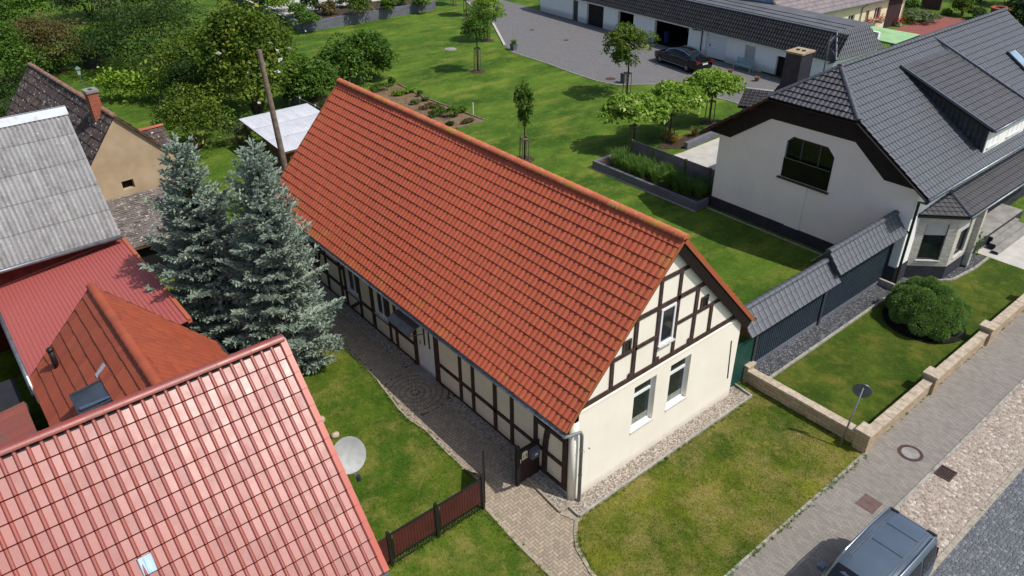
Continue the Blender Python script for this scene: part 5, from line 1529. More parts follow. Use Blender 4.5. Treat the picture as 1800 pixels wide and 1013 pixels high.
# bench and pots in front of the garage
BN = thing('garden_bench', 'mint green garden bench below the shuttered garage window', 'bench', gl(4.3, .75), GA_RZ)
bs = MB()
for i in range(4): bs.box(-.85, .85, -.2 + i * .11, -.11 + i * .11, .42, .455)
bs.build('seat', M['mint'], BN, world=False)
bs = MB(); bs.box(-.85, .85, -.26, -.22, .50, .56).box(-.85, .85, -.28, -.24, .86, .93)
for i in range(12): bs.box(-.82 + i * .145, -.76 + i * .145, -.265, -.235, .56, .86)
bs.build('backrest', M['mint'], BN, world=False)
for sx in (-.84, .84):
    for (y, h) in ((-.25, .93), (.22, .64)): MB().box(sx - .03, sx + .03, y - .03, y + .03, 0, h).build('leg', M['mint'], BN, world=False)
    MB().box(sx - .035, sx + .035, -.25, .26, .64, .68).build('armrest', M['mint'], BN, world=False)
for i, (p, lab) in enumerate(((at(1283, 130), 'grey flower pot left of the mint bench'), (at(1330, 143), 'grey flower pot right of the mint bench'))):
    tag(MB().lathe([(.14, 0), (.2, .3), (.22, .32), (.22, .36), (.18, .36), (.16, .3)], tuple(p), n=14).build('flower_pot', M['greypot'] if 0 else M['terracotta'], smooth=True, auto=.6), lab, 'flower pot')
pt = thing('potted_palm', 'small palm in a grey planter at the edge of the drive', 'potted plant', at(903, 88))
MB().loft([[(x * .26 * s, y * .26 * s, z) for x, y in ((-1, -1), (1, -1), (1, 1), (-1, 1))] for s, z in ((.8, 0), (1, .55), (.9, .55))]).build('planter', M['greypot'], pt, world=False)
def blades(n, r, h, seed, w=.03, droop=.5, c=(0, 0, 0)):
    rng = np.random.default_rng(seed); Q = []
    for i in range(n):
        a = rng.random() * 6.283; L = h * (.6 + .5 * rng.random()); b0 = np.array([c[0] + r * .3 * rng.normal() * .5, c[1] + r * .3 * rng.normal() * .5, c[2]])
        d = np.array([math.cos(a), math.sin(a), 0]); s = np.array([-d[1], d[0], 0]) * w
        lean = droop * (.3 + .9 * rng.random())
        p = [b0, b0 + d * r * .35 * lean + np.array([0, 0, L * .55]), b0 + d * r * lean + np.array([0, 0, L * (1 - .35 * lean)])]
        Q += [p[0] - s, p[0] + s, p[1] + s, p[1] - s, p[1] - s, p[1] + s, p[2] + s * .1, p[2] - s * .1]
    return np.array(Q)
q = blades(40, .5, .6, 5, .035, 1.0, (0, 0, .5)); quads_obj('fronds', q, RNG.random(len(q) // 4), M['reed'], pt)
pt2 = tag(MB().loft([[(x * .24 * s + at(1097, 146).x, y * .24 * s + at(1097, 146).y, z + .35) for x, y in ((-1, -1), (1, -1), (1, 1), (-1, 1))] for s, z in ((.85, 0), (1, .8), (.9, .8), (.85, .7))]).build('grey_planter', M['greypot'], fix=True), 'empty tall grey planter behind the staked feathery tree', 'planter')

# ------------------------------------------------------------------ drive
D_L = [at(*p) for p in ((868, 44), (887, 80), (900, 92), (965, 113), (1010, 130), (1050, 143), (1086, 150), (1125, 149), (1165, 148), (1220, 161), (1310, 186))]
poly = [(p.x, p.y) for p in D_L] + [(15.2, -38), (15.5, -42.8), (54, -45.9), (75, -47.5), (75, -42.6)]
k0 = at(800, -14)
poly += [(k0.x, k0.y)]
sheet('driveway', poly, M['drive'], .008)
kb = MB()
kp = [at(800, -14), at(868, 44), at(887, 80)]
for a, b in zip(kp[:-1], kp[1:]): kb.bar(a + Z * .03, b + Z * .03, .22, .12)
struct(kb.build('white_kerb', M['terrace']))
kb = MB()
for a, b in zip(D_L[2:-1], D_L[3:]): kb.bar(a + Z * .012, b + Z * .012, .1, .06)
struct(kb.build('drive_kerb', M['kerb']))
for i, (p, lab) in enumerate((((1073, 139), 'round dark drain cover near the kerb of the drive'), ((995, 71), 'small drain cover in the middle of the drive'), ((935, 53), 'small drain cover at the far end of the drive'))):
    c = at(*p)
    tag(MB().lathe([(.42 - .15 * (i > 0), .008), (.42 - .15 * (i > 0), .014), (.05, .016)], tuple(c), n=20).build('drain_cover', M['rust']), lab, 'drain cover')
c = at(792, 87)
tag(MB().lathe([(.55, 0), (.55, .04), (.42, .045), (.40, .05), (.02, .055)], tuple(c), n=24).build('manhole_cover', M['concrete'], smooth=True, auto=.5), 'pale round concrete manhole in the big garden lawn', 'manhole cover')

# ------------------------------------------------------------------ cream barn behind, green carport, red paving
b0, b1 = Vector((25.9, -49.6, .35)), Vector((24.3, -68.4, .35))
BA = thing('cream_barn', 'cream barn with a mauve-brown tile roof and pale blue sheet gable behind the garages', 'barn', b0, math.atan2(b1.y - b0.y, b1.x - b0.x))
Lb = (b1 - b0).length; WB = 13.0       # local x along the street-side wall, local +y away from the street
hb = 3.3; pit = 1.0
holes = [rect(4.6, 6.0, .9, 1.9), rect(7.3, 8.0, .7, 1.9), rect(9.7, 10.7, .9, 2.0), rect(12.5, 13.0, 1.0, 2.1), rect(13.9, 14.9, 1.1, 2.2), rect(16.0, 18.3, 0, 3.1)]
wall('wall', rect(0, Lb, -.1, hb), holes, (0, 0, 0), X, Z, -Y, plain('pale_yellow_render', S(236, 226, 192), S(224, 214, 178), 1, .9, .2), BA, .25, world=False)
MB().prism([(0.02, 0.02, 0), (0.02, WB, 0), (0.02, WB, hb), (0.02, WB / 2, hb + WB / 2 * pit), (0.02, 0.02, hb)], (.2, 0, 0)).build('gable', M['bluewall'], BA, world=False)
rb = MB()
for i in range(64): rb.box(-.02, .02, .1 + i * .2, .14 + i * .2, .2, min(hb + (.1 + i * .2) * pit, hb + (WB - .12 - i * .2) * pit))
rb.build('gable_ribs', M['bluewall'], BA, world=False)
MB().prism([(Lb - .02, 0, 0), (Lb - .02, WB, 0), (Lb - .02, WB, hb), (Lb - .02, WB / 2, hb + WB / 2 * pit), (Lb - .02, 0, hb)], (-.2, 0, 0)).build('gable', M['cream'], BA, world=False)
vb = Vector((0, WB / 2 + .4, (WB / 2 + .4) * pit))
tiles('roof', (-.35, -.4, hb - .35), X, vb, Lb + .5, vb.length, .3, .4, PROF_FLAT, .03, M['tile_brown'], BA, rseed=111, world=False)
tiles('roof', (Lb + .15, WB + .4, hb - .35), -X, Vector((0, -vb.y, vb.z)), Lb + .5, vb.length, .3, .4, PROF_FLAT, .03, M['tile_brown'], BA, rseed=112, world=False)
bb_ = MB(); bb_.bar((-.36, -.4, hb - .4), (-.36, WB / 2, hb + WB / 2 * pit), .06, .3, (1, 0, 0)); bb_.bar((-.36, WB + .4, hb - .4), (-.36, WB / 2, hb + WB / 2 * pit), .06, .3, (1, 0, 0))
bb_.build('bargeboard', M['anth'], BA, world=False)
MB().tube([(-.3, -.46, hb - .38), (Lb + .1, -.46, hb - .38)], .07, 8).build('gutter', M['zinc'], BA, world=False)
MB().tube([(12.0, -.46, hb - .4), (11.6, -.08, hb - .8), (11.6, -.08, .2)], .05, 8).build('downpipe', M['zinc_pipe'], BA, world=False)
for (a, c, z0, z1, mm) in ((4.6, 6.0, .9, 1.9, 'darkbrown'), (7.3, 8.0, .7, 1.9, 'glass'), (9.7, 10.7, .9, 2.0, 'glass'), (12.5, 13.0, 1.0, 2.1, 'shutter'), (13.9, 14.9, 1.1, 2.2, 'glass')):
    f = MB()
    f.box(a, a + .06, .1, .16, z0, z1).box(c - .06, c, .1, .16, z0, z1).box(a + .06, c - .06, .1, .16, z1 - .06, z1).box(a + .06, c - .06, .1, .16, z0, z0 + .06).box((a + c) / 2 - .03, (a + c) / 2 + .03, .1, .155, z0 + .06, z1 - .06)
    f = f.build('window', M['pvc'] if mm == 'glass' else M['darkbrown'], BA, world=False)
    MB().box(a + .05, c - .05, .13, .15, z0 + .05, z1 - .05).build('pane', M[mm] , f, world=False)
dbl = MB()
for x in np.arange(16.0, 18.29, .19): dbl.box(x, min(18.3, x + .185), -.08, -.02, .02, 3.08)
dbl.build('barn_door', M['darkbrown'], BA, world=False)
for (x, z, lab, sc) in ((14.4, 1.0, 'red geraniums in a window box beside the brown barn door', 1.0), (12.75, .9, 'small pot of red geraniums next to the downpipe of the cream barn', .7), (17.9, .3, 'red geraniums in a tub at the foot of the brown barn door', .9)):
    p = b0 + Matrix.Rotation(BA.rotation_euler.z, 3, 'Z') @ Vector((x, -.35, 0))
    t = thing('geraniums', lab, 'flowers', (p.x, p.y, .35 + z - .2), 0, 'red geraniums at the cream barn')
    MB().box(-.4 * sc, .4 * sc, -.15, .15, 0, .22).build('flower_box', M['shutter'], t, world=False)
    rng = np.random.default_rng(int(x * 7)); P = rng.normal(size=(160, 3)) * np.array([.3 * sc, .3 * sc, .2]) + np.array([0, 0, .45])
    quads_obj('blossom', leaf_quads(P, .13, rng), rng.random(160), M['flower_red'], t)
    P = rng.normal(size=(90, 3)) * np.array([.3 * sc, .3 * sc, .14]) + np.array([0, 0, .3])
    quads_obj('foliage', leaf_quads(P, .13, rng), rng.random(90), M['leaf_dark'], t)
CP = thing('green_carport', 'open carport with a flat pale green felt roof in front of the cream barn', 'carport', (20, -54, .35))
cpz = 2.6
cpp = [at(1452, 51, cpz), at(1490, 39, cpz), at(1617, 62, cpz), at(1574, 78, cpz)]
p0, p1, p2, p3 = cpp[3], cpp[2], cpp[1], cpp[0]
MB().prism([p - Z * .1 for p in cpp], (0, 0, .1)).build('roof_frame', M['anth'], CP)
seg = MB()
me_v = []; n = 6
for i in range(n):
    a, b = i / n, (i + 1) / n
    c0, c1 = cpp[0].lerp(cpp[1], a), cpp[0].lerp(cpp[1], b); c2, c3 = cpp[3].lerp(cpp[2], b), cpp[3].lerp(cpp[2], a)
    seg.prism([c0 + Z * .02, c1 + Z * .03, c2 + Z * .03, c3 + Z * .02], (0, 0, .02))
seg.build('roof', M['greenroof'], CP)
for p in cpp:
    c = p.lerp((cpp[0] + cpp[2]) / 2, .12); MB().box(c.x - .07, c.x + .07, c.y - .07, c.y + .07, .3, cpz - .1).build('post', M['boards'], CP)
rp = [at(1540, 58), at(1588, 47), at(1637, 26), at(1722, 36), at(1740, 60), at(1680, 90), at(1600, 90)]
sheet('red_paving', [(p.x, p.y) for p in rp], M['redpave'], .006)
c = at(1754, 32)
wl_ = thing('brick_well', 'round brown brick well at the top right corner', 'well', c)
MB().lathe([(.85, 0), (.85, .9), (.95, .92), (.95, 1.05), (.62, 1.05), (.62, .3)], n=24).build('ring', M['brick'], wl_, world=False)
MB().lathe([(.6, .88), (.02, .89)], n=24).build('water', M['interior'], wl_, world=False)
wb = thing('garden_screen', 'dark brown board screen wall in the garden at the top right', 'screen', at(1650, 18))
MB().box(-.1, 1.9, -.1, .1, 0, 2.3).build('panel', M['darkbrown'], wb, world=False)
MB().box(1.9, 2.0, -3.2, .1, 0, 2.3).build('panel', M['greenmetal'], wb, world=False)

# ------------------------------------------------------------------ raised terrace bed at the top
RB = thing('raised_bed', 'long grey block raised bed with shrubs at the top of the big lawn', 'raised bed', (70, -29, .35))
a, b, c_ = at(405, -4), at(533, 57), at(765, 17)
RBZ = 1.0
for i, (p, q) in enumerate(((a, b), (b, c_))):
    p, q = Vector(p), Vector(q)
    MB().bar(Vector((p.x, p.y, .3 + RBZ / 2 - .0)), Vector((q.x, q.y, .3 + RBZ / 2 - .0 + .003 * i)), .3, RBZ).build('border_wall', M['block_grey'], RB)
MB().prism([(b.x + .1, b.y - .1, .4), (c_.x + .1, c_.y + .1, .4), (c_.x + 5.2, c_.y + 2, .4), (b.x + 5.5, b.y - .1, .4)], (0, 0, RBZ - .2)).build('soil', M['mulch'], RB)
sheet('terrace', [(b.x + 5.0, b.y), (c_.x + 4.6, c_.y + 3), (c_.x + 30, c_.y), (a.x + 12, a.y)], M['terrace'], 0, flat=.35 + RBZ - .12)
# ------------------------------------------------------------------ fence, gates, mailbox and number at the front of the yard
FN = thing('panel_fence', 'maroon plank panel fence with black posts in front of the yard lawn', 'fence', (1.45, 4.5, gz(1.45)))
zf = gz(1.45)
fy = [6.9, 5.72, 4.12, 2.42]
for i, (y0, y1) in enumerate(((5.66, 4.18), (4.06, 2.48))):
    f = MB(); f.box(1.42, 1.47, y1, y0, zf + .32, zf + .36).box(1.42, 1.47, y1, y0, zf + 1.26, zf + 1.30).box(1.42, 1.47, y0 - .035, y0, zf + .36, zf + 1.26).box(1.42, 1.47, y1, y1 + .035, zf + .36, zf + 1.26)
    fr = f.build('frame', M['black'], FN)
    p_ = MB(); y = y1 + .04
    while y < y0 - .1:
        p_.box(1.432, 1.452, y, y + .088, zf + .36, zf + 1.26); y += .098
    p_.build('panel', M['maroon'], fr)
    m_ = MB()
    n = 15
    for k in range(n):
        ya, yb = y1 + (y0 - y1) * k / n, y1 + (y0 - y1) * (k + 1) / n
        m_.bar((1.445, ya, zf + .06), (1.445, yb, zf + .31), .012, .012, (1, 0, 0)); m_.bar((1.447, yb, zf + .06), (1.447, ya, zf + .31), .012, .012, (1, 0, 0))
    m_.bar((1.445, y1, zf + .05), (1.445, y0, zf + .05), .03, .03)
    m_.build('lattice', M['black'], FN)
MB().box(1.43, 1.46, 5.78, 6.9, zf + .3, zf + 1.28).build('panel', M['maroon'], FN)
for y in fy:
    MB().box(1.40, 1.49, y - .045, y + .045, zf - .1, zf + 1.42).build('post', M['black'], FN)
OG = thing('open_gate', 'black gate leaf standing open over the brick path, seen edge on', 'gate', (1.45, 2.36, zf))
f = MB(); f.box(.06, 1.22, -.03, .03, .12, .17).box(.06, 1.22, -.03, .03, 1.15, 1.2).box(.06, .11, -.03, .03, .17, 1.15).box(1.17, 1.22, -.03, .03, .17, 1.15)
x = .12
f.build('frame', M['black'], OG, world=False)
p_ = MB()
while x < 1.14:
    p_.box(x, x + .085, -.012, .012, .17, 1.15); x += .097
p_.build('panel', M['maroon'], OG, world=False)
sp_ = MB(); sp_.loft([[(x_, y_, z) for x_, y_ in ((.1, -.035), (1.2, -.012), (1.2, .012), (.1, .035))] for z in (1.2, 1.24)])
sp_.build('top_rail', M['black'], OG, world=False)
OG.rotation_euler = (0, 0, math.radians(-37))
NG = thing('side_panel_gate', 'dark maroon gate panel with black posts standing against the timbered wall', 'gate', (1.5, .5, gz(1.5)))
f = MB(); f.box(1.46, 1.51, .10, .94, zf + .08, zf + 1.42)
f.build('panel', plain('dark_maroon', S(54, 30, 30), S(44, 25, 25), 3, .55), NG)
MB().box(1.44, 1.53, .10, .94, zf + 1.42, zf + 1.47).build('top_rail', M['black'], NG)
MB().box(1.43, 1.54, .94, 1.05, zf - .1, zf + 1.62).lathe([(.075, zf + 1.62), (.08, zf + 1.68), (.02, zf + 1.72)], (1.485, .995, 0), n=8).build('post', M['black'], NG)
MX = thing('mailbox', 'dark grey mailbox with a small white label on the maroon gate panel', 'mailbox', (1.41, .37, zf + .95))
MB().loft([[(0.05, -.17, 0), (.05, .17, 0), (-.10, .17, 0), (-.10, -.17, 0)], [(.05, -.17, .36), (.05, .17, .36), (-.10, .17, .30), (-.10, -.17, .30)]]).build('box', M['greypot'], MX, world=False)
MB().box(-.108, -.101, -.06, .04, .12, .2).build('name_label', M['plate'], MX, world=False)
NP = thing('number_plate', 'cream house number plate reading 13 on the maroon gate panel', 'house number', (1.45, .72, zf + 1.02))
MB().box(-.004, .004, -.11, .11, 0, .27).loft([[(.004 * s, .11 * math.cos(math.pi * k / 8), .27 + .06 * math.sin(math.pi * k / 8)) for k in range(9)] for s in (-1, 1)]).build('plate', M['ivory'], NP, world=False)
tx = bpy.data.curves.new('number', 'FONT'); tx.body = '13'; tx.size = .21; tx.align_x = 'CENTER'; tx.extrude = .003
tx.materials.append(M['black'])
to = bpy.data.objects.new('number', tx); COL.objects.link(to)
bpy.context.view_layer.update()
nm_ = bpy.data.meshes.new_from_object(to.evaluated_get(bpy.context.evaluated_depsgraph_get()))
bpy.data.objects.remove(to)
to = bpy.data.objects.new('number', nm_); COL.objects.link(to); to.parent = NP
to.matrix_local = Matrix(((0, 0, -1, -.008), (-1, 0, 0, 0), (0, 1, 0, .06), (0, 0, 0, 1)))
tag(MB().box(1.445, 1.459, .875, .905, zf + .95, zf + 1.10).build('doorbell', M['ivory']), 'tiny cream bell push beside the house number plate', 'doorbell')
# stones at the foot of the glazed house
for i, (px, py, r, lab) in enumerate(((589, 767, .16, 'pale rounded stone in the grass above the satellite dish'), (563, 741, .2, 'flat pale stone half hidden by the verge of the glazed roof'))):
    p = at(px, py); rng = np.random.default_rng(i)
    b = MB().lathe([(.02, -.05), (r * .8, -.02), (r, r * .3), (r * .8, r * .7), (.02, r * .9)], tuple(p), n=9)
    b.v = [(x + rng.normal() * .015, y + rng.normal() * .015, z + rng.normal() * .012) for x, y, z in b.v]
    tag(b.build('field_stone', M['stone'], smooth=True), lab, 'stone')
# round traffic sign, seen from behind
SG = thing('traffic_sign', 'round traffic sign seen from its grey back on a leaning steel post', 'road sign', (-4.1, -8.66, 0))
top = Vector((-.04, -.45, 2.42))
MB().tube([(0, 0, -.1), tuple(top)], .032, 8).build('post', M['steel'], SG, world=False, smooth=True)
D = Vector((-.06, -.985, .16)).normalized(); q = D.to_track_quat('Z', 'Y').to_matrix()
q = (Vector((.35, -.93, .12))).normalized().to_track_quat('Z', 'Y').to_matrix()
cs = top * .93
MB().loft([[q @ Vector((rr * math.cos(t), rr * math.sin(t), hh)) + cs + (q @ Vector((0, 0, .045))) for t in [2 * math.pi * k / 28 for k in range(28)]] for rr, hh in ((.30, 0), (.305, .012), (.30, .02), (.02, .02), (.02, .0))]).build('disc', M['signgrey'], SG, world=False)
cl_ = MB()
for s in (-.12, .12): cl_.obox(cs + (q @ Vector((0, s, .035))), q @ X, q @ Y, q @ Z, .09, .015, -.012, .012)
cl_.build('bracket', M['steel'], SG, world=False)
tag(MB().obox(tuple(cs + (q @ Vector((-.12, -.17, .032)))), tuple(q @ X), tuple(q @ Y), tuple(q @ Z), .03, .045, 0, .004).build('sign_sticker', M['plate']), 'small white sticker on the grey back of the traffic sign', 'sticker')
# street ironwork
c = (-5.8, -10.23, .012)
mh = thing('street_manhole', 'round manhole cover with a rusty rim in the sidewalk', 'manhole cover', c)
MB().lathe([(.40, 0), (.40, .008), (.29, .010), (.29, .002)], n=28).build('rim', M['rust'], mh, world=False)
MB().lathe([(.285, .0), (.285, .007), (.02, .008)], n=28).build('lid', M['concrete'], mh, world=False)
dg = thing('street_drain', 'rusty iron drain grate at the cobbled edge of the road', 'drain', (-6.97, -10.2, .0))
f = MB().box(-.27, .27, -.30, -.25, -.03, .03).box(-.27, .27, .25, .30, -.03, .03).box(-.27, -.22, -.25, .25, -.03, .03).box(.22, .27, -.25, .25, -.03, .03)
f.build('frame', M['rust'], dg, world=False)
f = MB()
for i in range(7): f.box(-.19 + i * .062, -.165 + i * .062, -.25, .25, -.03, .022)
f.build('bars', M['rust'], dg, world=False)
MB().box(-.22, .22, -.25, .25, -.0, .0045).build('sump', M['black'], dg, world=False)
tag(MB().box(-6.33, -5.75, -7.4, -6.75, 0, .012).build('utility_cover', M['cover_brown'], bevel=.003), 'square brown utility cover in the sidewalk bricks', 'cover')
# garden lamp, compost bin
LP = thing('garden_lamp', 'small green garden lantern on a post beyond the brick chimney', 'lamp', at(150, 165))
MB().tube([(0, 0, 0), (0, 0, 1.5)], .04, 8).build('post', M['lampgreen'], LP, world=False)
MB().loft([[(x * .13 * s, y * .13 * s, z) for x, y in ((-1, -1), (1, -1), (1, 1), (-1, 1))] for s, z in ((.6, 1.5), (1.1, 1.95))]).build('lantern', M['shutter'], LP, world=False)
MB().loft([[(x * .2 * s, y * .2 * s, z) for x, y in ((-1, -1), (1, -1), (1, 1), (-1, 1))] for s, z in ((1.05, 1.95), (.9, 2.02), (.2, 2.15))]).build('lamp_roof', M['lampgreen'], LP, world=False)
CB = thing('compost_bin', 'black plastic compost bin in front of the far bushes', 'compost bin', at(163, 119), .3)
MB().loft([[(x * .55 * s, y * .55 * s, z) for x, y in ((-1, -1), (1, -1), (1, 1), (-1, 1))] for s, z in ((1.0, 0), (.85, 1.05))]).build('body', M['bin'], CB, world=False, bevel=.03)
MB().loft([[(x * .5 * s, y * .5 * s, z) for x, y in ((-1, -1), (1, -1), (1, 1), (-1, 1))] for s, z in ((1.0, 1.05), (1.0, 1.12), (.6, 1.18))]).build('lid', M['bin'], CB, world=False)

# ------------------------------------------------------------------ vehicles
def car(root, L, stations, body_m, win, wheels, wr=.33, ww=.22):
    """stations: (x, half width at belt, z floor, z belt, half width of roof, z roof) ; local x from rear to front"""
    def sec(s):
        x, wb, z0, zb, wr_, zt = s
        h = [(wb * .90, z0), (wb * .985, z0 + (zb - z0) * .25), (wb, z0 + (zb - z0) * .6), (wb * .975, zb), ]
        if zt > zb + .02:
            h += [(wr_ + (wb * .975 - wr_) * .5, zb + (zt - zb) * .55), (wr_ * 1.02, zb + (zt - zb) * .88), (wr_ * .9, zt - .015), (wr_ * .5, zt + .01)]
        else:
            h += [(wb * .93, zb + .01), (wb * .8, zb + .02), (wb * .6, zb + .028), (wb * .3, zb + .032)]
        pts = [(x, y, z) for y, z in h]
        return pts + [(x, -y, z) for (x, y, z) in reversed(pts)]
    b = MB().loft([sec(s) for s in stations])
    o = b.build('body', body_m, root, world=False, smooth=True, auto=.7)
    for (wx, wy) in wheels:
        for sy in (-1, 1):
            w = MB().lathe([(wr * .6, -ww / 2), (wr * .93, -ww / 2), (wr, -ww / 2 + .03), (wr, ww / 2 - .03), (wr * .93, ww / 2), (wr * .6, ww / 2)], (wx, sy * wy, wr), axis='y', n=22)
            wo = w.build('wheel', M['tyre'], root, world=False, smooth=True, auto=.6)
            h = MB().lathe([(wr * .62, -.02), (wr * .62, .0), (wr * .5, -.02), (.05, -.01)], (wx, sy * (wy + ww / 2 - .005), wr), axis='y', n=20)
            for k in range(5):
                a = 2 * math.pi * k / 5
                h.bar((wx, sy * (wy + ww / 2 + .005), wr), (wx + wr * .6 * math.cos(a), sy * (wy + ww / 2 + .005), wr + wr * .6 * math.sin(a)), .06, .02, (0, 1, 0))
            h.build('rim', M['rim'], wo, world=False)
    return o
# people carrier at the kerb, tail towards the far end of the street
VN = thing('parked_van', 'slate blue people carrier with silver roof rails parked half on the sidewalk', 'car', (-7.72, -5.62, .0), math.pi / 2)
vs_ = [(0.0, .78, .35, .92, .60, 1.30), (.03, .83, .28, .98, .66, 1.60), (.10, .86, .25, 1.0, .69, 1.80), (.30, .88, .22, 1.0, .715, 1.86), (1.2, .90, .2, 1.0, .73, 1.875), (2.2, .90, .2, 1.0, .73, 1.86),
       (2.75, .90, .2, 1.0, .71, 1.80), (3.0, .90, .2, 1.0, .68, 1.68), (3.35, .90, .2, 1.0, .65, 1.42), (3.75, .89, .2, 1.0, .64, 1.08), (4.2, .86, .22, .92, .6, .93), (4.5, .78, .26, .8, .5, .81), (4.62, .62, .32, .6, .4, .61)]
car(VN, 4.62, vs_, M['paint_blue'], None, [(.85, .78), (3.75, .78)], .32, .2)
sg = glass('car_glass', S(20, 22, 25))
def panel_between(stA, name, m, root, zlo, zhi, off=.012):
    pass
def side_y(x, z):
    for a, b in zip(vs_[:-1], vs_[1:]):
        if a[0] <= x <= b[0]:
            t = (x - a[0]) / (b[0] - a[0]); s = [a[i] + (b[i] - a[i]) * t for i in range(6)]
            k = (z - s[3]) / max(.05, s[5] - s[3])
            pts = [(0, s[1] * .975), (.55, s[4] + (s[1] * .975 - s[4]) * .5), (.88, s[4] * 1.02), (1, s[4] * .9)]
            for (k0, y0), (k1, y1) in zip(pts[:-1], pts[1:]):
                if k <= k1 or k1 == 1: return y0 + (y1 - y0) * (k - k0) / (k1 - k0)
def ztop(x):
    for a, b in zip(vs_[:-1], vs_[1:]):
        if a[0] <= x <= b[0]:
            return a[5] + (b[5] - a[5]) * (x - a[0]) / (b[0] - a[0])
for sy in (-1, 1):
    for (xa, xb) in ((.22, 1.0), (1.1, 1.95), (2.05, 2.95)):
        pan = MB(); nx = 5; grid = []
        for i in range(nx + 1):
            x = xa + (xb - xa) * i / nx; zt = ztop(x)
            col = []
            for k in (.06, .3, .55, .82):
                z = 1.0 + k * (zt - 1.0)
                col.append((x, sy * (side_y(x, z) + .012), z))
            grid.append(col)
        o_ = len(pan.v); pan.v = [p for c in grid for p in c]
        pan.f = [(i * 4 + j, i * 4 + j + 1, (i + 1) * 4 + j + 1, (i + 1) * 4 + j) for i in range(nx) for j in range(3)]
        pan.build('side_window', sg, VN, world=False, smooth=True)
    rl = MB().tube([(.22, sy * .655, 1.875), (.3, sy * .655, 1.93), (1.3, sy * .675, 1.95), (2.45, sy * .665, 1.92), (2.6, sy * .655, 1.85)], .022, 8)
    rl.build('roof_rail', M['chrome'], VN, world=False, smooth=True)
    MB().box(.95, 2.9, sy * .885 - .006, sy * .885 + .006, 1.0, 1.025).build('trim_strip', M['chrome'], VN, world=False)
    mr = MB().loft([[(2.75 + dx, sy * (.9 + dy), 1.05 + dz) for dx, dz in ((-.1, 0), (.1, 0), (.1, .16), (-.08, .18))] for dy in (0.02, .2)]); mr.build('mirror', M['paint_blue'], VN, world=False, bevel=.02)
    MB().loft([[(-.005 + .02 * a, sy * (.60 + .22 * k), z) for k, z in ((0, .95), (1, .95), (.85, 1.4), (.2, 1.4))] for a in (0, 1)]).build('tail_light', M['redlight'], VN, world=False)
    MB().box(4.3, 4.45, sy * .62 - .12, sy * .62 + .12, .72, .86).build('headlight', M['glass'], VN, world=False)
ws = MB()
for i, x in enumerate((2.83, 3.05, 3.35, 3.7)):
    zt = ztop(x) + .018; w = .62 + i * .02
    ws.v += [(x, -w, zt - .02), (x, -w * .5, zt), (x, w * .5, zt), (x, w, zt - .02)]
ws.f = [(i * 4 + j, (i + 1) * 4 + j, (i + 1) * 4 + j + 1, i * 4 + j + 1) for i in range(3) for j in range(3)]
ws.build('windscreen', sg, VN, world=False, smooth=True)
rg = MB()
for y in (-.52, -.45, .45, .52): rg.bar((.25, y, 1.875 + (.52 - abs(y)) * .05), (2.5, y, 1.872 + (.52 - abs(y)) * .05), .014, .016)
for y in (-.5, .5): pass
rg.build('roof_ribs', M['zinc'], VN, world=False)
MB().bar((.75, -.42, 1.884), (.75, .42, 1.884), .012, .01).bar((1.55, -.42, 1.889), (1.55, .42, 1.889), .010, .008).build('roof_seam', M['bin'], VN, world=False)
MB().loft([[(-.03, -.62, 1.70), (-.03, .62, 1.70), (.12, .68, 1.80), (.12, -.68, 1.80)], [(-.03, -.62, 1.73), (-.03, .62, 1.73), (.12, .68, 1.83), (.12, -.68, 1.83)]]).build('roof_spoiler', M['paint_blue'], VN, world=False, bevel=.01)
for y in (-.52, .52): MB().box(.07, .13, y - .13, y + .13, 1.835, 1.845).build('roof_vent', M['black'], VN, world=False)
MB().loft([[(-.012, -.6, 1.08), (-.012, .6, 1.08), (.02, .56, 1.6), (.02, -.56, 1.6)], [(.0, -.6, 1.08), (.0, .6, 1.08), (.035, .56, 1.6), (.035, -.56, 1.6)]]).build('rear_window', sg, VN, world=False)
# black saloon at the garages
p_r, p_f = at(1204, 127), at(1158, 111)
ang = math.atan2(p_f.y - p_r.y, p_f.x - p_r.x)
SD = thing('parked_saloon', 'shiny black saloon with chrome window trim parked on the drive by the garages', 'car')
wbx = (p_f - p_r).length; sc = wbx / 3.1
left = Vector((-math.sin(ang), math.cos(ang), 0))      # towards the garden
SD.rotation_euler = (0, 0, ang)
mid = Vector((p_r.x, p_r.y, .36)) - left * .95 * sc * 1.0 - Vector((math.cos(ang), math.sin(ang), 0)) * 1.1 * sc
SD.location = mid; SD.scale = (sc, sc, sc)
ss_ = [(0.0, .70, .38, .82, .5, .83), (.06, .84, .30, .95, .5, .96), (.25, .91, .26, 1.0, .5, 1.01), (.75, .94, .22, 1.0, .58, 1.04), (1.1, .95, .2, .98, .62, 1.2), (1.6, .95, .2, .96, .64, 1.40), (2.2, .95, .2, .95, .65, 1.47), (2.8, .95, .2, .94, .65, 1.46),
       (3.3, .95, .2, .94, .64, 1.32), (3.8, .95, .2, .95, .66, 1.02), (4.1, .94, .2, .93, .6, .94), (4.7, .90, .22, .82, .5, .83), (5.0, .80, .28, .70, .4, .71), (5.15, .6, .34, .55, .3, .56)]
car(SD, 5.15, ss_, M['paint_black'], None, [(1.05, .83), (4.15, .83)], .34, .22)
def yz(st, k):
    x, wb, z0, zb, wr_, zt = st
    z = zb + (zt - zb) * k
    return x, (wb * .975 + (wr_ * 1.02 - wb * .975) * min(1, k / .88)), z
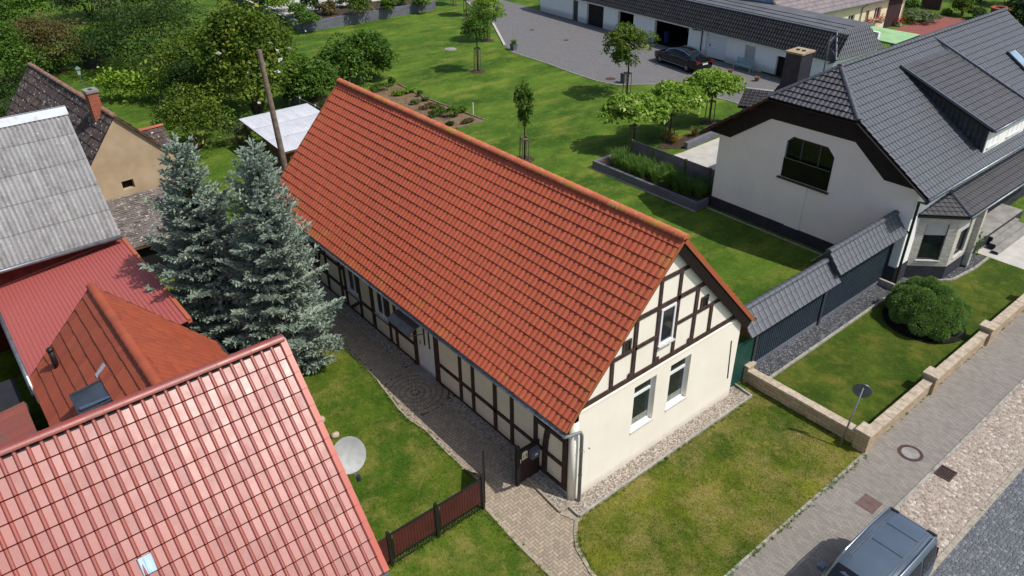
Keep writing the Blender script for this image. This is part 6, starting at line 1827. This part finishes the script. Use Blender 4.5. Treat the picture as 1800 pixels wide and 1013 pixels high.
for sy in (-1, 1):
    st = [s for s in ss_ if 1.05 <= s[0] <= 3.85]
    up = [yz(s, .86) for s in st]; lo = [yz(s, .08) for s in st]
    g = MB(); n = len(st)
    g.v = [(x, sy * (y + .012), z) for x, y, z in lo] + [(x, sy * (y + .012), z) for x, y, z in up]
    g.f = [(i, i + 1, n + i + 1, n + i) for i in range(n - 1)]
    g.build('side_window', sg, SD, world=False, smooth=True)
    MB().tube([(x, sy * (y + .02), z + .01) for x, y, z in [yz(s, .93) for s in st]], .022, 6).build('window_trim', M['chrome'], SD, world=False)
    MB().tube([(.9, sy * .945, .36), (4.0, sy * .945, .36)], .014, 5).build('sill_trim', M['chrome'], SD, world=False)
    MB().loft([[(.0 + .1 * a, sy * (.50 + .36 * k), z) for k, z in ((0, .80), (1, .78), (1, .95), (.15, .97))] for a in (-.02, 1.2)]).build('tail_light', M['redlight'], SD, world=False)
    MB().loft([[(4.75 + .2 * a, sy * (.5 + .3 * k), z) for k, z in ((0, .66), (1, .66), (1, .8), (0, .78))] for a in (0, 1)]).build('headlight', M['glass'], SD, world=False)
    MB().loft([[(3.35 + dx, sy * (.95 + dy), .98 + dz) for dx, dz in ((-.08, 0), (.08, 0), (.08, .13), (-.06, .14))] for dy in (.02, .18)]).build('mirror', M['paint_black'], SD, world=False)
g = MB(); g.v = [(.80, -.55, 1.055), (.80, .55, 1.055), (1.55, .52, 1.40), (1.55, -.52, 1.40)]; g.f = [(0, 1, 2, 3)]; g.build('rear_window', sg, SD, world=False)
g = MB(); g.v = [(2.95, -.55, 1.455), (2.95, .55, 1.455), (3.78, .6, 1.055), (3.78, -.6, 1.055)]; g.f = [(3, 2, 1, 0)]; g.build('windscreen', sg, SD, world=False)
MB().box(-.03, .0, -.26, .26, .68, .79).build('number_plate', M['plate'], SD, world=False)
MB().box(-.01, .02, -.5, .5, .86, .885).build('boot_trim', M['chrome'], SD, world=False)
# ------------------------------------------------------------------ blue spruces
def spruce(loc, H, R, seed, label, lean=(0, 0)):
    rng = np.random.default_rng(seed)
    t = thing('blue_spruce', label, 'tree', loc, 0, 'blue spruces in the yard')
    Q = []; rn = []
    tb_ = MB()
    tb_.tube([(0, 0, -.1), (lean[0] * .5, lean[1] * .5, H * .5), (lean[0], lean[1], H)], [.19, .11, .012], 8)
    def spray(p, d, L, w, n=1):
        """a needle-clad shoot: crossed narrow blades along d"""
        d = d / (np.linalg.norm(d) + 1e-9)
        r0 = rng.normal(size=3); s = np.cross(d, r0); s /= np.linalg.norm(s) + 1e-9
        u = np.cross(d, s)
        shade = rng.random()
        for k in range(3):
            a = k * 1.047 + rng.random() * .4
            v = (s * math.cos(a) + u * math.sin(a)) * w
            p0 = p - v * .35; p1 = p + d * L * .55 - v; p2 = p + d * L; p3 = p + d * L * .55 + v
            Q.extend((p0, p1, p2, p3)); rn.append(min(1, max(0, shade * .6 + .4 * rng.random())))
    z = .25; k = 0
    while z < H - .25:
        f = 1 - z / H
        L0 = R * (f ** .66) * (1.0 if z > 1.0 else .86) + .10
        n = int(6 + 4 * f)
        a0 = rng.random() * 6.283
        for i in range(n):
            a = a0 + 6.283 * i / n + rng.normal() * .16
            L = L0 * (0.60 + .52 * rng.random())
            zz = z + rng.normal() * .07
            base = np.array([lean[0] * zz / H, lean[1] * zz / H, zz])
            dx = np.array([math.cos(a), math.sin(a), 0]); sx = np.array([-dx[1], dx[0], 0])
            rise = .55 * (1 - f) + .0
            droop = .10 + .42 * f * rng.random()
            m = max(3, int(L / .105))
            pts = []
            for j in range(m + 1):
                s = j / m
                q = base + dx * L * s + np.array([0, 0, L * (rise * s - droop * s * (1.3 - s) - .05 + .16 * s * s)]) + sx * .04 * L * math.sin(3 * s + a)
                pts.append(q)
            tb_.tube([pts[0], pts[m // 2], pts[-1]], [.022 + .012 * f, .014, .004], 4, cap=False)
            for j in range(1, m + 1):
                s = j / m
                if s < .16: continue
                dirb = pts[j] - pts[j - 1]; dirb /= np.linalg.norm(dirb)
                tw = (L * .40) * (1.02 - s) ** .6 * (.7 + .5 * rng.random()) * min(1, .5 + s * 2) + .07
                for sd in (-1, 1):
                    dv = dirb * .75 + sx * sd * (.85 + .2 * rng.normal()) + np.array([0, 0, -.10 - .1 * rng.random() + .12 * rng.normal()])
                    dv /= np.linalg.norm(dv)
                    q = pts[j].copy()
                    mm = max(1, int(tw / .13))
                    for e in range(mm):
                        spray(q, dv + .28 * rng.normal(size=3), .24, .034)
                        spray(q, dv + .55 * rng.normal(size=3) + np.array([0, 0, .2]), .19, .034)
                        if e and rng.random() < .8:
                            spray(q, dv + sx * sd * .3 + np.array([0, 0, .5]) + .4 * rng.normal(size=3), .20, .034)
                        q = q + dv * .125
                if rng.random() < .7:
                    spray(pts[j], dirb + np.array([0, 0, .65]) + .35 * rng.normal(size=3), .20, .034)
            spray(pts[-1], pts[-1] - pts[-2], .26, .036)
        z += .26 + .10 * f * rng.random(); k += 1
    top = np.array([lean[0], lean[1], H])
    for j in range(7): spray(top - np.array([0, 0, .1 * j]), np.array([.12 * rng.normal(), .12 * rng.normal(), 1]), .30, .03)
    for i in range(5):
        a = i * 1.257; spray(top - np.array([0, 0, .35]), np.array([math.cos(a), math.sin(a), 1.3]), .34, .03)
    quads_obj('needles', np.array(Q), rn, M['needle'], t)
    tb_.build('trunk', M['bark'], t, world=False, fix=False)
    return t
spruce((12.2, 3.75, .33), 8.9, 2.42, 1, 'broad blue spruce standing nearer the long red roof', (0, -.3))
spruce((14.7, 5.1, .33), 8.7, 2.7, 2, 'blue spruce standing nearer the red sheet-metal roof', (.05, .1))

# ------------------------------------------------------------------ bushes and trees of the left garden
def pb(px, py, wpx, hpx, zoff=0.0):
    """base point and size in metres of something seen at a pixel"""
    p = at(px, py); k = ppm(p)
    return p, wpx / k, hpx / k
def pbush(name, label, cat, px, py, wpx, hpx, m, seed, leaf=.2, K=30, per=70, group=None, depth=.9, cr=.36, **kw):
    p, w, h = pb(px, py, wpx * 1.22, hpx * 1.22)
    return bush(name, label, cat, p, (w / 2 * depth, w / 2, h / 2 * 1.1), M[m], leaf, K, per, seed, group, cr=cr, **kw)
GL = 'bushes and trees of the overgrown left garden'
pbush('leafy_shrub', 'yellow-green magnolia-like shrub with white blossoms beside the utility pole', 'shrub', 455, 208, 140, 165, 'leaf_yellow', 11, .34, 70, 100, GL)
pbush('leafy_shrub', 'bright yellow-green shrub left of the utility pole', 'shrub', 375, 168, 170, 95, 'leaf_yellow', 12, .34, 60, 90, GL)
pbush('round_shrub', 'round dark green shrub in front of the spruce tops', 'shrub', 350, 262, 118, 85, 'leaf_yellow', 13, .24, 40, 80, GL)
pbush('dark_shrub', 'dense dark shrub behind the round one, under the vines', 'shrub', 352, 195, 92, 80, 'leaf_dark', 14, .22, 36, 80, GL)
pbush('garden_shrub', 'large wide dark shrub below the big hedge at the top left', 'shrub', 282, 118, 200, 95, 'leaf_dark', 15, .30, 60, 90, GL)
pbush('garden_shrub', 'low dark shrub behind the compost bin', 'shrub', 172, 108, 96, 46, 'leaf_dark', 16, .26, 36, 70, GL)
pbush('thin_shrub', 'thin pale upright shrub standing in front of the dark hedge', 'shrub', 205, 66, 40, 66, 'leaf_grey', 17, .26, 22, 50, GL)
pbush('brownish_shrub', 'brownish half-dry shrub between the green bushes on the left', 'shrub', 108, 128, 110, 78, 'leaf_brown', 18, .26, 46, 70, GL)
pbush('brownish_shrub', 'mixed brown and green shrub above the lichen roof', 'shrub', 70, 108, 80, 60, 'leaf_brown', 19, .26, 36, 70, GL)
pbush('green_bush', 'fresh green bush at the left edge next to the lichen roof', 'bush', 22, 155, 120, 95, 'leaf_mid', 20, .28, 50, 80, GL)
pbush('green_bush', 'smaller green bush peeping over the ridge of the lichen roof', 'bush', 88, 128, 60, 30, 'leaf_mid', 21, .24, 24, 60, GL)
pbush('leafy_tree', 'big leafy tree crown filling the top left corner', 'tree', 52, 62, 110, 95, 'leaf_mid', 22, .34, 60, 90, GL)
pbush('leafy_tree', 'leafy tree cut by the left picture edge above the lichen roof', 'tree', -25, 95, 120, 100, 'leaf_mid', 23, .34, 50, 80, GL)
pbush('conifer_hedge', 'tall dark conifer at the top edge, left of two', 'conifer', 160, 34, 110, 70, 'needle_green', 24, .34, 50, 90, GL)
pbush('conifer_hedge', 'tall dark conifer at the top edge, right of two', 'conifer', 250, 34, 160, 80, 'needle_green', 25, .34, 60, 90, GL)
pbush('dark_shrub', 'dark ivy-like bush between barn roof and lichen roof', 'shrub', 42, 252, 120, 66, 'leaf_dark', 26, .2, 40, 70, GL)
pbush('conifer_hedge', 'dark bush at the lower edge of the lichen roof', 'conifer', 6, 215, 70, 60, 'leaf_dark', 27, .22, 30, 70, GL)
pbush('flowering_perennial', 'loose flowering perennials beside the pale shed roof', 'plant', 425, 255, 62, 42, 'leaf_grey', 28, .16, 24, 60, GL)
pbush('flowering_perennial', 'green perennials under the edge of the pale shed roof', 'plant', 440, 232, 34, 28, 'leaf_mid', 29, .16, 18, 50, GL)
# white blossoms on the magnolia-like shrub
p, w, h = pb(450, 205, 150, 165)
rng = np.random.default_rng(3)
for o in [o for o in COL.objects if o.get('label', '').startswith('yellow-green magnolia')]:
    P = np.array([[rng.normal() * .2 * w, rng.normal() * .3 * w, h * (.3 + .6 * rng.random())] for _ in range(16)])
    P[:, 0] -= w * .35
    quads_obj('blossom', leaf_quads(np.repeat(P, 3, 0), .3, rng), rng.random(48), M['flower_white'], o)
# vine pergola
VP = thing('vine_pergola', 'green pipe pergola overgrown with bright grape vine', 'pergola', at(255, 200))
pp_ = at(258, 208); rng = np.random.default_rng(44)
a_, b_ = at(190, 175), at(318, 178)
P = []
for i in range(2600):
    s = rng.random(); q = a_.lerp(b_, s)
    P.append((q.x - VP.location.x + rng.normal() * .6 - .3, q.y - VP.location.y + rng.normal() * .5, 1.55 + .5 * math.sin(s * 9) * .3 + .3 * rng.normal() - (1.1 * rng.random() if rng.random() < .22 else 0)))
quads_obj('vine_leaves', leaf_quads(np.array(P), .24, rng, .8), rng.random(len(P)), M['leaf_bright'], VP)
for s in (.05, .5, .95):
    q = a_.lerp(b_, s) - VP.location
    MB().tube([(q.x - .3, q.y, -.2), (q.x - .3, q.y, 1.6)], .035, 7).build('post', M['lampgreen'], VP, world=False)
MB().tube([(a_.x - VP.location.x - .3, a_.y - VP.location.y, 1.6), (b_.x - VP.location.x - .3, b_.y - VP.location.y, 1.6)], .035, 7).build('rail', M['lampgreen'], VP, world=False)
# grape rows behind the red roof
for i, (px, py, w_, h_, lab) in enumerate(((612, 150, 60, 55, 'left end of the tall grape hedge behind the red ridge'), (652, 142, 58, 56, 'right end of the tall grape hedge behind the red ridge'), (548, 178, 62, 52, 'short grape bush left of the red roof top'), (528, 184, 36, 44, 'grape bush against the yellow-green shrub'))):
    pbush('grape_vine', lab, 'grape vine', px, py, w_ * 1.3, h_ * 1.25, 'leaf_mid', 50 + i, .3, 44, 90, 'grape vines behind the red roof')
rl = thing('rail_fence', 'low weathered timber rail fence across the lawn behind the grape hedge', 'fence', at(575, 118))
q0, q1 = at(520, 128), at(690, 100)
b = MB()
for z in (.75,): b.bar(q0 + Z * z, q1 + Z * z, .06, .1)
b.build('rail', M['stake'], rl)
for i in range(5):
    q = q0.lerp(q1, i / 4); MB().box(q.x - .05, q.x + .05, q.y - .05, q.y + .05, .3, 1.25).build('post', M['stake'], rl)

# vegetable garden
vg = [at(*p) for p in ((560, 172), (700, 148), (745, 172), (853, 212), (800, 227), (640, 215), (540, 200))]
sheet('vegetable_bed', [(p.x, p.y) for p in vg], M['soil'], .008)
vk = MB(); e = [at(700, 148), at(745, 172), at(853, 212), at(802, 226)]
for a, b in zip(e[:-1], e[1:]): vk.bar(a + Z * .03, b + Z * .03, .12, .1)
struct(vk.build('bed_edging', M['stake']))
VV = [(668, 160, 40, 14, 'leaf_mid', 'feathery green row of herbs at the far end of the vegetable bed'), (690, 152, 16, 18, 'leaf_mid', 'small upright herb at the corner of the grape hedge'), (700, 168, 26, 10, 'leaf_bright', 'left half of the row of lettuces'), (718, 164, 26, 10, 'leaf_bright', 'right half of the row of lettuces'),
      (738, 170, 12, 12, 'leaf_grey', 'single grey-green herb at the bed edging'), (730, 183, 22, 8, 'leaf_grey', 'low cabbage row in the middle of the bed'), (748, 178, 18, 8, 'leaf_grey', 'small cabbages near the edging'), (756, 190, 40, 8, 'leaf_brown', 'row of reddish-brown lettuce'),
      (770, 204, 40, 18, 'leaf_mid', 'bushy potato row near the red ridge'), (795, 206, 36, 18, 'leaf_mid', 'bushy bean row in the near half of the bed'), (812, 198, 22, 12, 'leaf_yellow', 'yellowish dill patch at the edge of the bed'), (822, 216, 26, 7, 'leaf_brown', 'sparse brown seedlings at the near corner of the bed'), (790, 222, 18, 8, 'leaf_dark', 'dark low plants beside the red ridge tiles'), (575, 192, 40, 14, 'leaf_dark', 'leek row to the left of the red roof top')]
for i, (px, py, w_, h_, m_, lab) in enumerate(VV):
    p, w, h = pb(px, py, w_, h_)
    bush('vegetable_plants', lab, 'vegetables', p, (w * .28, w / 2, h * .55), M[m_], .16, 18, 34, 60 + i, 'vegetable rows', stems=False)
tag(MB().tube([at(832, 202), at(832, 202) + Z * .9], .035, 7).build('garden_stake', M['pvc']), 'short white stake at the edge of the vegetable bed', 'stake')

# ------------------------------------------------------------------ young trees on the lawn
YT = 'staked young trees on the big lawn'
def ytree(px, py, label, hh, cz, R, m, seed, **kw):
    return tree('young_tree', label, 'tree', at(px, py), hh, (0, 0, cz), R, M[m], seed=seed, group=YT, **kw)
ytree(840, 126, 'staked young tree with thin loose crown left of the palm planter', 4.9, 3.7, (1.35, 1.35, 1.65), 'leaf_mid', 71, leaf=.24, K=34, per=44, stakes=4, sk_h=2.0, tr=.05, cr=.34)
ytree(1101, 171, 'staked young tree with feathery drooping crown next to the drive', 5.0, 3.7, (1.95, 2.0, 1.5), 'leaf_yellow', 72, leaf=.36, K=22, per=80, stakes=4, sk_h=1.9, tr=.06, cr=.44, aspect=.4, fill=.62)
ytree(922, 281, 'narrow columnar young tree just behind the red ridge', 5.0, 3.5, (.62, .62, 1.75), 'leaf_mid', 73, leaf=.2, K=40, per=34, stakes=4, sk_h=1.5, tr=.04, cr=.34)
for i, (px, py, lab) in enumerate(((1112, 262, 'flat-topped pale plane tree nearest to the red ridge'), (1176, 243, 'flat-topped pale plane tree in the middle of the three'), (1246, 216, 'flat-topped pale plane tree closest to the white house'))):
    tree('plane_tree', lab, 'tree', at(px, py), 2.9, (0, 0, 2.45), (2.0, 2.1, 1.1), M['leaf_plane'], .36, 48, 80, 80 + i, 'roof-trained plane trees', .06, .36, stakes=4, sk_h=1.6, flat_bottom=-.2)
BT = 'clipped ball trees along the drive'
for i, (px, py, lab, r) in enumerate(((857, 72, 'dense ball tree with the biggest visible round crown', 1.6), (820, 28, 'ball tree half hidden behind the biggest round crown', 1.15), (797, 9, 'ball tree whose crown is cut by the top picture edge', 1.1))):
    tree('ball_tree', lab, 'tree', at(px, py), 2.9, (0, 0, 2.75), (r, r, r * .8), M['leaf_bright'], .22, 60, 80, 90 + i, BT, .06, .3, stakes=3, sk_h=1.7, fill=.75, up=.5)
# shrubs in the raised bed
SBv = [(495, 22, 46, 30, 'leaf_bright', 'bright green round shrub at the left end of the raised bed'), (548, 24, 40, 32, 'leaf_dark', 'dark shrub behind the grasses in the raised bed'), (525, 32, 34, 26, 'reed', 'tall grass tuft in the raised bed'), (544, 44, 40, 20, 'reed', 'low green grass cushion at the corner of the raised bed'), (578, 26, 36, 22, 'leaf_brown', 'reddish shrub in the middle of the raised bed'),
       (634, 27, 44, 36, 'leaf_yellow', 'yellow-green rounded shrub in the middle of the raised bed'), (606, 14, 36, 24, 'leaf_grey', 'grey-green shrub at the terrace edge'), (684, 18, 34, 22, 'leaf_yellow', 'yellow-green shrub near the step in the border'), (706, 10, 30, 18, 'leaf_mid', 'mid green shrub toward the right end of the raised bed'), (742, 10, 36, 14, 'reed', 'grass cushion at the right end of the raised bed'), (461, 16, 26, 26, 'leaf_dark', 'dark small shrub beside the white terrace')]
for i, (px, py, w_, h_, m_, lab) in enumerate(SBv):
    p = at(px, py, 1.15); k = ppm(p)
    bush('bed_shrub', lab, 'shrub', p, (w_ / k / 2, w_ / k / 2, h_ / k * .55), M[m_], .26, 26, 50, 120 + i, 'shrubs in the raised bed', stems=False)
p = at(580, 22, 1.15)
tree('multi_stem_tree', 'thin multi-stemmed tree in the raised bed, cut by the top edge', 'tree', p, 3.6, (0, 0, 3.3), (1.1, 1.1, .9), M['leaf_grey'], .22, 20, 36, 140, None, .07)

# ------------------------------------------------------------------ round mountain pine in the street lawn
PC = Vector((-2.35, -18.3, 0))
MP = thing('mountain_pine', 'big cushion-shaped mountain pine with rounded humps in the street lawn', 'pine', PC); MP.scale = (.93, .93, .93)
rng = np.random.default_rng(8); Pp = []; On = []; ci = []
hum = []
for i in range(34):
    u = rng.random(); a = i * 2.39996; el = math.asin(.02 + .94 * (i + .5) / 34); k_ = .92 + .2 * rng.random()
    hum.append((math.cos(a) * math.cos(el) * 1.26 * k_, math.sin(a) * math.cos(el) * 1.26 * k_, .40 + math.sin(el) * 1.08 * k_, .36 + .14 * rng.random()))
for (hx, hy, hz_, hr) in hum:
    n = 1700
    d = rng.normal(size=(n, 3)); d /= np.linalg.norm(d, axis=1)[:, None]
    rr = hr * (.80 + .16 * rng.random(n))
    q = np.array([hx, hy, hz_]) + d * rr[:, None]
    keep = q[:, 2] > .12
    Pp.append(q[keep]); On.append(d[keep]); ci.append(np.full(keep.sum(), rng.random()))
Pp = np.concatenate(Pp); On = np.concatenate(On); ci = np.concatenate(ci)
Nr = On + .45 * rng.normal(size=On.shape); Nr /= np.linalg.norm(Nr, axis=1)[:, None]
s = np.cross(Nr, rng.normal(size=Nr.shape)); s /= np.linalg.norm(s, axis=1)[:, None]
L_ = .13 * (.7 + .6 * rng.random(len(Pp)))[:, None]; w_ = .010
Q = np.stack([Pp - s * w_, Pp + Nr * L_ * .5 - s * w_ * 1.6, Pp + Nr * L_, Pp + Nr * L_ * .5 + s * w_ * 1.6], 1).reshape(-1, 3)
s2 = np.cross(Nr, s)
Q2 = np.stack([Pp - s2 * w_, Pp + Nr * L_ * .5 - s2 * w_ * 1.6, Pp + Nr * L_, Pp + Nr * L_ * .5 + s2 * w_ * 1.6], 1).reshape(-1, 3)
rnn = .3 + .25 * ci + .3 * rng.random(len(Pp))
quads_obj('needles', np.concatenate([Q, Q2]), np.concatenate([rnn, rnn]), M['pine'], MP)
b = MB()
for (hx, hy, hz_, hr) in hum[::2]: b.tube([(0, 0, 0), (hx * .5, hy * .5, hz_ * .45), (hx, hy, hz_)], [.08, .05, .02], 5)
b.build('stem', M['bark'], MP, world=False)
core = MB()
for (hx, hy, hz_, hr) in hum: core.lathe([(.01, hz_ - hr * .72), (hr * .5, hz_ - hr * .5), (hr * .72, hz_), (hr * .5, hz_ + hr * .5), (.01, hz_ + hr * .72)], (hx, hy, 0), n=9)
core.build('inner_foliage', M['needle_green'], MP, world=False, smooth=True)
er = thing('edging_ring', 'dark plastic edging ring with mulch round the mountain pine', 'edging', PC)
MB().lathe([(1.62, 0), (1.62, .07), (1.58, .07), (1.58, .02)], n=40).build('ring', M['black'], er, world=False)
MB().lathe([(1.58, .012), (1.0, .03), (.02, .04)], n=40).build('mulch', M['mulch'], er, world=False)

# grasses and shrubs of the planting bed beside the white house
rng = np.random.default_rng(17); Qs = []
for i in range(130):
    x = 10.7 + 7.1 * rng.random() ** .9; y = -19.3 - 1.4 * rng.random()
    Qs.append(blades(44, .5, 1.05, 400 + i, .012, .9, (x, y, .72)))
Qs = np.concatenate(Qs)
stuff(quads_obj('ornamental_grasses', Qs, rng.random(len(Qs) // 4), M['reed']), 'ornamental grasses filling the shaded bed beside the white house', 'grasses')
for i, (px, py, m_, lab) in enumerate(((1185, 252, 'reed_dry', 'golden dry grass tuft behind the privacy fence'), (1170, 246, 'reed_dry', 'second golden grass tuft at the corner of the pale terrace'), (1220, 240, 'leaf_brown', 'reddish low plant near the terrace border'))):
    t = thing('grass_tuft', lab, 'plant', at(px, py)); q = blades(70, .5, .8, 500 + i, .02, 1.0)
    quads_obj('blades', q, np.random.default_rng(i).random(len(q) // 4), M[m_], t)
p0_, p1_ = at(1205, 262), at(1262, 238)
tb2 = thing('terrace_border', 'curved grey block border between pale terrace and plane trees', 'border', p0_)
MB().bar(p0_ + Z * .2, p1_ + Z * .2, .25, .45).build('block_row', M['block_grey'], tb2)
sheet('mulch_bed', [(at(1150, 262).x, at(1150, 262).y), (at(1205, 262).x, at(1205, 262).y), (at(1262, 238).x, at(1262, 238).y), (at(1262, 226).x, at(1262, 226).y), (at(1180, 244).x, at(1180, 244).y)], M['mulch'], .02)
# top right garden
for i, (px, py, w_, h_, m_, lab) in enumerate(((1590, 25, 40, 28, 'leaf_mid', 'leafy shrub to the right of the brown barn door'), (1612, 38, 60, 16, 'leaf_grey', 'low clipped hedge along the red paving'), (1690, 28, 36, 28, 'leaf_yellow', 'yellow-green shrub behind the red paving'), (1664, 26, 14, 8, 'leaf_bright', 'tiny bright yellow cushion plant at the red paving'), (1716, 34, 34, 16, 'leaf_dark', 'dark low bush at the corner of the red paving'),
                                               (1785, 48, 40, 50, 'needle_green', 'dark conifer at the right picture edge'), (1800, 60, 40, 40, 'needle_green', 'lower dark conifer cut by the right picture edge'), (1770, 10, 60, 40, 'needle_green', 'dark hedge tree at the top right corner'), (1720, 4, 60, 40, 'needle_green', 'dark hedge tree behind the well'))):
    pbush('garden_bush', lab, 'bush', px, py, w_, h_, m_, 150 + i, .28, 28, 60, 'bushes of the far right garden')
# a small vine on the porch pier
t = thing('climbing_plant', 'small green climber on the porch pier of the white house', 'plant', (-1.5, -24.55, 1.2))
rng = np.random.default_rng(2); P = rng.normal(size=(150, 3)) * np.array([.12, .12, .35])
quads_obj('leaves', leaf_quads(P, .12, rng), rng.random(150), M['leaf_mid'], t)

# ------------------------------------------------------------------ short grass blades on the near lawns
def grass(name, poly, n, h, m, seed, label, w=.008):
    rng = np.random.default_rng(seed)
    xs = [p[0] for p in poly]; ys = [p[1] for p in poly]
    P = np.stack([rng.uniform(min(xs), max(xs), n), rng.uniform(min(ys), max(ys), n)], 1)
    ok = np.array([inside(p, poly) for p in P]); P = P[ok]
    cl = rng.normal(size=(40, 2)) 
    z = np.array([gz(x) for x in P[:, 0]])
    n = len(P)
    a = rng.random(n) * 6.283; L = h * (.5 + .8 * rng.random(n))
    d = np.stack([np.cos(a), np.sin(a), np.zeros(n)], 1); s = np.stack([-np.sin(a), np.cos(a), np.zeros(n)], 1) * w * (.7 + .8 * rng.random(n))[:, None]
    b0 = np.stack([P[:, 0], P[:, 1], z], 1); ln = (.3 + .8 * rng.random(n))[:, None]
    m1 = b0 + d * (L * .35)[:, None] * ln + np.array([0, 0, 1]) * (L * .6)[:, None]
    t1 = b0 + d * L[:, None] * ln + np.array([0, 0, 1]) * (L * .75)[:, None]
    Q = np.stack([b0 - s, b0 + s, t1 + s * .3, m1 - s], 1).reshape(-1, 3)
    return stuff(quads_obj(name, Q, rng.random(n), m), label, 'grass')
M['blade'] = blade_mat('grass_blade', S(66, 102, 24), S(106, 122, 40), S(150, 138, 76), 0.48, 0.7, .30)
M['blade_dry'] = blade_mat('dry_grass_blade', S(76, 100, 28), S(132, 136, 42), S(160, 142, 90), 0.44, 0.70, .26)
grass('grass', [(-4.75, 1.5), (-2.3, 1.46), (-1.4, 1.16), (-.66, .3), (-.66, -8.6), (0, -9.1), (-4.75, -9.1)], 42000, .042, M['blade_dry'], 1, 'short dry grass of the front lawn', .006)
grass('grass', [(-4.75, 2.4), (1.6, 2.4), (2.3, 2.0), (14, 1.75), (14, 6.7), (3, 6.9), (-4.75, 6.9)], 55000, .042, M['blade'], 2, 'short grass of the yard lawn', .006)

# weeds and grass tufts along kerbs, path edges and wall feet
rng = np.random.default_rng(77); Qw = []
def weeds(p, q, n, h=.09, sp=.05):
    for i in range(n):
        s = rng.random(); x = p[0] + (q[0] - p[0]) * s + rng.normal() * sp; y = p[1] + (q[1] - p[1]) * s + rng.normal() * sp
        Qw.append(blades(int(3 + 8 * rng.random()), h * 1.1, h * (.6 + .8 * rng.random()), int(rng.integers(1 << 30)), .007, .9, (x, y, gz(x))))
weeds((-4.86, 1.4), (-4.86, -9.0), 190); weeds((1.4, 2.42), (-4.7, 2.42), 130); weeds((-.66, .2), (-.66, -8.5), 120)
for a, b in zip(PATH[13:-1], PATH[14:]): weeds((a[0], a[1] + .07), (b[0], b[1] + .07), int(16 * math.hypot(b[0] - a[0], b[1] - a[1])))
for a, b in (((-1.0, .74), (-1.45, 1.08)), ((-1.45, 1.08), (-2.4, 1.36)), ((-2.4, 1.36), (-4.7, 1.44))): weeds(a, b, 40)
weeds((-4.74, -9.6), (-4.74, -26), 90, .06, .02); weeds((-6.69, 1), (-6.69, -24), 70, .05, .03); weeds((-8.44, 1), (-8.44, -16), 60, .05, .03)
weeds((-4.3, -9.05), (0, -9.05), 60, .1, .06); weeds((1.45, 2.5), (1.45, 6.8), 90, .12, .05); weeds((.4, -9.0), (.2, -8.7), 30, .14, .12)
Qw = np.concatenate(Qw)
stuff(quads_obj('edge_weeds', Qw, rng.random(len(Qw) // 4), M['blade']), 'small weeds and grass tufts along kerbs and path edges', 'weeds')
